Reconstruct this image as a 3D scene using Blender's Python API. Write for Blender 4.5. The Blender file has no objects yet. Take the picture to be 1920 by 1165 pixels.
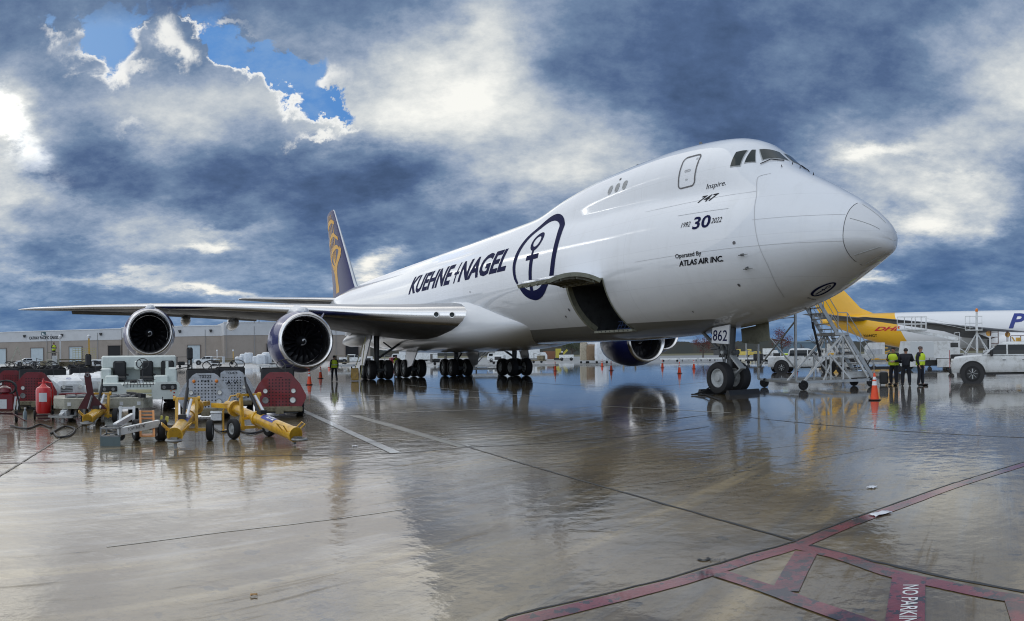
import bpy, bmesh, math, random
import numpy as np
from math import sin, cos, pi, radians, atan2, hypot, sqrt
from mathutils import Vector, Matrix
random.seed(7)
SC = bpy.context.scene
COL = SC.collection
# ------------------------------------------------------------------ camera: a cylindrical phone panorama, 82 degrees wide
F, CX, CY, CAMZ, ROLL = 1338.87, 960.0, 664.69, 1.6414, -0.0116
cam = bpy.data.cameras.new('camera'); camo = bpy.data.objects.new('camera', cam); COL.objects.link(camo)
cam.type = 'PANO'
try:
    cam.panorama_type = 'CENTRAL_CYLINDRICAL'; cs = cam
except Exception:
    cs = cam.cycles; cs.panorama_type = 'CENTRAL_CYLINDRICAL'
for k, v in dict(central_cylindrical_range_u_min=-CX/F, central_cylindrical_range_u_max=(1920-CX)/F,
                 central_cylindrical_range_v_min=(CY-1165)/F, central_cylindrical_range_v_max=CY/F).items():
    setattr(cs, k, v)
cam.clip_start = 0.05; cam.clip_end = 6000
RX, FW, UP = Vector((cos(ROLL), 0, sin(ROLL))), Vector((0, 1, 0)), Vector((-sin(ROLL), 0, cos(ROLL)))
camo.matrix_world = Matrix(((RX.x, UP.x, -FW.x, 0), (RX.y, UP.y, -FW.y, 0), (RX.z, UP.z, -FW.z, CAMZ), (0, 0, 0, 1)))
SC.camera = camo

def ray(px, py):
    th = (px-CX)/F; v = (CY-py)/F
    return RX*sin(th)+FW*cos(th)+UP*v
def at(px, py):                      # where the picture point meets the ground
    d = ray(px, py); t = -CAMZ/d.z
    return Vector((d.x*t, d.y*t, 0))
def polar(px, r, z=0.0):             # a point r metres away in the direction of a picture column
    d = ray(px, 660); h = hypot(d.x, d.y)
    return Vector((d.x/h*r, d.y/h*r, z))

# ------------------------------------------------------------------ node helpers
def srgb(r, g, b):
    f = lambda c: ((c/255+.055)/1.055)**2.4 if c/255 > .04045 else c/255/12.92
    return (f(r), f(g), f(b), 1)
class NT:
    def __init__(s, tree):
        s.t = tree; s.n = tree.nodes; s.l = tree.links
    def new(s, typ, **kw):
        n = s.n.new(typ)
        for k, v in kw.items(): setattr(n, k, v)
        return n
    def put(s, sock, v):
        if hasattr(v, 'is_output') or hasattr(v, 'links'): s.l.new(v, sock)
        else: sock.default_value = v
    def m(s, op, a, b=None, c=None, clamp=False):
        n = s.n.new('ShaderNodeMath'); n.operation = op; n.use_clamp = clamp
        s.put(n.inputs[0], a)
        if b is not None: s.put(n.inputs[1], b)
        if c is not None: s.put(n.inputs[2], c)
        return n.outputs[0]
    def vm(s, op, a, b=None, scale=None):
        n = s.n.new('ShaderNodeVectorMath'); n.operation = op
        s.put(n.inputs[0], a)
        if b is not None: s.put(n.inputs[1], b)
        if scale is not None: s.put(n.inputs[3], scale)
        return n.outputs[1] if op in ('DOT_PRODUCT', 'LENGTH') else n.outputs[0]
    def sep(s, v):
        n = s.n.new('ShaderNodeSeparateXYZ'); s.put(n.inputs[0], v); return n.outputs
    def comb(s, x, y, z):
        n = s.n.new('ShaderNodeCombineXYZ')
        for i, v in enumerate((x, y, z)): s.put(n.inputs[i], v)
        return n.outputs[0]
    def noise(s, vec, scale, detail=4, rough=.55, dist=0., lac=2.):
        n = s.n.new('ShaderNodeTexNoise'); s.put(n.inputs['Vector'], vec)
        n.inputs['Scale'].default_value = scale; n.inputs['Detail'].default_value = detail
        n.inputs['Roughness'].default_value = rough; n.inputs['Distortion'].default_value = dist
        return n.outputs['Fac'], n.outputs['Color']
    def smooth(s, v, a, b, lo=0., hi=1.):
        n = s.n.new('ShaderNodeMapRange'); n.interpolation_type = 'SMOOTHSTEP'
        s.put(n.inputs[0], v)
        for i, q in enumerate((a, b, lo, hi)): n.inputs[i+1].default_value = q
        return n.outputs[0]
    def mix(s, f, a, b, mode='MIX'):
        n = s.n.new('ShaderNodeMix'); n.data_type = 'RGBA'; n.blend_type = mode
        s.put(n.inputs[0], f); s.put(n.inputs[6], a); s.put(n.inputs[7], b); return n.outputs[2]
    def ramp(s, f, stops, mode='LINEAR'):
        n = s.n.new('ShaderNodeValToRGB'); r = n.color_ramp; r.interpolation = mode
        while len(r.elements) < len(stops): r.elements.new(.5)
        for e, (p, c) in zip(r.elements, stops): e.position = p; e.color = c
        s.put(n.inputs[0], f); return n.outputs[0]

# ------------------------------------------------------------------ sky
SUN_AZ, SUN_EL = radians(-49), radians(25)       # azimuth from +Y towards +X
world = bpy.data.worlds.new('World'); SC.world = world; world.use_nodes = True
W = NT(world.node_tree); W.n.clear()
wo = W.new('ShaderNodeOutputWorld'); bg = W.new('ShaderNodeBackground'); W.l.new(bg.outputs[0], wo.inputs[0])
sky = W.new('ShaderNodeTexSky', sky_type='NISHITA', sun_disc=False)
sky.sun_elevation = SUN_EL; sky.sun_rotation = SUN_AZ; sky.altitude = 200
tc = W.new('ShaderNodeTexCoord'); D = tc.outputs['Generated']
dx, dy, dz = W.sep(W.vm('NORMALIZE', D))
hyp = W.m('SQRT', W.m('ADD', W.m('MULTIPLY', dx, dx), W.m('MULTIPLY', dy, dy)))
el0 = W.m('DIVIDE', dz, W.m('MAXIMUM', hyp, .05))
az0 = W.m('ARCTAN2', dx, dy)
zz = W.m('ADD', W.m('MAXIMUM', dz, 0.), .27)
P = W.comb(W.m('DIVIDE', dx, zz), W.m('DIVIDE', dy, zz), 0.)        # cloud deck coordinates
_, wc = W.noise(P, 2.0, 9, .64)
wx, wy, wz = W.sep(wc)
az = W.m('ADD', az0, W.m('MULTIPLY', W.m('SUBTRACT', wx, .5), .22))
el = W.m('ADD', el0, W.m('MULTIPLY', W.m('SUBTRACT', wy, .5), .16))
def blob(px, py, rx, ry, amp, rot=0., A=None, E=None):
    a = W.m('SUBTRACT', A or az, (px-CX)/F); e = W.m('SUBTRACT', E or el, (CY-py)/F)
    c, s_ = cos(radians(rot)), sin(radians(rot))
    u = W.m('ADD', W.m('MULTIPLY', a, c*F/rx), W.m('MULTIPLY', e, s_*F/rx))
    v = W.m('ADD', W.m('MULTIPLY', a, -s_*F/ry), W.m('MULTIPLY', e, c*F/ry))
    r = W.m('ADD', W.m('MULTIPLY', u, u), W.m('MULTIPLY', v, v))
    return W.m('MULTIPLY', W.m('EXPONENT', W.m('MULTIPLY', r, -1.)), amp)
def total(lst):
    acc = lst[0]
    for x in lst[1:]: acc = W.m('ADD', acc, x)
    return acc
n1, _ = W.noise(P, 1.5, 9, .63)
n2, _ = W.noise(W.comb(W.m('DIVIDE', dx, zz), W.m('DIVIDE', dy, zz), 3.7), 4.5, 9, .68)
stz = W.m('ADD', W.m('MAXIMUM', dz, 0.), .15)
n3, _ = W.noise(W.comb(W.m('DIVIDE', dx, stz), W.m('DIVIDE', dy, stz), 1.3), .9, 6, .6)
B = total([
    W.m('MULTIPLY', W.m('SUBTRACT', n1, .5), 1.0), W.m('MULTIPLY', W.m('SUBTRACT', n2, .5), .82), W.m('MULTIPLY', W.m('SUBTRACT', n3, .5), .5),
    blob(-10, 300, 75, 150, .52), blob(120, 345, 130, 32, .22), blob(0, 190, 60, 60, .3), blob(20, 30, 160, 90, .02),
    blob(330, 185, 150, 75, .30), blob(570, 160, 90, 60, .25), 
    blob(450, 300, 300, 70, -.16), blob(180, 300, 130, 60, -.10), blob(390, 330, 130, 40, -.12),
    blob(200, 435, 190, 45, .22), blob(400, 452, 46, 16, .55), blob(420, 410, 80, 14, .22), blob(80, 500, 90, 14, .20), blob(235, 503, 90, 16, .38),
    blob(385, 545, 85, 15, .60, -10), blob(130, 465, 200, 26, -.14), blob(480, 500, 120, 60, .03),
    blob(800, 140, 210, 95, .40, 18), blob(925, 90, 70, 120, .26), blob(700, 175, 110, 60, .22), blob(790, 25, 120, 45, -.15),
    blob(850, 215, 140, 50, .22), blob(1050, 215, 110, 60, .20), blob(990, 340, 190, 55, .30, 10), blob(880, 385, 130, 26, .12), blob(1180, 310, 70, 70, .12),
    blob(760, 330, 120, 45, -.20), blob(620, 330, 160, 120, -.12), blob(700, 488, 42, 36, .62), blob(690, 500, 90, 20, .2),
    blob(1330, 130, 220, 170, -.20), blob(1500, 190, 200, 60, -.14, 25), blob(1060, 90, 100, 60, -.05),
    blob(1935, 110, 150, 130, .42), blob(1860, 190, 130, 60, .18, 30), blob(1730, 290, 190, 60, .20, 15), blob(1640, 310, 60, 40, .2), blob(1800, 355, 90, 36, .42),
    blob(1700, 405, 70, 40, .52), blob(1850, 405, 60, 26, .3), blob(1660, 300, 80, 14, .25), blob(1760, 320, 160, 14, -.10), blob(1660, 520, 55, 16, .50), blob(1800, 490, 160, 50, -.05),
    blob(1740, 240, 150, 22, -.12, 25),
    blob(1000, 180, 260, 170, .16), blob(230, 430, 330, 80, .12), blob(1800, 330, 300, 170, .14), blob(420, 210, 220, 60, .14), blob(40, 60, 200, 90, .05), blob(560, 560, 260, 60, .06), blob(1100, 330, 160, 90, .10),
    blob(310, 60, 60, 50, .12),
])
low = W.smooth(el0, .0, .10, 1., 0.)
base = W.m('ADD', .29, W.m('MULTIPLY', low, .05))
back = W.m('MULTIPLY', W.m('ADD', W.m('MULTIPLY', W.m('ADD', W.m('MULTIPLY', dx, .55), dy), -1.), -.10), 1., None, True)
B = W.m('ADD', B, base)
B = W.m('ADD', B, W.m('MULTIPLY', back, .25))
B = W.m('SUBTRACT', B, W.m('MULTIPLY', W.smooth(el0, .52, .8), .0))
cloud = W.ramp(B, [(0., srgb(66, 86, 118)), (.16, srgb(80, 102, 138)), (.34, srgb(108, 130, 160)), (.50, srgb(146, 161, 183)), (.64, srgb(178, 187, 197)), (.80, srgb(210, 214, 215)), (1., srgb(243, 243, 238))])
# low sky is bluer between the cloud bars
blue_low = W.ramp(B, [(0., srgb(64, 108, 160)), (.3, srgb(92, 128, 170)), (.5, srgb(130, 160, 195)), (.75, srgb(200, 206, 212)), (1., srgb(245, 240, 228))])
cloud = W.mix(W.m('MULTIPLY', W.smooth(el0, .02, .24, 1., 0.), .5), cloud, blue_low)
# torn blue gap with bright cloud rims
nf, nfc = W.noise(W.comb(az0, el0, 0.), 13., 10, .64, .2)
fx, fy, fz = W.sep(nfc)
az2 = W.m('ADD', az0, W.m('MULTIPLY', W.m('SUBTRACT', fx, .5), .12)); el2 = W.m('ADD', el0, W.m('MULTIPLY', W.m('SUBTRACT', fy, .5), .12))
def gapfield(E):
    return total([blob(a, b, c, d, e, f, az2, E) for a, b, c, d, e, f in ((215, 75, 70, 60, 1.0, 0), (300, 15, 170, 22, .7, 0), (425, 95, 70, 48, 1.0, 0), (510, 110, 60, 30, .95, -15),
        (565, 150, 46, 34, 1.0, -40), (618, 205, 60, 20, .95, 0), (600, 125, 50, 30, .5, 0), (316, 85, 52, 60, -1.5, 0), (385, 150, 60, 40, -.7, 0), (470, 130, 30, 30, -.35, 0))])
G = gapfield(el2); Gup = gapfield(W.m('ADD', el2, .022))
Gn = W.m('ADD', G, W.m('MULTIPLY', W.m('MULTIPLY', W.m('SUBTRACT', nf, .5), 1.7), W.smooth(G, .02, .3)))
gap = W.smooth(Gn, .40, .60)
lit = W.m('ADD', .25, W.m('MULTIPLY', W.m('SUBTRACT', Gup, G), 5.), None, True)
rim = W.m('MULTIPLY', W.m('MULTIPLY', W.smooth(Gn, .10, .50), W.m('SUBTRACT', 1., W.m('MULTIPLY', gap, .8))), lit)
puff = total([blob(a, b, c, d, e, f, az2, el2) for a, b, c, d, e, f in ((312, 62, 34, 40, .75, 0), (345, 105, 26, 30, .75, 0), (238, 143, 22, 22, .8, 0), (270, 120, 24, 10, .5, 0), (250, 226, 46, 14, .4, 0), (505, 138, 26, 10, .7, 0),
    (440, 120, 20, 12, .6, 0), (402, 88, 8, 20, .6, 0), (553, 190, 12, 26, .6, 0), (600, 246, 44, 11, .8, 0), (655, 226, 26, 10, .6, 0), (640, 150, 30, 34, .45, 0))])
cloud = W.mix(W.m('MULTIPLY', W.smooth(W.m('ADD', puff, W.m('MULTIPLY', W.m('SUBTRACT', nf, .5), .8)), .12, .75), .9), cloud, srgb(242, 242, 238))
cloud = W.mix(rim, cloud, srgb(240, 241, 240))
nish = W.mix(1., W.vm('SCALE', sky.outputs[0], None, .10), (.50, .80, 1.3, 1), 'MULTIPLY')
nish = W.mix(.85, nish, srgb(80, 132, 192))
nish = W.mix(W.m('MULTIPLY', W.smooth(n2, .42, .62), .35), nish, srgb(150, 178, 208))
skyc = W.mix(W.m('MULTIPLY', gap, W.m('SUBTRACT', 1., W.m('MULTIPLY', W.smooth(el0, .46, .50), .75))), cloud, nish)
# unseen sky overhead and behind the camera, brightness added as fill light
over = W.smooth(el0, .55, 1.5)
skyc = W.mix(W.m('MULTIPLY', over, .7), skyc, (.62, .64, .66, 1))
skyc = W.mix(W.m('MULTIPLY', back, .45), skyc, (.60, .62, .63, 1))
gain = W.m('ADD', 1., W.m('MULTIPLY', back, 1.5))
gain = W.m('ADD', gain, W.m('MULTIPLY', over, .25))
skyc = W.vm('SCALE', skyc, None, gain)
glow = W.m('MULTIPLY', blob(-230, 0, 225, 26, 7., -43), W.smooth(W.m('ADD', n2, W.m('MULTIPLY', nf, .6)), .70, .90))
glow = W.m('ADD', glow, blob(-260, 140, 110, 90, .35))
skyc = W.mix(1., skyc, W.vm('SCALE', (1, .97, .90), None, glow), 'ADD')
skyc = W.mix(W.smooth(dz, -.02, 0.), srgb(70, 72, 70), skyc)
W.put(bg.inputs[0], skyc); bg.inputs[1].default_value = 1.0
world.cycles.sampling_method = 'MANUAL'; world.cycles.sample_map_resolution = 512
sl = bpy.data.lights.new('sun', 'SUN'); so = bpy.data.objects.new('sun', sl); COL.objects.link(so)
sl.energy = 1.0; sl.angle = radians(80); sl.color = (1, .95, .86)
sd = Vector((sin(SUN_AZ)*cos(SUN_EL), cos(SUN_AZ)*cos(SUN_EL), sin(SUN_EL)))
so.rotation_euler = sd.to_track_quat('Z', 'Y').to_euler()
SC.view_settings.view_transform = 'Standard'; SC.view_settings.look = 'None'
SC.view_settings.exposure = .08; SC.view_settings.gamma = 1
SC.cycles.filter_width = 1.1; SC.cycles.max_bounces = 8; SC.cycles.glossy_bounces = 4; SC.cycles.use_denoising = True
SC.cycles.caustics_reflective = False; SC.cycles.caustics_refractive = False

# ------------------------------------------------------------------ materials
MATS = {}
def mat(name, color, rough=.5, metal=0., coat=0., dirt=0., dscale=2., dcol=None, emis=None, spec=.5, bump=0., bscale=20., chip=None):
    if name in MATS: return MATS[name]
    m = bpy.data.materials.new(name); m.use_nodes = True
    T = NT(m.node_tree); b = T.n['Principled BSDF']
    c = tuple(color[:3])+(1,)
    b.inputs['Roughness'].default_value = rough; b.inputs['Metallic'].default_value = metal
    b.inputs['Coat Weight'].default_value = coat; b.inputs['Coat Roughness'].default_value = .05
    b.inputs['Specular IOR Level'].default_value = spec
    co = T.new('ShaderNodeTexCoord').outputs['Object']
    if dirt > 0:
        f, _ = T.noise(co, dscale, 6, .65); f2, _ = T.noise(co, dscale*7.3, 4, .6)
        k = T.m('MULTIPLY', T.m('ADD', T.smooth(f, .42, .72), T.m('MULTIPLY', T.smooth(f2, .5, .75), .6)), dirt, None, True)
        if chip: f3, _ = T.noise(co, chip, 5, .7); k = T.m('MAXIMUM', k, T.smooth(T.m('ADD', f3, T.m('MULTIPLY', T.m('SUBTRACT', f, .5), .5)), .53, .57))
        d = dcol or tuple(x*.45 for x in c[:3])
        T.put(b.inputs['Base Color'], T.mix(k, c, tuple(d[:3])+(1,)))
        T.put(b.inputs['Roughness'], T.m('ADD', rough, T.m('MULTIPLY', k, .2), None, True))
    else: b.inputs['Base Color'].default_value = c
    if bump:
        f, _ = T.noise(co, bscale, 4, .6); bp = T.new('ShaderNodeBump'); bp.inputs['Strength'].default_value = bump
        bp.inputs['Distance'].default_value = .02
        T.put(bp.inputs['Height'], f); T.l.new(bp.outputs[0], b.inputs['Normal'])
    if emis: b.inputs['Emission Color'].default_value = tuple(emis[:3])+(1,); b.inputs['Emission Strength'].default_value = emis[3]
    MATS[name] = m; return m

# ------------------------------------------------------------------ mesh builder
class MB:
    def __init__(s): s.v = []; s.f = []; s.mi = []; s.M = None
    def add(s, vs, fs, mi=0):
        o = len(s.v)
        for p in vs:
            p = Vector(p); s.v.append(s.M @ p if s.M else p)
        for f in fs: s.f.append([o+i for i in f]); s.mi.append(mi)
        return s
    def box(s, c, d, rz=0., mi=0, ry=0., rx=0., taper=1.):
        R = Matrix.Rotation(rz, 3, 'Z') @ Matrix.Rotation(ry, 3, 'Y') @ Matrix.Rotation(rx, 3, 'X')
        vs = []
        for z in (-1, 1):
            k = 1 if z < 0 else taper
            for x, y in ((-1, -1), (1, -1), (1, 1), (-1, 1)):
                vs.append(Vector(c)+R @ Vector((x*d[0]/2*k, y*d[1]/2*k, z*d[2]/2)))
        return s.add(vs, [(3, 2, 1, 0), (4, 5, 6, 7), (0, 1, 5, 4), (1, 2, 6, 5), (2, 3, 7, 6), (3, 0, 4, 7)], mi)
    def rbox(s, c, d, r=.03, rz=0., mi=0, rx=0., ry=0.):       # box with chamfered edges
        R = Matrix.Rotation(rz, 3, 'Z') @ Matrix.Rotation(ry, 3, 'Y') @ Matrix.Rotation(rx, 3, 'X')
        hx, hy, hz = d[0]/2, d[1]/2, d[2]/2; r = min(r, hx*.9, hy*.9, hz*.9)
        def ring(a, b, z): return [(-a, -b+r, z), (-a+r, -b, z), (a-r, -b, z), (a, -b+r, z), (a, b-r, z), (a-r, b, z), (-a+r, b, z), (-a, b-r, z)]
        rs = [ring(hx-r, hy-r, -hz), ring(hx, hy, -hz+r), ring(hx, hy, hz-r), ring(hx-r, hy-r, hz)]
        vs = [Vector(c)+R @ Vector(p) for q in rs for p in q]; fs = []
        for k in range(3):
            for i in range(8): j = (i+1) % 8; fs.append((k*8+i, k*8+j, k*8+8+j, k*8+8+i))
        fs += [tuple(range(7, -1, -1)), tuple(range(24, 32))]
        return s.add(vs, fs, mi)
    def bar(s, a, b, w, h=None, mi=0):                          # square bar between two points
        a, b = Vector(a), Vector(b); h = h or w; d = (b-a); L = d.length
        if L < 1e-6: return s
        d /= L; up = Vector((0, 0, 1)) if abs(d.z) < .95 else Vector((0, 1, 0))
        x = d.cross(up).normalized(); y = x.cross(d)
        vs = [p+x*(i*w/2)+y*(j*h/2) for p in (a, b) for i, j in ((-1, -1), (1, -1), (1, 1), (-1, 1))]
        return s.add(vs, [(3, 2, 1, 0), (4, 5, 6, 7), (0, 1, 5, 4), (1, 2, 6, 5), (2, 3, 7, 6), (3, 0, 4, 7)], mi)
    def cyl(s, a, b, r0, r1=None, n=14, mi=0, caps=True):
        a, b = Vector(a), Vector(b); r1 = r0 if r1 is None else r1; d = (b-a).normalized()
        up = Vector((0, 0, 1)) if abs(d.z) < .95 else Vector((0, 1, 0)); x = d.cross(up).normalized(); y = x.cross(d)
        vs = [p+(x*cos(t)+y*sin(t))*r for p, r in ((a, r0), (b, r1)) for t in [2*pi*i/n for i in range(n)]]
        fs = [(i, (i+1) % n, n+(i+1) % n, n+i) for i in range(n)]
        if caps: fs += [tuple(range(n-1, -1, -1)), tuple(range(n, 2*n))]
        return s.add(vs, fs, mi)
    def tube(s, pts, r, n=8, mi=0, closed=False):
        pts = [Vector(p) for p in pts]; N = len(pts); rs = []
        prevx = None
        for i, p in enumerate(pts):
            a = pts[(i-1) % N] if (i or closed) else p; b = pts[(i+1) % N] if (i < N-1 or closed) else p
            d = (b-a).normalized()
            if prevx is None:
                up = Vector((0, 0, 1)) if abs(d.z) < .9 else Vector((0, 1, 0)); x = d.cross(up).normalized()
            else: x = (prevx-d*prevx.dot(d)).normalized()
            prevx = x; y = x.cross(d); rr = r[i] if hasattr(r, '__len__') else r
            rs += [p+(x*cos(t)+y*sin(t))*rr for t in [2*pi*k/n for k in range(n)]]
        fs = []
        for i in range(N if closed else N-1):
            j = (i+1) % N
            for k in range(n): l = (k+1) % n; fs.append((i*n+k, i*n+l, j*n+l, j*n+k))
        if not closed: fs += [tuple(range(n-1, -1, -1)), tuple(range((N-1)*n, N*n))]
        return s.add(rs, fs, mi)
    def lathe(s, prof, o=(0, 0, 0), ax=(1, 0, 0), n=32, mi=0, mis=None):   # prof: (along, radius)
        o = Vector(o); d = Vector(ax).normalized(); up = Vector((0, 0, 1)) if abs(d.z) < .95 else Vector((0, 1, 0))
        x = d.cross(up).normalized(); y = x.cross(d); vs = []
        for a, r in prof: vs += [o+d*a+(x*cos(t)+y*sin(t))*r for t in [2*pi*i/n for i in range(n)]]
        for k in range(len(prof)-1):
            fs = [(k*n+i, k*n+(i+1) % n, (k+1)*n+(i+1) % n, (k+1)*n+i) for i in range(n)]
            if k == 0: s_o = len(s.v); s.add(vs, [], 0)
            for f in fs: s.f.append([s_o+i for i in f]); s.mi.append(mis[k] if mis else mi)
        return s
    def prism(s, poly, axis, a, b, mi=0):       # polygon (u,v) extruded along axis 'x','y','z'
        def P(u, v, w): return {'x': (w, u, v), 'y': (u, w, v), 'z': (u, v, w)}[axis]
        n = len(poly); vs = [P(u, v, a) for u, v in poly]+[P(u, v, b) for u, v in poly]
        return s.add(vs, [tuple(range(n-1, -1, -1)), tuple(range(n, 2*n))]+[(i, (i+1) % n, n+(i+1) % n, n+i) for i in range(n)], mi)
    def loft(s, rings, mi=0, cap=True, mif=None):
        n = len(rings[0]); vs = [p for r in rings for p in r]; o = len(s.v); s.add(vs, [])
        for k in range(len(rings)-1):
            for i in range(n):
                j = (i+1) % n; s.f.append([o+k*n+i, o+k*n+j, o+(k+1)*n+j, o+(k+1)*n+i]); s.mi.append(mif(k, i) if mif else mi)
        if cap:
            s.f.append([o+i for i in range(n-1, -1, -1)]); s.mi.append(mi)
            s.f.append([o+(len(rings)-1)*n+i for i in range(n)]); s.mi.append(mi)
        return s
    def wheel(s, c, ax, r, w, mi=0, n=24, fill=True):        # tyre only, rounded shoulders
        c = Vector(c); a = Vector(ax).normalized(); h = w/2
        pr = [(-h*.55, r*.56), (-h*.95, r*.62), (-h, r*.78), (-h*.86, r*.93), (-h*.5, r*.995), (0, r), (h*.5, r*.995), (h*.86, r*.93), (h, r*.78), (h*.95, r*.62), (h*.55, r*.56), (-h*.55, r*.56)]
        if fill: pr = [(-h*.6, 0), (-h*.62, r*.2), (-h*.45, r*.3)]+pr[:-1]+[(h*.45, r*.3), (h*.62, r*.2), (h*.6, 0)]
        return s.lathe(pr, c, a, n, mi)
    def rim(s, c, ax, r, w, mi=0, n=20):
        c = Vector(c); a = Vector(ax).normalized(); h = w/2
        pr = [(-h*.9, 0), (-h*.9, r*.18), (-h*.5, r*.26), (-h*.35, r*.44), (-h*.8, r*.56), (-h*.8, r*.62), (h*.8, r*.62), (h*.8, r*.56), (h*.35, r*.44), (h*.5, r*.26), (h*.9, r*.18), (h*.9, 0)]
        return s.lathe(pr, c, a, n, mi)
    def build(s, name, mats, parent=None, smooth=40, recalc=True):
        me = bpy.data.meshes.new(name); me.from_pydata([tuple(v) for v in s.v], [], s.f)
        if not isinstance(mats, (list, tuple)): mats = [mats]
        for m in mats: me.materials.append(m)
        if len(mats) > 1: me.polygons.foreach_set('material_index', s.mi)
        if recalc:
            bm = bmesh.new(); bm.from_mesh(me); bmesh.ops.remove_doubles(bm, verts=bm.verts, dist=1e-5)
            bmesh.ops.recalc_face_normals(bm, faces=bm.faces); bm.to_mesh(me); bm.free()
        if smooth:
            me.polygons.foreach_set('use_smooth', [True]*len(me.polygons)); me.set_sharp_from_angle(angle=radians(smooth))
        o = bpy.data.objects.new(name, me); COL.objects.link(o)
        if parent: o.parent = parent
        return o
def tag(o, label=None, cat=None, group=None, kind=None):
    for k, v in (('label', label), ('category', cat), ('group', group), ('kind', kind)):
        if v: o[k] = v
    return o
def empty(name, loc, rz, label, cat, group=None):
    o = bpy.data.objects.new(name, None); COL.objects.link(o); o.location = loc; o.rotation_euler = (0, 0, rz)
    o.empty_display_size = .3
    return tag(o, label, cat, group)
def copy_tree(o, parent=None):
    c = o.copy(); COL.objects.link(c); c.parent = parent
    for ch in [x for x in ALLCH(o)]: copy_tree(ch, c)
    return c
def ALLCH(o): return [x for x in bpy.data.objects if x.parent == o]
def dup(root, loc, rz, label, scale=None):
    c = copy_tree(root); c.location = loc; c.rotation_euler = (0, 0, rz); c['label'] = label
    if scale: c.scale = scale
    return c

TEXTCACHE = {}
def text2d(body, w=None, h=1.0, shear=0., offset=0., cuts=None, spacing=1.):
    """flat text as (verts2d, faces); h = cap height, w = total width"""
    cu = bpy.data.curves.new('t', 'FONT'); cu.body = body; cu.size = 1.; cu.shear = shear; cu.offset = offset; cu.space_character = spacing
    cu.resolution_u = 3
    ob = bpy.data.objects.new('t', cu); COL.objects.link(ob)
    dg = bpy.context.evaluated_depsgraph_get(); me = bpy.data.meshes.new_from_object(ob.evaluated_get(dg))
    vs = np.array([v.co[:2] for v in me.vertices]); fs = [list(p.vertices) for p in me.polygons]
    bpy.data.objects.remove(ob); bpy.data.curves.remove(cu); bpy.data.meshes.remove(me)
    y0, y1 = vs[:, 1].min(), vs[:, 1].max()
    k = h/(y1-y0); vs[:, 1] = (vs[:, 1]-(y0))*k
    x0, x1 = vs[:, 0].min(), vs[:, 0].max(); kx = (w/(x1-x0)) if w else k
    vs[:, 0] = (vs[:, 0]-x0)*kx
    return vs, fs
def dice(vs, fs, su, sv):
    """cut a flat mesh along a grid so that it can be laid over a curved surface"""
    bm = bmesh.new(); bv = [bm.verts.new((v[0], v[1], 0)) for v in vs]
    for f in fs:
        try: bm.faces.new([bv[i] for i in f])
        except ValueError: pass
    bmesh.ops.remove_doubles(bm, verts=bm.verts, dist=1e-5)
    vs = np.array([v.co[:2] for v in bm.verts])
    for ax, st in ((0, su), (1, sv)):
        if not st: continue
        a, b = vs[:, ax].min(), vs[:, ax].max(); p = a+st
        while p < b:
            co = [0, 0, 0]; no = [0, 0, 0]; co[ax] = p; no[ax] = 1
            bmesh.ops.bisect_plane(bm, geom=bm.verts[:]+bm.edges[:]+bm.faces[:], plane_co=co, plane_no=no, dist=1e-6); p += st
    bm.verts.index_update()
    r = [tuple(v.co[:2]) for v in bm.verts], [[v.index for v in f.verts] for f in bm.faces]
    bm.free(); return r
def ribbon(pts, w, closed=False):
    """flat ribbon following 2-D points; w may be a list"""
    n = len(pts); L = []; fs = []
    for i in range(n):
        a = np.array(pts[(i-1) % n] if (i or closed) else pts[i], float); b = np.array(pts[(i+1) % n] if (i < n-1 or closed) else pts[i], float)
        d = b-a; d /= np.hypot(*d)+1e-9; nn = np.array([-d[1], d[0]]); ww = w[i] if hasattr(w, '__len__') else w
        p = np.array(pts[i], float); L += [tuple(p+nn*ww/2), tuple(p-nn*ww/2)]
    for i in range(n if closed else n-1):
        j = (i+1) % n; fs.append([2*i, 2*i+1, 2*j+1, 2*j])
    return L, fs
def spline(pts, n=8, closed=False):
    P_ = [np.array(p, float) for p in pts]; N = len(P_); out = []
    for i in range(N if closed else N-1):
        g = lambda k: P_[k % N] if closed else P_[max(0, min(N-1, k))]
        a, b, c, d = g(i-1), g(i), g(i+1), g(i+2)
        for t in [k/n for k in range(n)]:
            out.append(tuple(.5*((2*b)+(-a+c)*t+(2*a-5*b+4*c-d)*t*t+(-a+3*b-3*c+d)*t**3)))
    if not closed: out.append(tuple(P_[-1]))
    return out
def sign(name, body, M, h, material, parent, w=None, shear=0., offset=.01, th=.004):
    """flat lettering set on a plane given by matrix M (x right, y up, z out)"""
    vs, fs = text2d(body, w, h, shear, offset)
    mb = MB(); mb.M = M; mb.add([(x, y, th) for x, y in vs], fs)
    return mb.build(name, material, parent, smooth=0, recalc=False)
def frameM(o, right, up):
    r = Vector(right).normalized(); u = Vector(up).normalized(); n = r.cross(u)
    return Matrix(((r.x, u.x, n.x, o[0]), (r.y, u.y, n.y, o[1]), (r.z, u.z, n.z, o[2]), (0, 0, 0, 1)))
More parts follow.
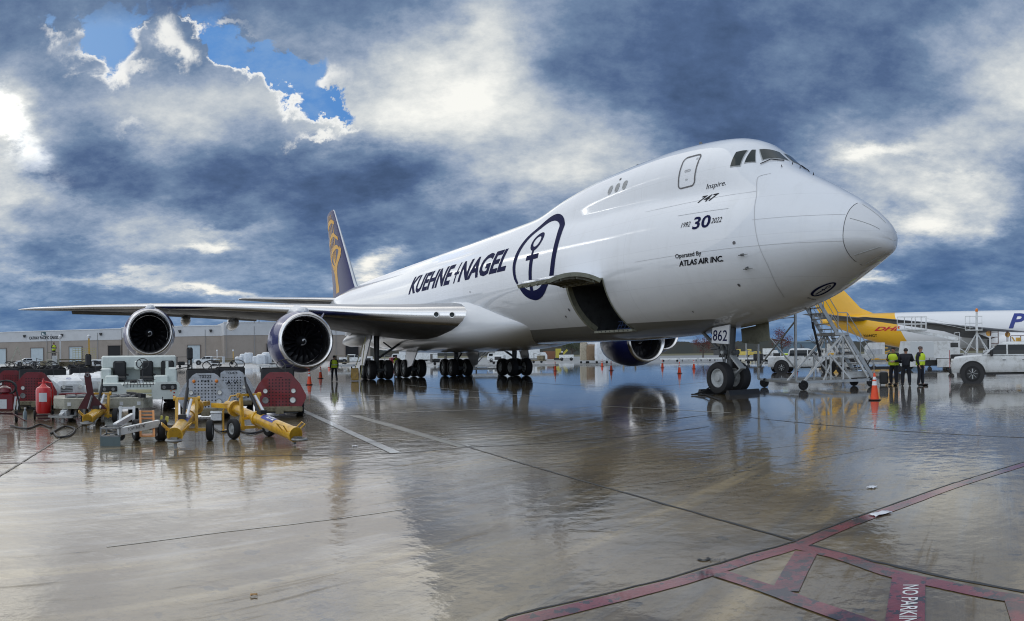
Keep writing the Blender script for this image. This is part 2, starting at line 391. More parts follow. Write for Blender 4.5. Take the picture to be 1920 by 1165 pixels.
# ================================================================== GROUND
def ground_material(name, base_a, base_b, far=False):
    m = bpy.data.materials.new(name); m.use_nodes = True
    T = NT(m.node_tree); b = T.n['Principled BSDF']
    co = T.new('ShaderNodeTexCoord').outputs['Object']
    big, _ = T.noise(co, .055, 6, .6); mid, _ = T.noise(co, .35, 7, .62, .4); fine, _ = T.noise(co, 14., 8, .75)
    a0, a1 = at(60, 1052), at(620, 978); ang = atan2(a1.y-a0.y, a1.x-a0.x)          # brooming / tyre track direction
    mp = T.new('ShaderNodeMapping'); mp.inputs['Rotation'].default_value = (0, 0, -ang)
    T.l.new(co, mp.inputs[0]); mp.vector_type = 'POINT'
    mp2 = T.new('ShaderNodeMapping'); mp2.inputs['Scale'].default_value = (.12, 2.2, 1); T.l.new(mp.outputs[0], mp2.inputs[0])
    streak, _ = T.noise(mp2.outputs[0], 1.3, 7, .7)
    mp3 = T.new('ShaderNodeMapping'); mp3.inputs['Scale'].default_value = (.05, 1.1, 1); T.l.new(mp.outputs[0], mp3.inputs[0])
    track, _ = T.noise(mp3.outputs[0], .8, 4, .55)
    x, y, z = T.sep(co)
    r = T.m('SQRT', T.m('ADD', T.m('MULTIPLY', x, x), T.m('MULTIPLY', y, y)))
    # standing water: low parts of the apron
    lowfar = T.smooth(y, 9., 26., .0, .20)
    wet = T.m('ADD', T.m('ADD', T.m('MULTIPLY', big, .9), T.m('MULTIPLY', mid, .6)), T.m('ADD', T.m('MULTIPLY', T.m('SUBTRACT', streak, .5), .65), T.m('SUBTRACT', lowfar, .1)))
    pud = T.smooth(wet, .70, .80)
    damp = T.smooth(wet, .56, .74)
    col = T.mix(T.smooth(T.m('ADD', T.m('MULTIPLY', mid, .6), T.m('MULTIPLY', big, .4)), .42, .60), base_a, base_b)
    col = T.mix(T.m('MULTIPLY', T.smooth(streak, .5, .72), .35), col, tuple(c*.55 for c in base_a[:3])+(1,))
    col = T.mix(T.m('MULTIPLY', T.smooth(track, .54, .64), .45), col, tuple(min(1, c*1.6) for c in base_b[:3])+(1,))
    col = T.mix(T.m('MULTIPLY', T.smooth(fine, .50, .62), .5), col, tuple(c*.45 for c in base_a[:3])+(1,))
    pat, _ = T.noise(co, .16, 7, .62, .5); col = T.mix(T.m('MULTIPLY', T.smooth(pat, .50, .57), .8), col, (.050, .034, .014, 1))
    spot, _ = T.noise(co, 3.1, 3, .5); col = T.mix(T.m('MULTIPLY', T.smooth(spot, .66, .70), .7), col, (.02, .018, .015, 1))
    col = T.mix(T.m('MULTIPLY', damp, .5), col, (.045, .035, .02, 1))
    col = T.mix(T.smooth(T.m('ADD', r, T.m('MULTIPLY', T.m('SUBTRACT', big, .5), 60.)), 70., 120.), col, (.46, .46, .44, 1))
    T.put(b.inputs['Base Color'], col)
    T.put(b.inputs['Roughness'], T.m('SUBTRACT', .62, T.m('MULTIPLY', damp, .25)))
    b.inputs['Specular IOR Level'].default_value = .5
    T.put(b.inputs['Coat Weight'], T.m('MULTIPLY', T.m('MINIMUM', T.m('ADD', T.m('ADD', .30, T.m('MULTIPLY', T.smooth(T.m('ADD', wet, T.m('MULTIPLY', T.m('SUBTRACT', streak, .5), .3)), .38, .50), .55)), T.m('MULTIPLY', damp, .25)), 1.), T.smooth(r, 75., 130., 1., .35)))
    b.inputs['Coat IOR'].default_value = 1.82
    cr = T.m('ADD', .06, T.m('MULTIPLY', T.m('SUBTRACT', T.m('MAXIMUM', mid, streak), .5), .45))
    cr = T.m('MULTIPLY', cr, T.m('SUBTRACT', 1., T.m('MULTIPLY', pud, .93)))
    cr = T.m('ADD', cr, T.smooth(T.m('ADD', wet, T.m('MULTIPLY', T.m('SUBTRACT', streak, .5), .3)), .36, .50, .16, 0.))
    T.put(b.inputs['Coat Roughness'], T.m('MAXIMUM', T.m('MULTIPLY', cr, .7), .012))
    # surface relief seen through / on the film of water
    sm_, _ = T.noise(co, 3.2, 5, .5); h = T.m('ADD', sm_, T.m('MULTIPLY', streak, .35))
    bp = T.new('ShaderNodeBump'); T.put(bp.inputs['Height'], h)
    bp.inputs['Distance'].default_value = .010
    T.put(bp.inputs['Strength'], T.m('MULTIPLY', T.m('SUBTRACT', 1., T.m('MULTIPLY', pud, .9)), T.smooth(r, 6., 60., .8, .2)))
    rip, _ = T.noise(co, 5.5, 3, .5); rip2, _ = T.noise(co, .9, 4, .55); rip = T.m('ADD', rip, T.m('MULTIPLY', rip2, T.smooth(r, 18., 45., 0., 7.)))
    bp2 = T.new('ShaderNodeBump'); T.put(bp2.inputs['Height'], rip); bp2.inputs['Distance'].default_value = .0022
    T.put(bp2.inputs['Strength'], T.smooth(r, 14., 60., .8, .25)); T.l.new(bp.outputs[0], bp2.inputs['Normal'])
    T.l.new(bp2.outputs[0], b.inputs['Coat Normal']); T.l.new(bp.outputs[0], b.inputs['Normal'])
    return m
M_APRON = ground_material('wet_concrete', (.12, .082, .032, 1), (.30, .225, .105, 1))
g = MB(); S_ = 3000
g.add([(-S_, -60, 0), (S_, -60, 0), (S_, 3000, 0), (-S_, 3000, 0)], [(0, 1, 2, 3)])
tag(g.build('ground', M_APRON, smooth=0), kind='structure')

def ground_strip(pts, w, z, name, material, kind='structure', n=6, jag=0., sub=.6):
    """thin strip laid on the ground through a list of world points"""
    P2 = [(p.x, p.y) for p in pts]
    if n: P2 = spline(P2, n)
    out = [P2[0]]
    for a, b in zip(P2[:-1], P2[1:]):
        k = max(1, int(hypot(b[0]-a[0], b[1]-a[1])/sub))
        out += [(a[0]+(b[0]-a[0])*i/k+random.uniform(-jag, jag), a[1]+(b[1]-a[1])*i/k+random.uniform(-jag, jag)) for i in range(1, k+1)]
    ws = [w*(1+random.uniform(-.25, .25)*(jag > .005)) for _ in out]
    v, f = ribbon(out, ws)
    mb = MB(); mb.add([(x, y, z) for x, y in v], f)
    o = mb.build(name, material, smooth=0); o['kind'] = kind; return o
M_JOINT = mat('joint_tar', (.012, .011, .010), .35, dirt=.5, dscale=4., dcol=(.08, .07, .05))
M_PALE = mat('concrete_edge', (.36, .35, .31), .35, coat=.6, dirt=.7, dscale=1.5, dcol=(.12, .11, .08))
PX = lambda L: [at(*p) for p in L]
ground_strip(PX([(690, 782), (770, 806), (886, 841), (1091, 902), (1240, 944), (1420, 995), (1585, 1040), (1750, 1078), (1990, 1122)]), .035, .004, 'pavement_joint', M_JOINT, jag=.006, sub=.12)
ground_strip(PX([(-40, 869), (200, 864), (440, 856), (740, 850), (880, 839), (999, 833), (1240, 812), (1330, 800)]), .05, .006, 'pavement_joint', M_JOINT, jag=.012, sub=.12)
ground_strip(PX([(1240, 790), (1340, 778), (1440, 787), (1600, 802), (1760, 813), (1990, 824)]), .05, .004, 'pavement_joint', M_JOINT, jag=.012, sub=.2)
ground_strip(PX([(-20, 905), (60, 856), (120, 818), (160, 795)]), .03, .008, 'pavement_joint', M_JOINT, jag=.006, sub=.12)
ground_strip(PX([(662, 779), (720, 795), (790, 815), (872, 838)]), .26, .003, 'concrete_strip', M_PALE, jag=.005)
for L, w in (([(640, 745), (740, 741), (860, 739)], .22), ([(650, 754), (760, 750), (900, 746)], .2), ([(700, 777), (800, 772), (920, 768)], .14),
             ([(1120, 762), (1240, 767), (1370, 775)], .12), ([(760, 722), (840, 730), (930, 738), (1010, 743)], .16),
             ([(560, 779), (640, 777), (690, 777)], .15), ([(980, 716), (1060, 722), (1200, 726), (1330, 716)], .14)):
    ground_strip(PX(L), w, .005, 'concrete_strip', M_PALE, jag=.02)
M_FAINT = mat('worn_track', (.17, .15, .105), .4, coat=.9, dirt=.9, dscale=2., dcol=(.10, .085, .05))
for L, w in (([(960, 878), (1220, 866), (1400, 846), (1560, 828)], .035), ([(1100, 921), (1240, 905), (1420, 880), (1640, 840)], .03), ([(200, 1026), (420, 998), (640, 972), (760, 955)], .03)):
    ground_strip(PX(L), w, .003, 'concrete_strip', M_FAINT, jag=.004)
# painted lines
def paint(name, col, wear=.6):
    m = mat(name, col, .5, coat=.9, dirt=wear, dscale=1.7, dcol=(.06, .055, .045), bump=.3, bscale=14.); return m
M_WLINE = paint('white_paint_worn', (.80, .80, .78), .4); M_RLINE = mat('red_paint_worn', (.20, .022, .027), .5, coat=.85, chip=7., dirt=1., dscale=1.6, dcol=(.035, .025, .03), bump=.5, bscale=12.)
ground_strip(PX([(560, 767), (600, 785), (660, 813), (700, 831), (742, 850)]), .19, .007, 'painted_line', M_WLINE)
ground_strip(PX([(-60, 868), (40, 869), (140, 867), (300, 864)]), .03, .010, 'painted_line', M_RLINE)
E1 = [(940, 1178), (1000, 1160), (1160, 1121), (1280, 1090), (1400, 1052), (1500, 1022), (1590, 985), (1700, 945), (1800, 909), (1920, 872), (2000, 848)]
ground_strip(PX(E1), .15, .0045, 'painted_line', M_RLINE, jag=.004, sub=.15)
ground_strip([p+Vector((-.02, .12, 0)) for p in PX(E1)], .022, .0035, 'pavement_joint', M_JOINT, jag=.006, sub=.12)
ground_strip(PX([(1500, 1027), (1580, 1046), (1680, 1079), (1760, 1096), (1840, 1113), (1990, 1137)]), .15, .0055, 'painted_line', M_RLINE, jag=.004, sub=.15)
ground_strip(PX([(1512, 1036), (1490, 1075), (1472, 1110)]), .19, .0065, 'painted_line', M_RLINE, sub=.2, n=2)
ground_strip(PX([(1350, 1077), (1420, 1100), (1500, 1128), (1640, 1178)]), .15, .0075, 'painted_line', M_RLINE, jag=.004, sub=.15, n=3)
ground_strip(PX([(1704, 1086), (1700, 1130), (1694, 1200)]), .24, .0085, 'painted_line', M_RLINE, sub=.2, n=2)
ground_strip(PX([(1900, 1126), (1912, 1160), (1925, 1200)]), .12, .0085, 'painted_line', M_RLINE, sub=.2, n=2)
pa, pb = at(1706, 1097), at(1696, 1200); dn = (pb-pa).normalized()
tx = sign('painted_words', 'NO PARKING', frameM((pa.x-.055, pa.y, .0065), dn, Vector((dn.y*-1, dn.x, 0))), .11, M_WLINE, None, w=.80, offset=.01); tx['kind'] = 'structure'
M_TARP = mat('tar_mark', (.02, .02, .018), .5)
pk = at(1345, 1052)
tx = sign('painted_words', 'Exit 5', frameM((pk.x-.06, pk.y, .006), (1, -.25, 0), (.25, 1, 0)), .05, M_TARP, None, w=.13, offset=.0); tx['kind'] = 'structure'
v_, f_ = ribbon(spline([(0, .04), (.01, 0), (.05, -.01), (.08, .02), (.07, .05)], 5), .03)
pk = at(1312, 1052); mb = MB(); mb.add([(pk.x+x, pk.y+y, .006) for x, y in v_], f_); tag(mb.build('tar_stain', M_TARP, smooth=0), kind='structure')
# litter
def scrap(px, py, w, d, rz, material, name, label, cat):
    p = at(px, py); mb = MB(); n = 5; vs = [(w*(i/n-.5), d*(j/n-.5), .008+.012*abs(sin(i*1.9+j*1.3))) for j in range(n+1) for i in range(n+1)]
    mb.add(vs, [(j*(n+1)+i, j*(n+1)+i+1, (j+1)*(n+1)+i+1, (j+1)*(n+1)+i) for j in range(n) for i in range(n)])
    o = mb.build(name, material, smooth=60); o.location = p; o.rotation_euler = (0, 0, rz)
    md = o.modifiers.new('s', 'SOLIDIFY'); md.thickness = .002
    return tag(o, label, cat)
M_PAPER = mat('wet_paper', (.75, .77, .8), .4, coat=.5); M_CARD = mat('wet_card', (.42, .25, .10), .6)
scrap(1651, 965, .24, .11, .25, M_PAPER, 'paper_sheet', 'flat white paper sheet lying on the red painted line', 'paper')
scrap(1635, 915, .13, .10, .6, M_PAPER, 'paper_scrap', 'small crumpled white paper on wet concrete beyond the red line', 'paper')
scrap(476, 1119, .05, .025, .4, M_CARD, 'cardboard_scrap', 'tiny brown cardboard scrap on the wet foreground concrete', 'cardboard scrap')
scrap(665, 838, .10, .08, .4, M_PAPER, 'plastic_scrap', 'white plastic scrap beside the white painted line end', 'plastic scrap')

# ================================================================== AIRPLANE (local axes: x aft, y starboard, z up, origin under the nose tip)
YAW = -.4796; AX = -12.2383; AY = 19.8174
plane = empty('cargo_airplane', (0, 0, 0), 0, 'huge white four-engine cargo jet with open belly door and blue lettering', 'airplane')
ddx, ddy = -AX, -AY
plane.location = (ddx*sin(YAW)-ddy*cos(YAW), ddx*cos(YAW)+ddy*sin(YAW), 0)
plane.rotation_euler = (0, 0, atan2(cos(YAW), sin(YAW)))
STN = np.array([
(0.07, 5.15, 5.22, 0.02, 5.28, 0.015, 5.22, 5.28),(0.10, 5.02, 5.235, 0.22, 5.45, 0.14, 5.25, 5.45),(0.200, 4.88, 5.25, 0.48, 5.66, 0.35, 5.27, 5.64),(0.500, 4.72, 5.280, 0.84, 6.027, 0.690, 5.400, 5.98),
(1.000, 4.50, 5.280, 1.27, 6.423, 0.980, 5.600, 6.396),(2.000, 4.023, 5.270, 1.864, 7.013, 1.373, 6.000, 7.066),(3.000, 3.54, 5.260, 2.299, 7.487, 1.685, 6.400, 7.674),
(4.000, 3.199, 5.250, 2.608, 7.891, 1.884, 6.900, 8.233),(4.600, 3.01, 5.250, 2.754, 8.052, 1.981, 7.200, 8.703),(5.400, 2.830, 5.250, 2.895, 8.235, 2.075, 7.500, 9.371),
(6.400, 2.669, 5.250, 3.020, 8.307, 2.171, 7.700, 9.72),(8.000, 2.493, 5.250, 3.137, 8.394, 2.249, 7.900, 9.90),(10.000, 2.314, 5.250, 3.205, 8.554, 2.275, 7.950, 9.988),
(14.000, 2.198, 5.250, 3.221, 8.623, 2.230, 7.800, 9.906),(18.000, 2.204, 5.250, 3.262, 8.746, 2.108, 7.400, 9.55),(22.000, 2.179, 5.250, 3.28, 8.93, 2.025, 6.500, 8.95),
(26.000, 2.138, 5.250, 3.28, 8.93, 2.018, 6.400, 8.88),(50.000, 2.107, 5.250, 3.273, 8.96, 2.014, 6.400, 8.90),(56.000, 2.907, 5.500, 3.168, 8.93, 1.810, 6.400, 8.87),
(62.000, 4.298, 6.200, 2.608, 8.782, 1.605, 6.800, 8.732),(68.000, 5.894, 7.100, 1.752, 8.481, 1.201, 7.200, 8.431),(73.000, 6.994, 7.600, 0.950, 8.159, 0.600, 7.600, 8.109),
(76.000, 7.595, 7.750, 0.300, 7.904, 0.200, 7.750, 7.854)])
def pchip(xs, y, x):
    h = np.diff(xs); d = np.diff(y)/h; m = np.zeros(len(xs))
    for i in range(1, len(xs)-1):
        if d[i-1]*d[i] > 0:
            w1 = 2*h[i]+h[i-1]; w2 = h[i]+2*h[i-1]; m[i] = (w1+w2)/(w1/d[i-1]+w2/d[i])
    m[0] = d[0]; m[-1] = d[-1]
    i = np.clip(np.searchsorted(xs, x)-1, 0, len(h)-1); t = (x-xs[i])/h[i]
    return y[i]*(2*t**3-3*t**2+1)+h[i]*m[i]*(t**3-2*t*t+t)+y[i+1]*(3*t*t-2*t**3)+h[i]*m[i+1]*(t**3-t*t)
def section(x, phi):
    zb, zw, w, zA, wu, zu, zt = [pchip(STN[:, 0], STN[:, k], x) for k in range(1, 8)]
    c, s = np.cos(phi), np.sin(phi)
    hA = np.where(s > 0, zA-zw, zw-zb); rA = 1/np.sqrt((c/w)**2+(s/hA)**2)
    a = (c/wu)**2+(s/(zt-zu))**2; dz_ = zw-zu; b = 2*s*dz_/(zt-zu)**2; cc = (dz_/(zt-zu))**2-1
    disc = b*b-4*a*cc; rB = np.where(disc > 0, (-b+np.sqrt(np.maximum(disc, 0)))/(2*a), 0); rB = np.where(s > -.2, rB, 0)
    h = np.maximum(.35-abs(rA-rB), 0)/.35
    r = np.maximum(rA, rB)+h*h*.35/4*np.where(rB > .01, 1, 0)*np.clip(s*4, 0, 1)
    return c*r, zw+s*r
def surf(x, phi, off=0.):
    y, z = section(x, np.array([phi-1e-3, phi, phi+1e-3]))
    ty, tz = y[2]-y[0], z[2]-z[0]; L = hypot(ty, tz)+1e-12
    return Vector((x, y[1]+tz/L*off, z[1]-ty/L*off))
_ph = np.linspace(-pi/2, pi/2, 260); _cache = {}
def side(x, z, off=.012, sg=1):
    k = round(x, 2)
    if k not in _cache:
        y, zz_ = section(k, _ph); _cache[k] = (y, zz_)
    y, zz_ = _cache[k]
    i = int(np.clip(np.searchsorted(zz_, z), 1, len(zz_)-1)); t = (z-zz_[i-1])/(zz_[i]-zz_[i-1]+1e-12)
    yy = y[i-1]+(y[i]-y[i-1])*t; ty, tz = y[i]-y[i-1], zz_[i]-zz_[i-1]; L = hypot(ty, tz)+1e-12
    return Vector((x, sg*(yy+tz/L*off), z-ty/L*off))
# --- painted skin material: white over grey belly, blue tail
def skin_material():
    m = bpy.data.materials.new('airplane_paint'); m.use_nodes = True; T = NT(m.node_tree); b = T.n['Principled BSDF']
    co = T.new('ShaderNodeTexCoord').outputs['Object']; x, y, z = T.sep(co)
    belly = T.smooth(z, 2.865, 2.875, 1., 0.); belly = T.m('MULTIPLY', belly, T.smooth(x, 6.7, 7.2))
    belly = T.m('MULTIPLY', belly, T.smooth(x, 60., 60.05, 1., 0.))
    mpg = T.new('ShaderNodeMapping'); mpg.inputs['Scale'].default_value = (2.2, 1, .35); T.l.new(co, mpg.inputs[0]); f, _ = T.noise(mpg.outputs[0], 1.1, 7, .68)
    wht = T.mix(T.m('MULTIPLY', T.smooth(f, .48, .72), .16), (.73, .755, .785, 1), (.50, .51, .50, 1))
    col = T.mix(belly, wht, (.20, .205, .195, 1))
    rad = T.smooth(x, 1.10, 1.12, 1., 0.); col = T.mix(T.m('MULTIPLY', rad, .45), col, (.56, .565, .57, 1))
    blue = T.smooth(T.m('ADD', x, T.m('MULTIPLY', z, 1.57)), 80.3, 80.36); col = T.mix(blue, col, (.028, .040, .17, 1))
    # skin panel seams
    seam = 0
    mx = T.m('FRACT', T.m('DIVIDE', x, 5.1)); s1 = T.smooth(T.m('ABSOLUTE', T.m('SUBTRACT', mx, .5)), .4982, .4994)
    sz = T.smooth(T.m('ABSOLUTE', T.m('SUBTRACT', T.m('FRACT', T.m('DIVIDE', z, 1.37)), .5)), .494, .498)
    sm = T.m('MULTIPLY', T.m('MAXIMUM', T.m('MULTIPLY', s1, T.smooth(x, 8., 8.1)), T.m('MULTIPLY', sz, .7)), .16)
    col = T.mix(T.m('MULTIPLY', sm, 1.8), col, (.25, .25, .26, 1))
    T.put(b.inputs['Base Color'], col)
    b.inputs['Roughness'].default_value = .65; b.inputs['Specular IOR Level'].default_value = .2; b.inputs['Coat Weight'].default_value = 1.; b.inputs['Coat IOR'].default_value = 1.6; b.inputs['Coat Roughness'].default_value = .05
    n, _ = T.noise(co, .9, 3, .5); bp = T.new('ShaderNodeBump'); bp.inputs['Distance'].default_value = .03; bp.inputs['Strength'].default_value = .10
    T.put(bp.inputs['Height'], n); T.l.new(bp.outputs[0], b.inputs['Coat Normal'])
    return m
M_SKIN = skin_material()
M_NAVY = mat('navy_decal', (.008, .011, .055), .6, coat=0., spec=.05); M_BLACKD = mat('black_decal', (.008, .009, .014), .5, coat=.0, spec=.1)
M_GREYLINE = mat('seam_grey', (.50, .51, .52), .5); M_DARKLINE = mat('seam_dark', (.10, .10, .105), .5); M_WHITEP = mat('white_plastic', (.75, .76, .77), .35)
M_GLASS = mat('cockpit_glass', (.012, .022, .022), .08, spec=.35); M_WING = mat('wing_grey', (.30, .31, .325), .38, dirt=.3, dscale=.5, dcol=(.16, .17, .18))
M_WING_SHADED = mat('wing_grey_shaded', (.085, .088, .092), .45, dirt=.5, dscale=.6, dcol=(.06, .06, .065)); M_CHROME = mat('bare_metal', (.72, .71, .70), .22, metal=1., dirt=.12, dscale=1.5, dcol=(.4, .4, .4))  # underside copy of the wing grey, shade darkened into its colour
M_NAC = mat('navy_nacelle', (.016, .024, .13), .35, coat=.4, spec=.3); M_DARK = mat('dark_void', (.008, .008, .009), .7); M_TYRE = mat('tyre_rubber', (.012, .012, .013), .75, dirt=.3, dscale=4, dcol=(.03, .03, .03))
M_GEAR = mat('gear_grey', (.11, .118, .12), .4, dirt=.5, dscale=3., dcol=(.06, .06, .06)); M_GEARL = mat('gear_pale', (.42, .44, .44), .4, dirt=.3, dscale=3.); M_OLIVE = mat('door_lining', (.24, .245, .19), .5, dirt=.5, dscale=3., dcol=(.08, .08, .06))
M_FAIR = mat('fairing_paint', (.60, .62, .64), .35, coat=.5, dirt=.25, dscale=.6, dcol=(.35, .36, .36)); M_GOLD = mat('gold_paint', (.75, .42, .09), .5, spec=.1); M_BLADE = mat('fan_blade', (.010, .010, .012), .3, metal=.0)

NPH = 96; XS = np.concatenate([.07+np.linspace(0, 1, 34)**2*7.93, np.arange(8.4, 76.01, .8)]); XS[-1] = 76.
phg = np.linspace(-pi/2, 1.5*pi, NPH, endpoint=False)
rings = []
for x_ in XS:
    yy, zz_ = section(x_, phg); rings.append([(x_, a, b_) for a, b_ in zip(yy, zz_)])
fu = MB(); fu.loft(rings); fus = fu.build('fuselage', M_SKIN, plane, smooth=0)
DX0, DX1, DZ0, DZ1 = 11.72, 14.45, 2.63, 4.66
bm = bmesh.new(); bm.from_mesh(fus.data)
for co_, no_ in (((DX0, 0, 0), (1, 0, 0)), ((DX1, 0, 0), (1, 0, 0)), ((0, 0, DZ0), (0, 0, 1)), ((0, 0, DZ1), (0, 0, 1))):
    gm = [f for f in bm.faces if 10 < f.calc_center_median().x < 16 and f.calc_center_median().y > 0]
    geo = set(gm); [geo.update(f.edges) for f in gm]; [geo.update(f.verts) for f in gm]
    bmesh.ops.bisect_plane(bm, geom=list(geo), plane_co=co_, plane_no=no_, dist=1e-6)
kill = [f for f in bm.faces if f.calc_center_median().y > 0 and DX0 < f.calc_center_median().x < DX1 and DZ0 < f.calc_center_median().z < DZ1]
bmesh.ops.delete(bm, geom=kill, context='FACES'); bm.to_mesh(fus.data); bm.free()
fus.data.polygons.foreach_set('use_smooth', [True]*len(fus.data.polygons))
# cargo hold behind the opening
zs = np.linspace(DZ0, DZ1, 9); hold = MB()
pf = [(side(13, z_, -.03).y, z_) for z_ in zs]
prof = pf+[(-1.4, DZ1), (-1.4, DZ0)]
n_ = len(prof); hold.add([(DX0-.02, y_, z_) for y_, z_ in prof]+[(DX1+.02, y_, z_) for y_, z_ in prof], [tuple(range(n_)), tuple(range(2*n_-1, n_-1, -1)), (8, 9, n_+9, n_+8), (9, 10, n_+10, n_+9), (10, 0, n_, n_+10)])
hold.build('cargo_hold', mat('hold_lining', (.05, .055, .06), .5, dirt=.7, dscale=2.5, dcol=(.01, .01, .012)), plane, smooth=0)
fr = MB()
def sideband(mb, x0, x1, z0, z1, nz=10, nx=2, off=.02, mi=0, sg=1):
    vs = [side(x0+(x1-x0)*i/nx, z0+(z1-z0)*j/nz, off, sg) for j in range(nz+1) for i in range(nx+1)]
    mb.add(vs, [(j*(nx+1)+i, j*(nx+1)+i+1, (j+1)*(nx+1)+i+1, (j+1)*(nx+1)+i) for j in range(nz) for i in range(nx)], mi)
sideband(fr, DX1-.02, DX1+.13, DZ0-.06, DZ1+.02); sideband(fr, DX0-.06, DX0+.02, DZ0-.02, DZ1+.02); sideband(fr, DX0-.04, DX1+.1, DZ1, DZ1+.07, 2, 8)
def skinring(off_y0, off_y1, x0, x1, mb):       # inward jamb
    a = [side((x0+x1)/2, z_, .015) for z_ in zs]; b_ = [side((x0+x1)/2, z_, -.2) for z_ in zs]
    for xx in (x0, x1): pass
jl = [side(13, z_, .02) for z_ in zs]; ji = [side(13, z_, -.22) for z_ in zs]
for xx in (DX0, DX1-.0):
    fr.add([(xx, p.y, p.z) for p in jl]+[(xx, p.y, p.z) for p in ji], [(k, k+1, k+10, k+9) for k in range(8)])
y0_ = side(13, DZ0, .03).y
fr.box(((DX0+DX1)/2, y0_-.15, DZ0-.03), (DX1-DX0+.12, .42, .10))
for k in range(7): fr.cyl((DX0+.25+k*.33, y0_+.062, DZ0-.03), (DX0+.25+k*.33, y0_+.055, DZ0-.03), .04, n=10, mi=1)
fr.build('door_frame', [M_OLIVE, M_DARK], plane)
sn = MB()                                        # nets and edge of a pallet just inside
for k in range(9): sn.bar((DX0+.3+k*.27, .7, DZ0+.02), (DX0+.25+k*.27, .5, DZ0+.5+.1*sin(k*2.1)), .03)
for k in range(3): sn.bar((DX0+.2, .7, DZ0+.1+k*.16), (DX1-.3, .6, DZ0+.12+k*.16), .025)
sn.build('cargo_net', mat('net_blue', (.10, .14, .30), .5), plane)
# open cargo door, hinged at the top of the opening
hy, hz = side(13, DZ1, .0).y, DZ1; ANG = radians(124)
def swung(x, y, z):
    v = (y-hy, z-hz); c, s = cos(ANG), sin(ANG); return (x, hy+c*v[0]-s*v[1]+.03, hz+s*v[0]+c*v[1]+.02)
dr = MB(); N = 14; zz2 = np.linspace(DZ0+.02, DZ1-.02, N)
outp = [side(13, z_, .0) for z_ in zz2]; inp = [side(13, z_, -.17) for z_ in zz2]
xx = (DX0+.03, DX1-.03)
vs = [swung(x, p.y, p.z) for x in xx for p in outp]+[swung(x, p.y, p.z) for x in xx for p in inp]
fs = [(k, k+1, N+k+1, N+k) for k in range(N-1)]; ms = [0]*len(fs)
fi = [(2*N+k, 3*N+k, 3*N+k+1, 2*N+k+1) for k in range(N-1)]; fe = [(k, 2*N+k, 2*N+k+1, k+1) for k in range(N-1)]+[(N+k, N+k+1, 3*N+k+1, 3*N+k) for k in range(N-1)]+[(0, N, 3*N, 2*N), (N-1, 3*N-1, 4*N-1, 2*N-1)]
dr.add(vs, fs, 0); o_ = len(dr.v)-len(vs)
for f in fi+fe: dr.f.append([o_+i for i in f]); dr.mi.append(1)
cdoor = dr.build('cargo_door', [M_SKIN, M_OLIVE], plane, recalc=True, smooth=50)
rb = MB()
for t in np.linspace(.06, .94, 6):
    x_ = xx[0]+(xx[1]-xx[0])*t
    pp = [swung(x_, side(13, z_, -.21).y, side(13, z_, -.21).z) for z_ in zz2[1:-1]]
    for a, b_ in zip(pp[:-1], pp[1:]): rb.bar(a, b_, .05, .10)
for k in (2, 6, 11):
    p = side(13, zz2[k], -.22); rb.bar(swung(xx[0]+.05, p.y, p.z), swung(xx[1]-.05, p.y, p.z), .06, .08)
for t in (.1, .35, .6, .85):
    x_ = xx[0]+(xx[1]-xx[0])*t; p = side(13, DZ0+.02, -.1); a = swung(x_, p.y, p.z); rb.cyl(a, (a[0], a[1]+.10, a[2]-.05), .05, .03, 8)
rb.build('door_rib', mat('rib_olive', (.15, .15, .115), .5, dirt=.5), cdoor)
# --- decals
def decal(name, vs, fs, material, fx, parent=plane, su=.25, sv=.12):
    v, f = dice(vs, fs, su, sv); mb = MB(); mb.add([fx(*p) for p in v], f)
    return mb.build(name, material, parent, smooth=0, recalc=False)
def sidetext(name, body, x0, z0, w, h, material=None, shear=0., off=0., slope=0., su=.3, lift=.012, sp=1.):
    vs, fs = text2d(body, w, h, shear, off, spacing=sp)
    return decal(name, vs, fs, material or M_NAVY, lambda u, v: side(x0-u, z0+v+slope*u, lift), su=su)
sidetext('company_name', 'KUEHNE', 35.35, 5.92, 7.75, 1.24, shear=.2, off=.034, su=1.)
sidetext('company_name', 'NAGEL', 26.55, 5.92, 6.25, 1.24, shear=.2, off=.034, su=1.)
pl = [(0, .0), (.16, 0), (.52, 1.24), (.36, 1.24)]
decal('company_name', pl, [(0, 1, 2, 3)], M_NAVY, lambda u, v: side(27.2-u, 5.92+v, .012))
ho = [(-.05, .52), (.62, .52), (.66, .68), (-.01, .68)]
decal('company_name', ho, [(0, 1, 2, 3)], M_NAVY, lambda u, v: side(27.25-u, 5.92+v, .014))
lg = MB()
def logopart(vs, fs):
    v, f = dice(vs, fs, .25, .12); lg.add([side(p[0], p[1], .013) for p in v], f)
ringp = spline([(18.88, 5.12), (19.18, 5.5), (19.40, 6.15), (19.30, 6.9), (18.85, 7.65), (18.05, 8.15), (17.2, 8.22), (16.4, 7.9), (15.85, 7.2), (15.62, 6.4), (15.60, 5.5), (15.75, 4.95)], 6)
logopart(*ribbon(ringp, [.14+.2*min(1, i/14)+(.0 if i < 45 else .03) for i in range(len(ringp))]))
logopart(*ribbon([(17.75+.40*cos(t), 7.08+.36*sin(t)) for t in [2*pi*i/24 for i in range(24)]], .20, True))
logopart([(17.66, 6.80), (17.84, 6.80), (17.84, 6.42), (17.66, 6.42)], [(0, 1, 2, 3)])
logopart([(17.10, 6.42), (18.25, 6.42), (18.25, 6.18), (17.10, 6.18)], [(0, 1, 2, 3)])
logopart([(17.52, 6.18), (17.84, 6.18), (17.70, 4.62), (17.42, 4.62)], [(0, 1, 2, 3)])
arc = spline([(18.62, 5.02), (18.15, 4.62), (17.42, 4.44), (16.70, 4.58), (16.12, 4.98)], 6); logopart(*ribbon(arc, [.46-.2*abs(i/len(arc)-.5) for i in range(len(arc))]))
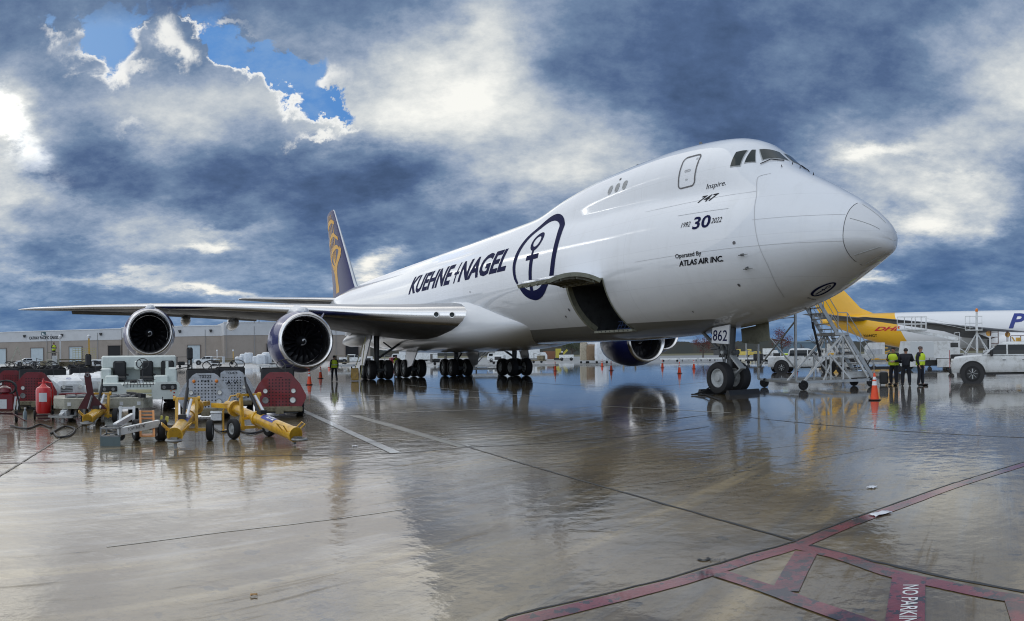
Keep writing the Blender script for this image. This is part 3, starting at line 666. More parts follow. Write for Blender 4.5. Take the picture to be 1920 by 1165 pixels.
lg.build('anchor_logo', M_NAVY, plane, smooth=0, recalc=False)
sidetext('slogan', 'Inspire.', 6.50, 7.44, .92, .25, M_BLACKD, .2, su=.1, slope=.0)
sidetext('type_number', '747', 6.66, 6.98, .86, .27, M_BLACKD, .30, .02, su=.1)
sidetext('anniversary_mark', '30', 6.48, 5.96, .80, .46, M_NAVY, 0, .02, su=.1, slope=.0)
sidetext('anniversary_mark', '1992', 7.06, 6.10, .44, .19, M_BLACKD, .15, 0, su=.1); sidetext('anniversary_mark', '2022', 5.64, 6.08, .44, .19, M_BLACKD, .15, 0, su=.1)
sidetext('operator_name', 'Operated By', 7.23, 4.97, 1.25, .20, M_BLACKD, 0, .015, su=.1); sidetext('operator_name', 'ATLAS AIR INC.', 7.10, 4.72, 2.02, .20, M_BLACKD, .25, .035, su=.1)
dl = MB(); dk = MB()
def line(mb, pts, w, closed=False, lift=.008):
    v, f = ribbon(pts, w, closed); v, f = dice(v, f, .12, .12); mb.add([side(p[0], p[1], lift) for p in v], f)
line(dl, spline([(4.02, 7.74), (4.3, 7.65), (4.33, 7.5), (4.18, 7.0), (3.97, 6.25), (3.72, 5.3), (3.52, 4.45), (3.62, 3.8), (3.75, 3.5)], 6), .022)
line(dl, [(7.4, 6.61), (5.05, 6.55)], .016); line(dl, [(9.5, 7.1), (4.2, 7.08)], .010); line(dl, [(9.5, 5.12), (1.1, 5.14)], .012); line(dl, [(4.0, 6.02), (1.15, 6.02)], .010)
line(dk, [(1.11, z_) for z_ in np.linspace(4.47, 6.48, 22)], .016)
def rrect(x0, x1, z0, z1, r, n=5):
    out = []
    for cx_, cz_, a0 in ((x1-r, z1-r, 0), (x0+r, z1-r, 90), (x0+r, z0+r, 180), (x1-r, z0+r, 270)):
        out += [(cx_+r*cos(radians(a0+90*i/n)), cz_+r*sin(radians(a0+90*i/n))) for i in range(n+1)]
    return out
line(dk, rrect(7.12, 7.98, 7.76, 8.98, .16), .055, True, .014)
line(dl, rrect(7.42, 7.70, 8.36, 8.42, .02), .03, True, .012); line(dl, [(7.3, 8.82), (7.22, 8.82)], .08); line(dl, [(7.62, 8.05), (7.5, 8.05)], .05)
for x_, z_, r_ in ((4.59, 5.30, .06), (4.83, 3.93, .05), (7.54, 3.16, .03), (15.0, 3.62, .07), (15.6, 3.35, .05), (24.6, 5.2, .05), (12.1, 9.0, .06)): line(dk, [(x_+r_*.5*cos(t), z_+r_*.5*sin(t)) for t in [2*pi*i/10 for i in range(10)]], r_, True, .012)
dl.build('skin_seam', M_GREYLINE, plane, smooth=0, recalc=False); dk.build('skin_seam', M_DARKLINE, plane, smooth=0, recalc=False)
# radome strips
rs = MB()
for ph0 in (-.55, .5, 1.25, 2.6, -1.3):
    pts_ = [surf(x_, ph0, .008) for x_ in np.linspace(.25, 1.0, 12)]; rs.tube(pts_, .008, 4)
rs.build('lightning_strip', M_GEARL, plane)
# windows
for x_ in (12.58, 12.05, 11.50):
    fr_ = MB(); v, f = ribbon(rrect(x_-.13, x_+.13, 8.43, 8.79, .12, 4), .035, True); v, f = dice(v, f, .1, .1); fr_.add([side(p[0], p[1], .014) for p in v], f)
    wn = fr_.build('window', M_GEARL, plane, smooth=0, recalc=False)
    v, f = dice(rrect(x_-.115, x_+.115, 8.445, 8.775, .11, 4), [list(range(20))], .1, .1); pn = MB(); pn.add([side(p[0], p[1], .009) for p in v], f); pn.build('pane', mat('window_shade', (.16, .18, .19), .15, coat=.6), wn, smooth=0, recalc=False)
def cockpit(corners, sg, shade=M_GLASS):
    """four corners as (x, phi) laid on the skin"""
    def pt(u, v, off):
        a, b_, c_, d_ = corners; x_ = (a[0]*(1-u)+b_[0]*u)*(1-v)+(d_[0]*(1-u)+c_[0]*u)*v; ph = (a[1]*(1-u)+b_[1]*u)*(1-v)+(d_[1]*(1-u)+c_[1]*u)*v
        p = surf(x_, ph, off); return (p.x, p.y*sg, p.z)
    def patch(e, off):
        g_ = MB(); n = 6; vs = [pt(e+(1-2*e)*i/n, e+(1-2*e)*j/n, off) for j in range(n+1) for i in range(n+1)]
        g_.add(vs, [(j*(n+1)+i, j*(n+1)+i+1, (j+1)*(n+1)+i+1, (j+1)*(n+1)+i) for j in range(n) for i in range(n)]); return g_
    w_ = patch(0., .010).build('cockpit_window', M_GEARL, plane, smooth=80); patch(.05, .022).build('pane', shade, w_, smooth=80)
for sg in (1, -1):
    cockpit([(5.02, 1.30), (4.82, 1.545), (4.32, 1.545), (4.58, 1.16)], sg)
    cockpit([(5.13, 1.24), (5.05, 1.27), (4.68, 1.10), (5.02, 1.03)], sg)
    cockpit([(5.56, 1.14), (5.20, 1.21), (5.10, .99), (5.52, .97)], sg)
wp = MB()
for sg in (1, -1):
    a, b_, c_ = surf(4.50, 1.10, .05), surf(4.42, 1.25, .06), surf(4.28, 1.42, .04); wp.tube([(p.x, p.y*sg, p.z) for p in (a, b_, c_)], .018, 6)
for x_, ph in ((4.12, 1.5), (3.9, 1.55), (3.2, 1.5), (4.0, 1.25)): p = surf(x_, ph); wp.cyl(p, surf(x_, ph, .09), .02, .01, 6)
wp.build('wiper', M_BLACKD, plane)
pb_ = MB()
for x_, z_ in ((4.27, 4.88), (4.22, 4.46)):
    p = side(x_, z_, 0.); q = side(x_, z_, .14); pb_.bar(p, q, .03, .08); pb_.cyl(q+Vector((.1, 0, 0)), q+Vector((-.32, 0, 0)), .018, .008, 6)
for x_ in (13.2, 9.0, 45): p = surf(x_, 1.55); pb_.prism([(x_-.15, p.z-.02), (x_+.15, p.z-.02), (x_+.12, p.z+.22), (x_-.0, p.z+.22)], 'y', p.y-.012, p.y+.012)
pb_.build('pitot_probe', M_GEAR, plane)
# small logo under the nose
lg2 = MB(); c0x, c0p = 2.62, -1.30
v, f = ribbon([(c0x+.42*cos(t), c0p+.16*sin(t)) for t in [2*pi*i/30 for i in range(30)]], .07, True)
for sc_, q in (((1, 1), (v, f)),): 
    vv, ff = dice(*q, .06, .04); lg2.add([surf(p[0], p[1], .012) for p in vv], ff)
for q in (ribbon([(c0x-.1, c0p), (c0x+.32, c0p)], .035), ribbon([(c0x-.18+.08*cos(t), c0p+.04*sin(t)) for t in [2*pi*i/14 for i in range(14)]], .03, True), ribbon([(c0x, c0p-.06), (c0x, c0p+.06)], .04)):
    vv, ff = dice(*q, .06, .04); lg2.add([surf(p[0], p[1], .012) for p in vv], ff)
vs, fs = text2d('KUEHNE + NAGEL', .62, .075, 0, .01); vv, ff = dice(vs, fs, .08, .04)
lg2.add([surf(3.20+p[1], -1.52+p[0]*.42, .012) for p in vv], ff)
lg2.build('anchor_logo', M_NAVY, plane, smooth=0, recalc=False)

# --- wings
def foil(n=16):
    t = [(.5*(1-cos(pi*i/n))) for i in range(n+1)]
    th = lambda x: 5*(.2969*sqrt(x)-.126*x-.3516*x*x+.2843*x**3-.1036*x**4)
    up = [(x, th(x)+.02*sin(pi*x)) for x in t]; lo = [(x, -th(x)+.02*sin(pi*x)) for x in t]
    return up[::-1]+lo[1:-1]
FO = foil()
def wing_part(name, st, sg, parent=plane, mats=None, lef=.045):
    """st: (span y, LE x, chord, z, t/c, twist deg)"""
    rg = []
    for y, lx, c, z, tc_, tw in st:
        a = radians(tw); rg.append([(lx+c*(x*cos(a)+0), sg*y, z+c*(zz_*tc_*.2-x*sin(a))) for x, zz_ in FO])
    n = len(FO); h = n//2
    xs_ = [p[0] for p in FO]
    def mif(k, i):
        j = (i+1) % n; xm = (xs_[i]+xs_[j])/2
        if xm < lef: return 0
        return 1 if i < h else 2
    w_ = MB(); w_.loft(rg, mif=mif); return w_.build(name, mats or [M_CHROME, M_WING, M_WING_SHADED], parent, smooth=50)
WST = [(2.3, 23.4, 17.6, 3.80, .65, 2.2), (3.4, 24.4, 16.6, 3.85, .65, 2.2), (5.9, 26.7, 14.6, 4.02, .62, 2.), (8.4, 29.0, 12.9, 4.25, .58, 1.6), (12.0, 32.4, 10.2, 4.68, .52, 1.), (16.5, 36.4, 8.6, 5.12, .50, .4), (21.6, 41.0, 6.9, 5.53, .48, 0), (26, 45.0, 5.5, 5.85, .46, -.5), (30., 48.6, 4.2, 6.08, .44, -1), (32.3, 51.1, 3.0, 6.25, .42, -1), (33.6, 53.2, 1.7, 6.36, .4, -.5), (34.15, 54.6, .7, 6.42, .4, 0)]
WST = [(a, b_, c_, d_, e*1.0, f_2) for a, b_, c_, d_, e, f_2 in WST]
def wz(y, f=0.): return float(np.interp(y, [s_[0] for s_ in WST], [s_[3] for s_ in WST]))
def wle(y): return float(np.interp(y, [s_[0] for s_ in WST], [s_[1] for s_ in WST]))
def wch(y): return float(np.interp(y, [s_[0] for s_ in WST], [s_[2] for s_ in WST]))
for sg in (1, -1):
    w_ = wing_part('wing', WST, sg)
    fl = MB()                                                    # drooped outboard flap / aileron edges
    for ya, yb in ((13., 20.3), (22.8, 28.6)):
        a, b_ = (wle(ya)+wch(ya)*.93, sg*ya, wz(ya)-.10), (wle(yb)+wch(yb)*.93, sg*yb, wz(yb)-.08)
        A, B_ = Vector(a), Vector(b_); d1 = Vector((wch(ya)*.10, 0, -.22)); d2 = Vector((wch(yb)*.10, 0, -.20)); t_ = Vector((0, 0, .07))
        fl.add([A, B_, B_+d2, A+d1, A+t_, B_+t_, B_+d2+t_*.3, A+d1+t_*.3], [(0, 1, 2, 3), (7, 6, 5, 4), (0, 4, 5, 1), (1, 5, 6, 2), (2, 6, 7, 3), (3, 7, 4, 0)])
    fl.build('flap', M_WING_SHADED, w_)
    for y, x0, L, r_, dz_ in ((5.9, 36.5, 7.5, .62, -.55), (9.6, 37.2, 7.0, .50, -.45), (14.9, 41.0, 6.0, .44, -.35), (18.5, 43.2, 5.4, .40, -.30)):
        c_ = MB(); zc = wz(y)-wch(y)*sin(radians(1))*.6-r_*.9+dz_*.4
        pr = [(0, .02), (.12, r_*.42), (.4, r_*.72), (1.0, r_*.98), (2.2, r_), (L*.6, r_*.85), (L*.85, r_*.45), (L, .03)]
        c_.lathe(pr, (x0, sg*y, zc), (1, 0, -.05), 20); c_.box((x0+L*.4, sg*y, zc+r_*.8), (L*.7, r_*.9, r_*1.1))
        c_.build('flap_track_fairing', M_FAIR, w_)
    if True:
        for y in (4.15, 4.85):
            ll = MB(); p = Vector((wle(y)+.06, sg*y, wz(y)+.02)); d_ = Vector((-1, sg*.75, -.05)).normalized()
            ll.lathe([(-.05, .17), (.10, .165), (.10, .14), (.06, .0)], p, d_, 16, mis=[0, 0, 1]); ll.build('landing_light', [M_CHROME, M_GLASS], w_)
# wing root / belly fairing
fa = MB(); rg = []
for x_, hw, hu, hd, ex in ((19.3, 2.2, .25, .5, 2.2), (20.3, 2.56, .55, .75, 2.3), (21.3, 2.92, .95, .95, 2.4), (22.5, 3.25, 1.45, 1.15, 2.5), (23.6, 3.46, 1.85, 1.28, 2.6), (25, 3.72, 2.1, 1.35, 2.7), (27, 3.9, 2.15, 1.40, 2.8), (32, 4.0, 1.8, 1.45, 2.9), (38, 4.0, 1.2, 1.45, 2.9), (42, 3.8, .9, 1.35, 2.7), (45, 3.3, .8, 1.1, 2.4), (47.5, 2.4, .5, .8, 2.2), (48.5, 1.6, .3, .5, 2.)):
    r_ = []
    for i in range(48):
        t = 2*pi*i/48; c_, s_ = cos(t), sin(t); hh = hu if s_ > 0 else hd
        r_.append((x_, hw*math.copysign(abs(c_)**(2/ex), c_), 3.25+hh*math.copysign(abs(s_)**(2/ex), s_)))
    rg.append(r_)
fa.loft(rg); fa.build('wing_root_fairing', mat('fairing_white', (.68, .70, .72), .3, coat=.6), plane, smooth=60)
# --- engines
def engine(x, y, z, sg):
    M_ = Matrix.Translation((x, sg*y, z)) @ Matrix.Rotation(radians(3*sg), 4, 'Z') @ Matrix.Rotation(radians(2.5), 4, 'Y')
    e = MB(); e.M = M_
    e.lathe([(.28, 1.63), (.42, 1.655), (1., 1.80), (1.9, 1.86), (2.8, 1.78), (3.7, 1.56), (4.4, 1.32), (4.42, 1.28), (3.6, 1.25), (2.2, 1.30), (1.35, 1.31)], n=56)
    eg = e.build('engine', M_NAC, plane, smooth=50)
    l = MB(); l.M = M_; l.lathe([(1.36, 1.30), (.9, 1.285), (.55, 1.29), (.25, 1.33), (.08, 1.41), (0, 1.50), (.03, 1.56), (.12, 1.60), (.28, 1.632)], n=56, mis=[1, 1, 0, 0, 0, 0, 0, 0])
    l.build('inlet_lip', [M_CHROME, mat('inlet_liner', (.006, .006, .007), .7, spec=.2)], eg, smooth=60)
    f_ = MB(); f_.M = M_
    f_.lathe([(1.62, 1.30), (1.6, 0.)], n=32, mi=1)
    for k in range(18):
        a = 2*pi*k/18; vs = []
        for rr, tw, ch in ((.35, 25, .30), (.8, 42, .40), (1.26, 60, .46)):
            t = radians(tw); er = Vector((0, cos(a), sin(a))); et = Vector((0, -sin(a), cos(a))); axv = Vector((1, 0, 0))
            dd = (axv*cos(t)+et*sin(t))*ch/2; c_ = er*rr+axv*1.3; vs += [c_-dd, c_+dd]
        f_.add(vs, [(0, 1, 3, 2), (2, 3, 5, 4)])
    f_.build('fan', [M_BLADE, M_DARK], eg, smooth=0, recalc=False)
    s = MB(); s.M = M_; s.lathe([(.75, 0.02), (.82, .10), (1.0, .22), (1.3, .36), (1.4, .38)], n=24); sp = s.build('spinner', mat('spinner_black', (.02, .02, .022), .35), eg, smooth=60)
    sw = MB(); sw.M = M_; vs = []
    K = 26
    for i in range(K):
        t = i/(K-1); a = 5.2*t; rr = .05+.17*t; ax_ = .74+ (rr/.36)*.44; wd = .035
        for q in (-1, 1): r2 = rr+q*wd; xx_ = float(np.interp(r2, [.02, .10, .22, .36], [.735, .805, .985, 1.285])); vs.append((xx_-.012, r2*cos(a), r2*sin(a)))
    sw.add(vs, [(2*i, 2*i+1, 2*i+3, 2*i+2) for i in range(K-1)]); sw.build('spiral_mark', M_WHITEP, eg, smooth=0, recalc=False)
    c2 = MB(); c2.M = M_; c2.lathe([(3.6, .95), (4.4, .88), (5.4, .62), (5.45, .58), (5.2, .35), (6.3, .05)], n=28); c2.build('core_nozzle', M_GEAR, eg, smooth=50)
    pyl = MB(); zt_ = wz(y)+.05; wl = wle(y)
    rg = []
    for x_, z0, z1, hw in ((x+.55, z+1.45, z+1.72, .10), (x+1.0, z+1.35, z+1.98, .34), (x+1.8, z+1.3, zt_-.12, .42), (x+3.2, z+1.2, zt_+.12, .40), (wl+1.4, z+.8, zt_+.02, .32), (wl+4.5, zt_-1.1, zt_-.25, .22), (wl+6.2, zt_-.75, zt_-.45, .05)):
        rg.append([(x_, sg*y+hw*cos(t), (z0+z1)/2+(z1-z0)/2*sin(t)) for t in [2*pi*i/16 for i in range(16)]])
    pyl.loft(rg); pyl.build('pylon', M_FAIR, plane, smooth=60)
    st_ = MB(); st_.M = M_; st_.add([(1.0, sg*-1.15, 1.25), (2.1, sg*-1.15, 1.3), (2.1, sg*-1.62, 1.82), (1.6, sg*-1.5, 1.7), (1.0, sg*-1.17, 1.29), (2.1, sg*-1.17, 1.34)], [(0, 1, 2, 3), (4, 5, 2, 3)])
    st_.build('nacelle_strake', M_NAC, eg, smooth=0, recalc=False)
for sg in (1, -1):
    engine(27.9, 11.98, 2.59, sg); engine(36.95, 21.16, 3.46, sg)
# --- tail
fin = [(8.6, 60.6, 12.0), (9.5, 61.7, 10.6), (12, 64.1, 9.0), (19.0, 71.0, 4.3), (19.35, 71.6, 3.3)]
rg = []
for z_, lx, c_ in fin: rg.append([(lx+c_*x, .1*c_*zz_, z_) for x, zz_ in foil(12)])
M_FIN = mat('fin_navy', (.016, .022, .10), .45, coat=.1, spec=.15)
n = len(rg[0]); xs_ = [p[0] for p in foil(12)]
fm = MB(); fm.loft(rg, mif=lambda k, i: 1 if (xs_[i]+xs_[(i+1) % n])/2 < .02 else 0); finob = fm.build('tail_fin', [M_FIN, M_FAIR], plane, smooth=50)
def finpt(u, v, off=.03):       # u: chord fraction 0..1, v: height 0..1
    z_ = 9.0+v*10.2; lx = float(np.interp(z_, [a[0] for a in fin], [a[1] for a in fin])); c_ = float(np.interp(z_, [a[0] for a in fin], [a[2] for a in fin]))
    th = float(5*(.2969*sqrt(max(u, 1e-4))-.126*u-.3516*u*u+.2843*u**3-.1036*u**4)); return Vector((lx+c_*u, .1*c_*th+off, z_))
fg = MB()
def gold(pts, w):
    p2 = spline(pts, 6); v, f = ribbon(p2, w); fg.add([finpt(min(.98, max(.06, a)), b_) for a, b_ in v], f)
gold([(.62, .0), (.62, .16), (.60, .27), (.62, .33)], .16); gold([(.70, .0), (.68, .2), (.76, .32), (.88, .44), (.90, .6)], .035); gold([(.56, .0), (.56, .2), (.46, .33), (.22, .42), (.12, .5)], .06)
gold([(.62, .3), (.42, .36), (.20, .47), (.30, .53), (.60, .52), (.82, .46), (.80, .36), (.64, .3)], .05)
for a in (.25, .45, .65, .85): gold([(.6, .33), (.3+.5*a, .5), (.1+.8*a, .78), (.2+.6*a, .97)], .035)
gold([(.14, .62), (.4, .70), (.7, .68), (.92, .60)], .05); gold([(.16, .84), (.4, .88), (.7, .87), (.95, .82)], .05)
fg.build('tail_emblem', M_GOLD, finob, smooth=0, recalc=False)
for sg in (1, -1):
    wing_part('tailplane', [(1.0, 64.5, 8.0, 7.9, .5, 1.), (11., 73.0, 2.7, 8.75, .45, 1.), (11.3, 73.9, 1.6, 8.78, .4, 1.)], sg, mats=[M_CHROME, M_WING, M_WING_SHADED])
# --- landing gear
def wheelobj(c, r, w, parent, ax=(0, 1, 0), rimr=.5):
    o = MB().wheel(c, ax, r, w, fill=False).build('wheel', M_TYRE, parent, smooth=35)
    MB().rim(c, ax, r*.95, w*.86).build('rim', M_GEARL, parent, smooth=35)
    return o
def bogie(x, y, sg, body=False):
    s = MB(); top = 3.3
    s.cyl((x, sg*y, .62), (x-.15, sg*y, top), .17, .21, 16); s.cyl((x, sg*y, .62), (x, sg*y, 1.5), .12, .12, 12)
    s.bar((x-.85, sg*y, .62), (x+.85, sg*y, .62), .22, .26)
    for dx_ in (-.80, .80): s.cyl((x+dx_, sg*y-.72, .66), (x+dx_, sg*y+.72, .66), .09, n=12)
    s.bar((x+.2, sg*y, 1.3), (x+.85, sg*y, .9), .07); s.bar((x-.25, sg*y, 1.6), (x-.5, sg*y, .75), .06)
    gr = s.build('main_gear', M_GEAR, plane)
    for dx_ in (-.80, .80):
        for dy_ in (-.60, .60): wheelobj((x+dx_, sg*y+dy_, .675), .675, .52, gr)
    b_ = MB()
    if not body: b_.cyl((x-.1, sg*y, 1.4), (x-.1, sg*(y-3.), 3.3), .08); b_.cyl((x-.1, sg*(y-.5), 2.6), (x-.1, sg*(y-1.2), 2.1), .05)
    else: b_.cyl((x-.2, sg*y, 1.2), (x-2.4, sg*y, 2.6), .08); b_.cyl((x, sg*y, 1.7), (x+1.7, sg*y, 2.3), .06)
    b_.build('drag_brace', M_GEAR, gr)
    d_ = MB()
    if not body: d_.M = Matrix.Translation((x, sg*(y+.75), 2.2)) @ Matrix.Rotation(radians(14*sg), 4, 'X'); d_.prism([(-.55, -1.25), (.45, -1.25), (.75, .2), (.8, 1.3), (-.7, 1.3), (-.75, .0)], 'y', -.04, .04)
    else: d_.M = Matrix.Translation((x-1.9, sg*(y+.55), 1.75)) @ Matrix.Rotation(radians(10*sg), 4, 'X'); d_.prism([(-.6, -.85), (.3, -1.0), (1.3, .3), (1.3, .65), (-1.3, .65), (-1.2, .1)], 'y', -.04, .04)
    d_.build('gear_door', M_FAIR, gr)
for sg in (1, -1): bogie(36., 5.45, sg); bogie(39., 1.9, sg, True)
NX = 7.68
s = MB(); s.cyl((NX, 0, .64), (NX-.12, 0, 1.75), .12, .12, 16); s.cyl((NX-.08, 0, 1.35), (NX-.2, 0, 3.1), .18, .2, 16); s.cyl((NX, -.62, .64), (NX, .62, .64), .08, n=12)
s.cyl((NX-.45, .0, 1.62), (NX+.45, 0, 1.62), .10, n=12); s.cyl((NX-.1, -.42, 1.62), (NX-.1, .42, 1.62), .11, n=14); s.cyl((NX-.1, .42, 1.62), (NX-.1, .48, 1.62), .07, n=12, mi=1)
s.box((NX+.42, .1, 1.62), (.35, .3, .22)); s.cyl((NX+.3, .2, 1.8), (NX+.75, .2, 1.78), .07, n=10); s.cyl((NX+.25, -.2, 1.5), (NX+.7, -.2, 1.48), .06, n=10)
gr = s.build('nose_gear', [M_GEAR, M_GEARL], plane)
tl = MB(); tl.bar((NX-.16, .0, 1.55), (NX-.75, .0, 1.0), .30, .07); tl.bar((NX-.75, 0, 1.02), (NX-.22, 0, .66), .18, .06); tl.cyl((NX-.75, -.16, 1.02), (NX-.75, .16, 1.02), .05); tl.build('torque_link', M_GEARL, gr)
br = MB(); br.cyl((NX, .14, 1.45), (NX+1.5, .3, 2.7), .07); br.cyl((NX, -.14, 1.45), (NX+1.5, -.3, 2.7), .07); br.cyl((NX-.02, .25, 1.2), (NX-.2, .1, 2.6), .035); br.tube([(NX-.05, .2, 2.3), (NX+.1, .32, 1.8), (NX+.05, .25, 1.3), (NX, .3, .9)], .025, 6); br.tube([(NX-.3, .2, 2.5), (NX-.35, .28, 1.9), (NX-.15, .2, 1.4)], .03, 6); br.build('drag_brace', M_GEAR, gr)
for sg in (1, -1): wheelobj((NX, sg*.46, .63), .63, .46, gr)
for sg in (1, -1):
    d_ = MB(); d_.M = Matrix.Translation((NX-.42, sg*.82, 2.27)) @ Matrix.Rotation(radians(6*sg), 4, 'X')
    d_.prism([(-.46, -.34), (.46, -.28), (.46, .30), (-.46, .40)], 'y', -.03, .03)
    gd = d_.build('gear_door', M_FAIR if sg > 0 else M_OLIVE, plane)
    if sg > 0:
        q = Matrix.Translation((NX-.42, sg*.82, 2.27)) @ Matrix.Rotation(radians(6*sg), 4, 'X') @ frameM((.40, .035, -.20), (-1, 0, -.04), (0, 0, 1))
        sign('door_number', '862', q, .42, M_NAVY, gd, w=.78, offset=.005)
    if sg > 0: continue
    d2 = MB(); d2.M = Matrix.Translation((NX-1.12, sg*.75, 2.42)) @ Matrix.Rotation(radians(5*sg), 4, 'X')
    d2.prism([(-.36, -.36), (.30, -.42), (.30, .42), (-.36, .50)], 'y', -.025, .025); d2.build('gear_door', M_OLIVE, plane)
# ================================================================== GROUND SUPPORT EQUIPMENT NEAR THE CAMERA
M_RED = mat('tractor_red', (.20, .008, .011), .38, coat=.4, dirt=.55, dscale=2.5, dcol=(.06, .01, .01)); M_BRED = mat('bright_red', (.62, .02, .02), .35, coat=.5, dirt=.15, dscale=5)
M_LGREY = mat('plate_grey', (.50, .53, .57), .45, dirt=.6, dscale=3., dcol=(.20, .19, .16)); M_RUST = mat('rusty_steel', (.22, .19, .12), .7, dirt=.9, dscale=6., dcol=(.05, .035, .02), bump=.5)
M_WHITE = mat('white_paint', (.72, .74, .74), .35, coat=.4, dirt=.5, dscale=2.5, dcol=(.30, .29, .25)); M_TUGW = mat('tug_pale_green', (.66, .71, .66), .4, coat=.3, dirt=.3, dscale=1.8, dcol=(.32, .35, .32))
M_BLK = mat('black_vinyl', (.014, .014, .015), .5, dirt=.3, dscale=5, dcol=(.04, .04, .04)); M_STEEL = mat('dull_steel', (.28, .28, .27), .45, metal=.7, dirt=.5, dscale=5, dcol=(.10, .09, .08))
M_YEL = mat('tow_yellow', (.74, .42, .025), .38, coat=.4, dirt=.6, dscale=5., dcol=(.22, .10, .03)); M_LAMP = mat('lamp_glass', (.75, .75, .70), .12, coat=.8); M_AMBER = mat('amber_lens', (.75, .22, .02), .25, coat=.5); M_REDL = mat('red_lens', (.35, .01, .01), .2, coat=.5)
M_DECK = mat('deck_cream', (.42, .41, .33), .55, dirt=.8, dscale=3., dcol=(.13, .12, .08), bump=.3); M_ORG = mat('cone_orange', (.85, .075, .012), .45, dirt=.2, dscale=8.); M_ORL = mat('pale_orange', (.72, .33, .12), .45, dirt=.4, dscale=4.)
M_BLUEL = mat('label_blue', (.035, .05, .28), .35); M_PLATE = mat('sign_plate_grey', (.12, .16, .16), .35, dirt=.3)
M_SILV = mat('galvanised', (.50, .51, .50), .38, metal=.5, dirt=.4, dscale=4, dcol=(.25, .25, .24)); M_VGLASS = mat('vehicle_glass', (.010, .013, .015), .10, spec=.4)
def face(px): return -(px-CX)/F          # rotation that turns local -Y towards the camera
def steering(mb, c, r, tilt=.5, mi=0, post=.35):
    pts = [(c[0]+r*cos(t), c[1]+r*sin(t)*cos(tilt), c[2]+r*sin(t)*sin(tilt)) for t in [2*pi*i/18 for i in range(18)]]
    mb.tube(pts, .016, 6, mi, closed=True)
    for k in (0, 6, 12): mb.bar(c, pts[k], .022, mi=mi)
    mb.bar(c, (c[0], c[1]-.25*sin(tilt), c[2]-post), .035, mi=mi)
def wheelpair(root, x, y, r, w, rimmat=M_GEARL, ax=(1, 0, 0)):
    for s_ in (1, -1):
        o = MB().wheel((s_*x, y, r), ax, r, w, n=20, fill=False).build('wheel', M_TYRE, root, smooth=35); MB().rim((s_*x, y, r), ax, r*.95, w*.8, n=16).build('rim', rimmat, o, smooth=35)

def plate_tractor(px, r, plate_m, label, texts, holes=True, wdt=1.46, amber=True, rz=0., lamps=True, body_m=None):
    root = empty('tow_tractor', polar(px, r), face(px)+rz, label, 'tow tractor', 'airport tow tractors parked side by side')
    k = wdt/1.46
    body = body_m or M_WHITE
    out = [(-.58, .26), (.58, .26), (.72, .50), (.73, .60), (.56, .92), (.34, 1.17), (.24, 1.23), (-.24, 1.23), (-.34, 1.17), (-.56, .92), (-.73, .60), (-.72, .50)]
    p = MB(); p.prism([(a*k, b) for a, b in out], 'y', -.03, .03)
    if holes:
        for i in range(7):
            for j in range(9):
                z_ = .34+j*.085; x_ = (-.27+i*.09)*k; p.cyl((x_, -.032, z_), (x_, -.026, z_), .021, n=7, mi=1)
    fp = p.build('front_plate', [plate_m, M_DARK], root)
    if texts:
        for t, z_, h, w_ in texts: sign('plate_text', t, frameM((-w_/2, -.034, z_), (1, 0, 0), (0, 0, 1)), h, M_BLACKD, fp, w=w_)
    if lamps:
        for x_, z_, rr, m_ in ((-.38, .72, .055, M_LAMP), (.38, .72, .055, M_LAMP), (-.38, .47, .07, M_STEEL), (.36, .47, .07, M_LAMP)):
            l_ = MB(); l_.lathe([(0, rr*1.25), (.05, rr*1.2), (.05, rr), (.03, 0)], (x_*k, -.02, z_), (0, -1, 0), 14, mis=[0, 0, 1]); l_.build('headlight', [M_STEEL, m_], root)
    if amber:
        for x_ in (-.3, .3): MB().lathe([(0, .045), (.03, .045), (.045, .02), (.05, 0)], (x_*k, -.02, 1.02), (0, -1, 0), 12).build('marker_lamp', M_AMBER, root)
    MB().rbox((0, .04, .22), (1.25*k, .22, .16), .03).box((0, -.08, .16), (.22, .10, .12)).build('bumper', M_RUST, root)
    b = MB(); b.rbox((0, .65, .62), (.95*k, 1.15, .72), .08); b.rbox((0, 1.75, .50), (1.25*k, 1.1, .42), .05); b.rbox((-.60*k, .6, .55), (.2, .7, .36), .06); b.rbox((.60*k, .6, .55), (.2, .7, .36), .06); b.box((0, 1.15, .30), (.9*k, 2.2, .16))
    b.build('body', body, root); MB().box((0, 1.1, .20), (1.0*k, 2.3, .16)).bar((-.5*k, .55, .3), (.5*k, .55, .3), .1).build('under_light_block', M_BLK, root)  # dark block and axle bar added beneath the body to stop light
    s_ = MB(); s_.rbox((-.05, 1.65, .80), (1.0*k, .42, .14), .04); s_.rbox((-.05, 1.92, 1.08), (1.0*k, .12, .50), .05); s_.build('seat', M_BLK, root)
    w_ = MB(); steering(w_, (.18, 1.32, 1.42), .25, .6); w_.build('steering_wheel', M_BLK, root)
    wheelpair(root, .58*k, .55, .30, .2); wheelpair(root, .60*k, 1.85, .34, .24)
    return root
plate_tractor(384, 19., M_LGREY, 'grey perforated-plate tow tractor marked T0222, beside the wide pale tug', [('T0222', 1.10, .085, .34), ('TUG', .99, .06, .22)])
plate_tractor(434, 22.3, M_LGREY, 'grey perforated-plate tow tractor marked AV, half hidden behind the T0222 one', [('TO-474', 1.12, .08, .36), ('A V', .80, .12, .34)], amber=False)
plate_tractor(523, 19.4, M_RED, 'dark red plate-fronted tow tractor nearest the orange cone', [('TUG MA', 1.07, .03, .18)], holes=True, amber=False, body_m=M_WHITE)
plate_tractor(64, 23.2, M_RED, 'dark red plate-fronted tow tractor standing behind the fire extinguisher', None, amber=False, body_m=M_WHITE)
plate_tractor(19, 27.5, M_RED, 'dark red plate-fronted tow tractor, farthest back at the left edge', None, amber=False, body_m=M_WHITE)

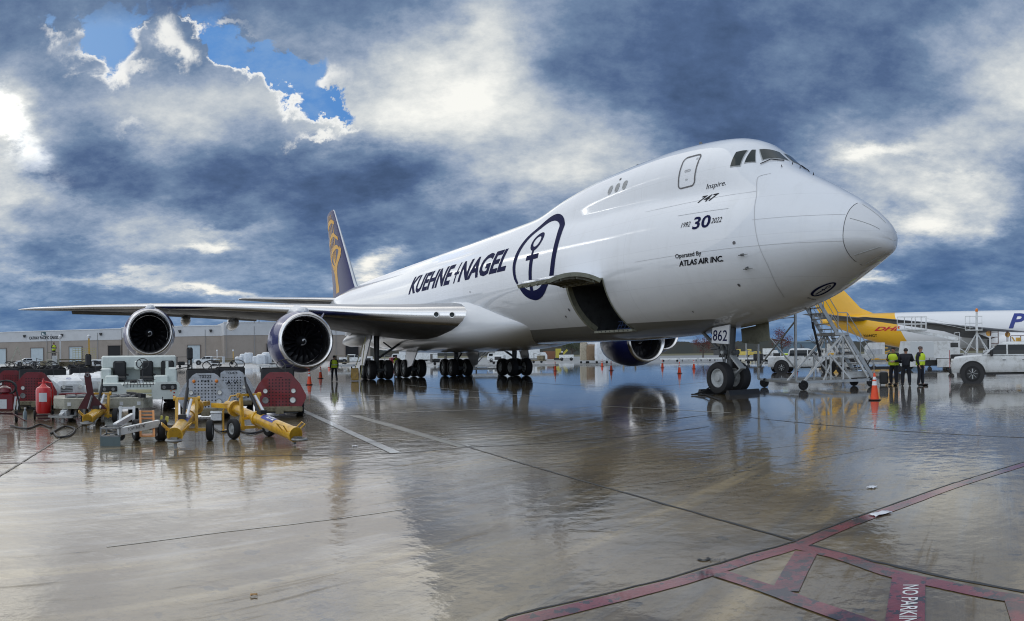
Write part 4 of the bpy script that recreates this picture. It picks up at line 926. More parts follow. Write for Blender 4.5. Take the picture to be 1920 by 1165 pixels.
def baggage_tug(px, r, label, rz=0., red=False):
    root = empty('baggage_tractor', polar(px, r), face(px)+rz, label, 'baggage tractor', 'white baggage tractors parked behind the red ones')
    b = MB(); rg = []
    for y_, zt, zb, hw in ((0, .78, .42, .42), (.10, .90, .36, .50), (.5, 1.02, .34, .56), (1.15, 1.08, .34, .60), (1.2, .62, .34, .62), (2.5, .62, .34, .62)):
        rg.append([(-hw, y_, zb), (hw, y_, zb), (hw, y_, zt-.08), (hw-.1, y_, zt), (-hw+.1, y_, zt), (-hw, y_, zt-.08)])
    b.loft(rg); b.rbox((0, 2.45, .68), (1.25, .2, .2), .04)
    for i in range(4): b.box((-.18, -.004, .56+i*.05), (.42, .012, .022), mi=1)
    b.build('body', [M_WHITE, M_DARK], root, smooth=30); MB().box((0, 1.2, .26), (1.1, 2.5, .18)).build('under_light_block', M_BLK, root)  # dark block added below the tug to keep light out
    for s_ in (1, -1):
        f_ = MB(); rg = []
        for i in range(9):
            t = pi*i/8; rg.append([(s_*.52, .5-.38*cos(t), .40+.36*sin(t)), (s_*.80, .5-.38*cos(t), .38+.34*sin(t)), (s_*.80, .5-.33*cos(t), .36+.30*sin(t)), (s_*.52, .5-.33*cos(t), .36+.30*sin(t))])
        f_.loft(rg); f_.build('mudguard', M_WHITE, root)
        MB().lathe([(0, .06), (.04, .06), (.03, .0)], (s_*.30, -.0, .70), (0, -1, 0), 12).build('headlight', M_LAMP, root)
    MB().rbox((0, -.10, .40), (1.0, .12, .20), .03).build('bumper', M_RED if red else M_STEEL, root)
    MB().lathe([(0, .09), (.012, .08)], (0, .30, .985), (0, -.3, 1), 16).build('badge', M_BLUEL, root)
    s_ = MB(); s_.rbox((0, 1.75, .80), (1.05, .42, .16), .04); s_.rbox((0, 2.02, 1.08), (1.05, .12, .46), .05); s_.build('seat', M_BLK, root)
    w_ = MB(); steering(w_, (-.2, 1.42, 1.42), .24, .6); w_.build('steering_wheel', M_BLK, root)
    wheelpair(root, .66, .5, .30, .2); wheelpair(root, .60, 2.0, .32, .22)
    return root
baggage_tug(134, 24.2, 'white baggage tractor with red bumper, left of the upright dark red towbar', .35, True)
baggage_tug(171, 27.6, 'white baggage tractor directly behind the dark red upright towbar', .2)
baggage_tug(92, 29., 'white baggage tractor behind the red tractor with the extinguisher in front', .3)
baggage_tug(120, 34.5, 'small white baggage tractor, rearmost of the white ones', .3)
baggage_tug(150, 39., 'small white baggage tractor behind the upright towbar, in the far row', .1)
baggage_tug(196, 31., 'white baggage tractor just left of the wide tug mirror', .15)
baggage_tug(66, 38., 'small white baggage tractor in the far row behind the red tractors', .2)
baggage_tug(42, 33., 'white baggage tractor behind the farthest red tractor', .3)

# wide pushback tug
def pushback():
    px = 260; root = empty('pushback_tug', polar(px, 22.4), face(px), 'wide pale green-white pushback tug with three black seats facing the camera', 'pushback tug')
    f_ = MB(); W_ = 1.27
    f_.prism([(-W_, .36), (W_-.02, .36), (W_, .44), (W_, .84), (W_-.06, .90), (.55, .90), (.38, .72), (-.42, .72), (-.58, .86), (-W_+.04, .86), (-W_, .80)], 'y', -.06, .06)
    f_.rbox((0, 2.6, .62), (2.5, 5.0, .5), .06); f_.build('chassis', M_TUGW, root)
    for s_ in (-1, 1):
        l_ = MB(); l_.rbox((s_*.93, -.07, .745 if s_ > 0 else .70), (.50, .05, .17), .03); 
        for q in (-.15, .12): l_.cyl((s_*.93+q, -.10, .73 if s_ > 0 else .69), (s_*.93+q, -.092, .73 if s_ > 0 else .69), .055, n=12, mi=1)
        l_.build('headlight', [M_BLK, M_STEEL], root)
    b = MB(); b.rbox((0, 1.75, 1.52), (2.5, .5, .44), .05); b.rbox((0, 1.95, 1.05), (2.4, .12, .7), .04)
    for x_, w_ in ((-1.08, .34), (1.06, .38)): b.rbox((x_, 1.3, 1.0), (w_, .9, .68), .05)
    b.rbox((-.88, .9, .92), (.42, .7, .36), .04); b.rbox((.72, .95, .92), (.46, .6, .34), .04); b.rbox((0, .95, 1.42), (.0+.28, .2, .28), .03); b.bar((.92, .9, .9), (.92, .9, 1.55), .09)
    b.build('cab_body', M_TUGW, root)
    for x_ in (-.62, .28, 1.02 if False else .98):
        s_ = MB(); s_.rbox((x_-.02, 1.45, 1.28), (.44, .12, .56), .07); s_.rbox((x_-.02, 1.22, .98), (.46, .5, .16), .05); s_.bar((x_+.20, 1.3, 1.12), (x_+.26, 1.05, 1.10), .05); s_.build('seat', M_BLK, root)
    w_ = MB(); steering(w_, (.12, .82, 1.47), .20, 1.0, post=.5); w_.build('steering_wheel', M_BLK, root)
    g_ = MB(); 
    for i in range(10): x_ = -.48+i*.105; g_.tube([(x_, .06, .74), (x_, -.02, .82), (x_+(.05 if x_ < 0 else -.05), .25, .96)], .010, 5)
    for z_, y_ in ((.82, -.02), (.96, .25)): g_.tube([(-.5, y_, z_), (.52, y_, z_)], .012, 5)
    g_.build('wire_guard', M_BLK, root)
    c_ = MB(); c_.rbox((.05, .35, .86), (.18, .2, .24), .03); c_.rbox((-.18, .4, .86), (.22, .25, .2), .03, mi=1); c_.build('control_box', [M_WHITE, M_BLK], root)
    n_ = MB(); n_.box((0, -.068, .62), (.78, .012, .10)); n_.box((0, -.068, .50), (.78, .012, .07)); n_.build('yellow_sill', mat('pale_yellow', (.62, .58, .34), .5, dirt=.4), root)
    for s_, x_, zt in ((-1, -1.62, 1.60), (1, 1.64, 1.78)):
        m_ = MB(); m_.rbox((x_, .5, zt), (.20, .10, .40), .05); m_.build('mirror', M_BLK, root)
        a_ = MB(); a_.tube([(x_, .5, zt-.2), (x_+.02*s_, .5, zt-.42), (s_*1.2, .7, 1.28)], .018, 5)
        if s_ > 0: a_.tube([(x_-.06, .5, zt-.2), (x_-.08, .5, zt-.9), (x_+.05, .5, .82)], .024, 5); a_.tube([(x_+.06, .5, zt-.2), (x_+.06, .5, zt-.9), (x_+.10, .5, .82)], .024, 5)
        a_.build('mirror_arm', M_BLK, root)
    for x_, z_ in ((1.10, .66), (1.10, .56), (1.08, .46), (1.0, .62)): MB().lathe([(0, .028), (.015, .02), (.018, 0)], (x_, -.06, z_), (0, -1, 0), 10).build('marker_lamp', M_REDL if z_ < .6 else M_AMBER, root)
    wheelpair(root, 1.05, .9, .42, .3); wheelpair(root, 1.05, 4.2, .42, .3)
pushback()

def roller_dolly(loc, rz, L, D, label, cat='cargo dolly', grp=None, z0=.36, name='cargo_dolly', rollers=True, m=None):
    root = empty(name, loc, rz, label, cat, grp)
    m = m or M_DECK
    d = MB(); c = .28; d.prism([(-L/2+c, 0), (L/2-c, 0), (L/2, c), (L/2, D-c), (L/2-c, D), (-L/2+c, D), (-L/2, D-c), (-L/2, c)], 'z', z0, z0+.26)
    for i in range(5): d.box((-L/2+.4+i*(L-.8)/4, -.006, z0+.12), (.09, .012, .09), mi=1)
    d.build('deck', [m, M_WHITE], root, smooth=0)
    if rollers:
        r_ = MB()
        for i in range(7):
            for j in range(2): x_ = -L/2+.45+i*(L-.9)/6; y_ = .4+j*.62; r_.cyl((x_-.12, y_-.08, z0+.275), (x_+.12, y_+.12, z0+.285), .045, n=8)
        r_.build('rollers', M_STEEL, root)
        s_ = MB()
        for i in range(5): s_.box((L/2-.3-.05*i, .1+i*.3, z0+.31), (.16, .12, .10), rz=.5)
        s_.build('stops', M_BLK, root)
    for x_ in (-L/2+.45, L/2-.45):
        for y_ in (.35, D-.35): MB().wheel((x_, y_, .2), (1, 0, 0), .2, .14, n=14).build('wheel', M_TYRE, root, smooth=35)
    MB().bar((0, 0, z0+.02), (-.1, -.9, .12), .07).build('drawbar', M_STEEL, root)
    return root
roller_dolly(polar(194, 18.4), face(194)+.06, 2.6, 1.9, 'cream roller-deck cargo dolly in front of the wide pale tug')

# tow bars
def frame2(a, b):
    d = (Vector(b)-Vector(a)); d.z = 0; d.normalize(); return d, Vector((-d.y, d.x, 0))
def towbar(head, tail, rad, label, wheel_at, axle, label_text=None, name='tow_bar', col=None, hoop=True, wr=.21):
    """head and tail are world points on the tube axis; everything is built in the thing's own frame"""
    col = col or M_YEL; head, tail = Vector(head), Vector(tail)
    d, nrm = frame2(tail, head); base = Vector((head.x, head.y, 0)); rz = atan2(d.y, d.x)
    root = empty(name, base, rz, label, 'tow bar', 'tow bars laid out in front of the tractors')
    L = hypot(tail.x-head.x, tail.y-head.y); hz_, tz_ = head.z, tail.z
    P_ = lambda t, dy=0., dz_=0.: Vector((-L*t, dy, hz_+(tz_-hz_)*t+dz_))
    t_ = MB(); t_.cyl(P_(0), P_(.50), rad, rad*.98, 20); t_.cyl(P_(.50), P_(.52), rad*1.12, n=20); t_.cyl(P_(.52), P_(.98), rad*.72, rad*.72, 18); t_.cyl(P_(.84), P_(.87), rad*1.25, n=18); t_.cyl(P_(0), P_(.03), rad*1.08, n=20)
    t_.build('tube', col, root)
    e = MB(); pts = [P_(0)+Vector((.02+.13*cos(a)+.1, .13*sin(a), -rad*.55)) for a in [2*pi*i/14 for i in range(14)]]; e.tube(pts, .028, 6, closed=True); e.box(P_(0)+Vector((.04, 0, -rad*.5)), (.16, .12, .08)); e.build('tow_eye', M_STEEL, root)
    l_ = MB(); l_.bar(P_(.02, 0, -rad), (-L*.02, 0, .02), .05); l_.build('leg', M_STEEL, root)
    if hoop:
        for s_ in (1, -1):
            h = MB(); a = P_(.04, s_*rad*.9, rad*.3); h.tube([a, a+Vector((.06, s_*.12, .12)), a+Vector((-.10, s_*.16, .15)), a+Vector((-.14, s_*.02, .02))], .014, 5); h.build('handle', col, root)
    f_ = MB(); zt = P_(wheel_at).z; x_ = -L*wheel_at
    for s_ in (1, -1): f_.bar((x_, s_*.20, .16), (x_-.08, s_*.20, zt+.42), .06)
    f_.bar((x_-.09, -.27, zt+.42), (x_-.09, .27, zt+.42), .05); f_.bar((x_, -axle, .22), (x_, axle, .22), .06); f_.bar((x_, .2, zt-.05), (x_, -.2, zt-.05), .05); f_.cyl((x_-.09, -.27, zt+.42), (x_-.09, -.22, zt+.42), .05, n=10); f_.cyl((x_-.09, .22, zt+.42), (x_-.09, .27, zt+.42), .05, n=10)
    f_.build('wheel_frame', col, root)
    j = MB(); j.cyl(P_(wheel_at-.12, 0, rad*.9), (x_-.20, .0, zt+.62), .035, n=10); j.cyl((x_-.12, .0, zt+.36), (x_-.26, 0, zt+.78), .022, n=8); j.cyl(P_(wheel_at-.14, .08, rad*.95), (x_-.02, .1, zt+.40), .03, n=8, mi=1); j.box(P_(wheel_at-.15, 0, rad*1.1), (.16, .14, .10)); j.build('hydraulic_pump', [M_BLK, M_WHITEP], root)
    for s_ in (1, -1):
        w_ = MB().wheel((x_, s_*axle, wr), (0, 1, 0), wr, .13, n=20, fill=False).build('wheel', M_TYRE, root, smooth=35); MB().rim((x_, s_*axle, wr), (0, 1, 0), wr*.9, .12, n=16).build('rim', M_GEARL, w_, smooth=35)
    y_ = MB(); 
    for s_ in (1, -1): y_.M = None; a = P_(.96); y_.prism([(-L*.90, s_*rad*.5), (-L*.90-.42, s_*.24), (-L*.90-.52, s_*.24), (-L*.90-.5, s_*.12), (-L*.90-.05, -s_*rad*.1)], 'z', a.z-.05, a.z+.05)
    y_.build('yoke', col, root)
    if label_text:
        q = MB(); n = 7; a0 = -1.1
        for (ta, tb, m_) in ((.24, .40, 0),):
            vs = [];
            for t in (ta, tb):
                for i in range(n+1): an = pi/2+(i/n-.5)*1.9; p = P_(t); vs.append(p+Vector((0, cos(an)*(rad*.995+.004), sin(an)*(rad*.995+.004))))
            q.add(vs, [(i, i+1, n+1+i+1, n+1+i) for i in range(n)])
        s_o = q.build('label', M_BLUEL, root, smooth=0, recalc=False)
        vs, fs = text2d(label_text, .24, .17, 0, .02); tt = MB(); 
        def wrap(u, v): p = P_(.25+ (u/L)); an = pi/2+(v-.085)/rad; return p+Vector((0, cos(an)*(rad+.009), sin(an)*(rad+.009)))
        v2, f2 = dice(vs, fs, 0, .04); tt.add([wrap(*p) for p in v2], f2); tt.build('label_text', M_WHITEP, s_o, smooth=0, recalc=False)
    return root
def pt(px, r, z): p = polar(px, r); p.z = z; return p
towbar(pt(326, 12.75, .26), pt(372, 16.2, .62), .135, 'yellow tow bar pointing at the camera, between the wheeled frame and the crossing bar', .42, .47, '747')
towbar(pt(553, 13.2, .20), pt(423, 15.5, .62), .135, 'yellow tow bar slanting down to the right, in front of the red tractor', .60, .42, '747')
towbar(pt(163, 16.7, .22), pt(212, 19.4, .50), .125, 'smaller yellow tow bar in front of the cream dolly', .45, .40, None)
def whitebar(head, tail, label, lad_m, extra=False):
    head, tail = Vector(head), Vector(tail); d, nrm = frame2(tail, head); root = empty('wheeled_tow_frame', (head.x, head.y, 0), atan2(d.y, d.x), label, 'tow frame', 'tow bars laid out in front of the tractors')
    L = hypot(tail.x-head.x, tail.y-head.y)
    b = MB(); b.bar((0, 0, head.z), (-L, 0, tail.z), .16, .16); b.bar((0, -.02, head.z), (.14, -.02, head.z-.05), .1); b.build('beam', M_WHITE, root)
    k = MB()
    for s_ in (1, -1): k.bar((-L*.15, s_*.17, .10), (-L*.35, s_*.14, .60), .05); k.bar((-L*.25, s_*.17, .10), (-L*.35, s_*.14, .55), .035)
    for z_ in (.44, .51, .58): t = (z_-.10)/.5; k.bar((-L*(.15+.20*t), -.15, z_), (-L*(.15+.20*t), .15, z_), .035)
    k.build('end_rack', lad_m, root)
    h = MB(); h.bar((-.1, -.32, head.z-.06), (-.1, .32, head.z-.06), .06); h.bar((.2, -.32, head.z-.06), (.2, .32, head.z-.06), .05); h.bar((-.1, -.32, head.z-.06), (.2, -.32, head.z-.06), .05); h.bar((-.1, .32, head.z-.06), (.2, .32, head.z-.06), .05); h.bar((.05, 0, head.z-.1), (.05, 0, .02), .07); h.build('hitch', M_STEEL, root)
    for s_ in (1, -1): w_ = MB().wheel((-L*.75, s_*.42, .24), (0, 1, 0), .24, .15, n=20).build('wheel', M_TYRE, root, smooth=35); MB().rim((-L*.75, s_*.42, .24), (0, 1, 0), .21, .13, n=14).build('rim', M_GEARL, w_, smooth=35)
    if extra:
        MB().box((.235, -.0, head.z-.17), (.02, .40, .22)).build('number_plate', M_PLATE, root)
        g_ = MB(); 
        for s_ in (1, -1): g_.bar((-L*.62, s_*.24+.5, .1), (-L*.68, s_*.24+.5, .80), .07)
        g_.bar((-L*.68, .24+.5, .74), (-L*.68, -.24+.5, .74), .06); g_.build('guard_rail', M_WHITE, root)
        tx_ = sign('beam_text', 'TOW BAR 747', frameM((-.25-.62, -.083, head.z-.0), (1, 0, .0), (0, 0, 1)), .09, M_BLACKD, root, w=.6)
    return root
whitebar(pt(118, 18.3, .24), pt(172, 20.2, .62), 'white wheeled tow frame beside the fire extinguisher', M_WHITE)

px = 243; root = empty('wheeled_tow_frame', polar(px, 14.3), face(px), 'low wheeled tow frame with dark grey plate and pale orange rack, nearest the camera', 'tow frame', 'tow bars laid out in front of the tractors')
MB().bar((-.22, -.78, .26), (.56, -.22, .36), .10, .13).bar((-.30, -.5, .34), (.05, .5, .46), .08, .10).build('beam', M_WHITE, root)
sign('beam_text', 'TOW BAR 747', Matrix.Translation((-.05, -.715, .26)) @ Matrix.Rotation(.62, 4, 'Z') @ frameM((0, 0, 0), (1, 0, .12), (0, 0, 1)), .06, M_BLACKD, root, w=.42)
f_ = MB(); 
for z_ in (.18, .33):
    f_.bar((-.56, -.85, z_), (-.20, -.85, z_), .03); f_.bar((-.56, -.85, z_), (-.46, -.55, z_+.02), .025); f_.bar((-.20, -.85, z_), (-.12, -.55, z_+.02), .025); f_.bar((-.46, -.55, z_+.02), (-.12, -.55, z_+.02), .03)
for x_, y_ in ((-.56, -.85), (-.20, -.85), (-.46, -.55), (-.12, -.55)): f_.bar((x_, y_, .17), (x_, y_, .36), .03)
f_.bar((-.35, -.7, .2), (-.35, -.7, .0), .07); f_.bar((-.25, -.7, .3), (.1, -.2, .2), .05, mi=1); f_.cyl((-.2, -.5, .15), (-.2, -.35, .15), .10, n=12, mi=1); f_.build('hitch', [M_STEEL, M_BLK], root)
MB().box((-.38, -.875, .075), (.38, .015, .19)).build('number_plate', M_PLATE, root)
o_ = MB()
for x_ in (.20, .46): o_.prism([(-.45, .12), (-.10, .12), (.0, .60), (-.06, .60), (-.28, .34)], 'x', x_-.02, x_+.02)
for z_ in (.44, .51, .58): o_.bar((.20, -.03, z_), (.46, -.03, z_), .03)
o_.box((.33, -.28, .13), (.28, .32, .03)); o_.build('end_rack', M_ORL, root)
g_ = MB()
for x_ in (-.22, .06): g_.bar((x_, .35, .12), (x_+.02, .42, .66), .055)
g_.bar((-.24, .42, .62), (.10, .42, .62), .05); g_.bar((-.22, .36, .3), (.08, .36, .3), .04); g_.build('guard_rail', M_WHITE, root)
for x_, y_ in ((.57, -.12), (.12, .05)): w_ = MB().wheel((x_, y_, .21), (1, .25, 0), .21, .13, n=20, fill=False).build('wheel', M_TYRE, root, smooth=35); MB().rim((x_, y_, .21), (1, .25, 0), .19, .12, n=14).build('rim', M_GEARL, w_, smooth=35)
px = 306; root = empty('yellow_chocks', polar(px, 14.6), face(px), 'small cluster of yellow chocks on a steel bracket between the two tow frames', 'chocks'); MB().prism([(-.10, .30), (-.04, .30), (-.02, .46), (-.06, .48)], 'y', -.04, .04).prism([(.0, .30), (.09, .34), (.10, .44), (.04, .46)], 'y', -.04, .04).build('wedge', mat('chock_yellow', (.6, .58, .12), .5), root); MB().box((0, 0, .27), (.3, .15, .04)).bar((0, 0, .27), (0, 0, 0), .05).bar((-.3, 0, .2), (.25, .1, .26), .05).build('bracket', M_STEEL, root); MB().bar((-.07, .02, .4), (-.02, .05, .85), .018).build('lever', M_BLK, root)
# upright dark red towbar
px = 168; root = empty('upright_tow_bar', polar(px, 17.6), face(px), 'dark red tow bar arm standing upright in front of the cream dolly', 'tow bar')
MDR = mat('dark_red_steel', (.075, .008, .008), .4, dirt=.4, dscale=5)
a_ = MB(); a_.prism([(-.30, .42), (.42, .40), (.30, .52), (.10, .74), (.02, 1.25), (-.04, 1.32), (-.11, 1.30), (-.14, 1.22), (-.08, .80)], 'y', -.04, .04); a_.build('arm', MDR, root)
MB().lathe([(0, .05), (.02, .05), (.02, .028), (0, .028)], (-.06, -.04, 1.25), (0, -1, 0), 14).build('pivot_eye', M_STEEL, root)
MB().bar((.05, -.06, .74), (-.05, -.14, .42), .04).bar((.1, .0, .45), (.1, 0, .02), .06).bar((-.15, .0, .45), (-.15, 0, .02), .06).build('stay', M_STEEL, root)

# wheeled extinguisher and hose cart
px = 81; root = empty('fire_extinguisher', polar(px, 19.4), face(px), 'tall red wheeled fire extinguisher with a white label', 'fire extinguisher')
MB().lathe([(.18, .0), (.18, .19), (.24, .215), (.80, .215), (.87, .19), (.92, .10), (.98, .05), (.98, 0)], (0, 0, 0), (0, 0, 1), 24).build('cylinder', M_BRED, root)
MB().lathe([(0, .04), (.10, .04), (.10, .02), (.16, .02), (.16, 0)], (0, 0, .97), (0, 0, 1), 12).bar((-.15, 0, 1.0), (.10, 0, 1.02), .03).tube([(.05, 0, 1.04), (.22, -.05, 1.0), (.25, 0, .8), (.24, .1, .4)], .018, 6).build('valve', M_BRED, root)
q = MB(); n = 6
for z_ in (.52, .76): pass
q.add([(.225*sin((i/n-.5)*1.0)-.02, -.222*cos((i/n-.5)*1.0)-.002, z_) for z_ in (.50, .74) for i in range(n+1)], [(i, i+1, n+2+i, n+1+i) for i in range(n)]); q.build('label', M_WHITEP, root, smooth=0, recalc=False)
MB().box((0, .05, .12), (.42, .34, .05)).box((0, -.12, .05), (.34, .04, .05)).bar((-.2, .1, .1), (-.2, .1, .9), .03).bar((.2, .1, .1), (.2, .1, .9), .03).build('cart', MDR, root)
for s_ in (1, -1): MB().wheel((s_*.25, .12, .13), (1, 0, 0), .13, .06, n=16).build('wheel', M_TYRE, root, smooth=35)
px = 8; root = empty('hose_cart', polar(px, 18.6), face(px), 'dark red hose cart with white sign at the left edge', 'hose cart')
MB().rbox((0, 0, .55), (.5, .4, .5), .06).lathe([(0, .2), (.1, .17), (.16, .06), (.16, 0)], (0, 0, .8), (0, 0, 1), 20).build('tank', M_RED, root)
h = MB()
for k in range(4): h.tube([(.02+.26*cos(t)+k*.01, -.16+k*.05, .92+.18*sin(t)) for t in [2*pi*i/20 for i in range(20)]], .022, 6, closed=True)
h.tube([(.28, -.15, .95), (.36, -.16, .6), (.38, -.14, .3)], .024, 6); h.build('hose', M_BLK, root)
MB().box((-.08, -.21, .50), (.26, .01, .24)).box((.26, -.16, .52), (.05, .01, .34), ry=.15).box((.34, -.16, .52), (.04, .01, .34), ry=.15).build('sign_panel', M_WHITE, root)
MB().bar((-.25, 0, .25), (.45, 0, .22), .05).bar((.2, -.1, .25), (.5, -.5, .1), .03).build('chassis', MDR, root)
for s_ in (1, -1): MB().wheel((s_*.3, .1, .16), (1, 0, 0), .16, .08, n=16).build('wheel', M_TYRE, root, smooth=35)
px = 46; root = empty('gas_bottle', polar(px, 19.2), 0, 'slim grey gas bottle standing beside the red extinguisher', 'gas bottle')
MB().lathe([(0.02, 0), (.02, .055), (.22, .055), (.27, .03), (.30, .02), (.32, 0)], (0, 0, 0), (0, 0, 1), 14).build('bottle', mat('bottle_grey', (.25, .32, .34), .35), root); MB().lathe([(0, .03), (.04, .03), (.04, 0)], (0, 0, .31), (0, 0, 1), 10).build('cap', M_WHITEP, root)
# white box and small blue barrow seen between the tractors
px = 404; root = empty('wheel_chock_box', polar(px, 18.0), face(px), 'low white metal box on the ground under the T0222 tractor', 'metal box'); MB().rbox((0, .2, .14), (.28, .4, .2), .02).build('box_body', M_WHITE, root); MB().rbox((0, .2, .255), (.30, .42, .03), .01).build('lid', M_WHITE, root)
px = 436; root = empty('tow_hoop', polar(px, 15.9), face(px), 'bent yellow tube hoop standing behind the slanting yellow tow bar', 'tube hoop'); MB().tube([(-.22, 0, .0), (-.22, 0, .45), (-.05, 0, .78), (.20, 0, .82), (.20, 0, .5), (.10, 0, .0)], .02, 6).build('hoop', M_YEL, root); MB().box((0, 0, .02), (.5, .2, .03)).build('foot', M_YEL, root)

# hoses lying between the equipment
for L, lb in ((((95, 815), (120, 802), (140, 806), (132, 818), (110, 822), (100, 812)), 'black hose looped on the wet ground left of the white tow frame'), (((190, 800), (215, 812), (246, 806), (262, 795), (300, 800)), 'black hose winding under the wheeled tow frames'),
              (((395, 800), (415, 812), (440, 806), (470, 815), (500, 806)), 'thin black hose on the ground between the two big yellow tow bars'), (((20, 800), (50, 806), (75, 798), (96, 804)), 'black hose running from the red hose cart')):
    hp = spline([tuple(at(*q))[:2] for q in L], 6); tag(MB().tube([(x, y, .025) for x, y in hp], .022, 6).build('rubber_hose', M_BLK), lb, 'hose', 'hoses on the ground by the tow bars')
# ------------------------------------------------------------------ cones
def make_cone(loc, label, h=.9):
    root = empty('traffic_cone', loc, random.uniform(0, 6), label, 'traffic cone', 'traffic cones around the airplane')
    MB().rbox((0, 0, .02), (.38, .38, .04), .02).build('base', M_BLK, root)
    def rr(z_): return .145-(.145-.03)*(z_-.04)/(h-.04)
    MB().lathe([(.04, rr(.04)), (.45*h, rr(.45*h)), (h, .03), (h, 0)], (0, 0, 0), (0, 0, 1), 20).build('body', M_ORG, root)
    MB().lathe([(.55*h, rr(.55*h)+.004), (.70*h, rr(.70*h)+.004)], (0, 0, 0), (0, 0, 1), 20).build('reflective_band', M_WHITEP, root)
    MB().lathe([(.76*h, rr(.76*h)+.004), (.86*h, rr(.86*h)+.004)], (0, 0, 0), (0, 0, 1), 20).build('reflective_band', M_WHITEP, root)
    return root
c0 = make_cone(at(1640, 751), 'tall orange cone nearest the camera, in front of the stairs and the three people')
for (a, b), lb in (((580, 722), 'orange cone below the inboard engine, beside the dark red tractor'), ((601, 710), 'orange cone behind the one below the inboard engine, nearer the walking worker'), ((1274, 701), 'orange cone between the nose wheels and the far engine, largest of the three there'),
                   ((1301, 692), 'orange cone just left of the nose gear'), ((1242, 690), 'orange cone under the far inboard engine'), ((1146, 695.5), 'orange cone right of the wrapped cargo pile'), ((1041, 696), 'dark looking cone on the wet apron right of the main wheels'),
                   ((1129, 688), 'small cone in front of the wrapped cargo pile'), ((1493, 697), 'orange cone behind the white stairs'), ((617, 690), 'orange cone behind the walking worker')):
    c = dup(c0, at(a, b), random.uniform(0, 6), lb)
# nose wheel chocks and ground cable
MB2 = MB(); n0 = plane.matrix_basis @ Vector((NX, 0, 0))
def pl2w(x, y, z=0): return Matrix.LocRotScale(plane.location, plane.rotation_euler, None) @ Vector((x, y, z))
for k, (dx_, lb) in enumerate(((-.78, 'black rubber chock in front of the nose wheels'), (.78, 'black rubber chock behind the nose wheels'))):
    root = empty('wheel_chock', pl2w(NX+dx_, 0), plane.rotation_euler.z, lb, 'wheel chock', 'chocks at the nose wheels')
    MB().prism([(-.12, 0), (.12, 0), (.05, .18), (-.05, .18)], 'y', -.85, .85).build('block', M_BLK, root); MB().tube([(0, -.85, .1), (.1, -1.1, .03), (.3, -1.3, .015)], .012, 5).build('rope', M_BLK, root)
A_ = pl2w(NX+.2, .8, .3); Bq = at(1296, 742); Cq = at(1330, 741); 
cb = MB(); cb.tube([A_, A_+Vector((-.2, -.1, -.1)), (Bq.x*.45+A_.x*.55, Bq.y*.45+A_.y*.55, .12), (Bq.x+.15, Bq.y, .05), (Bq.x, Bq.y, .04), (Cq.x-.2, Cq.y-.15, .03), (at(1350, 752).x, at(1350, 752).y, .03)], .03, 8)
tag(cb.build('ground_power_cable', M_BLK), 'thick black cable curling off the nose gear onto the wet apron', 'cable')

# ------------------------------------------------------------------ people
M_SKIN_H = mat('human_skin', (.42, .22, .15), .5); M_DNAVY = mat('dark_clothes', (.012, .014, .022), .8); M_HIVIS = mat('hivis_yellow', (.60, .78, .03), .6, emis=None); M_HAIR = mat('dark_hair', (.02, .015, .012), .6); M_SHOE = mat('black_boots', (.01, .01, .01), .45); M_REFL = mat('silver_tape', (.6, .62, .6), .35)
def skinmesh(name, verts, edges, radii, material, parent, sub=1, root_i=0):
    me = bpy.data.meshes.new(name); me.from_pydata([tuple(v) for v in verts], edges, []); o = bpy.data.objects.new(name, me); COL.objects.link(o)
    md = o.modifiers.new('skin', 'SKIN'); md.use_smooth_shade = True
    lay = me.skin_vertices[0].data
    for i, r in enumerate(radii): lay[i].radius = (r, r) if not hasattr(r, '__len__') else r; lay[i].use_root = (i == root_i)
    o.modifiers.new('sub', 'SUBSURF').levels = sub; o.modifiers['sub'].render_levels = sub
    dg = bpy.context.evaluated_depsgraph_get(); m2 = bpy.data.meshes.new_from_object(o.evaluated_get(dg))
    bpy.data.objects.remove(o); m2.materials.clear(); m2.materials.append(material)
    m2.polygons.foreach_set('use_smooth', [True]*len(m2.polygons))
    r_ = bpy.data.objects.new(name, m2); COL.objects.link(r_)
    if parent: r_.parent = parent
    return r_
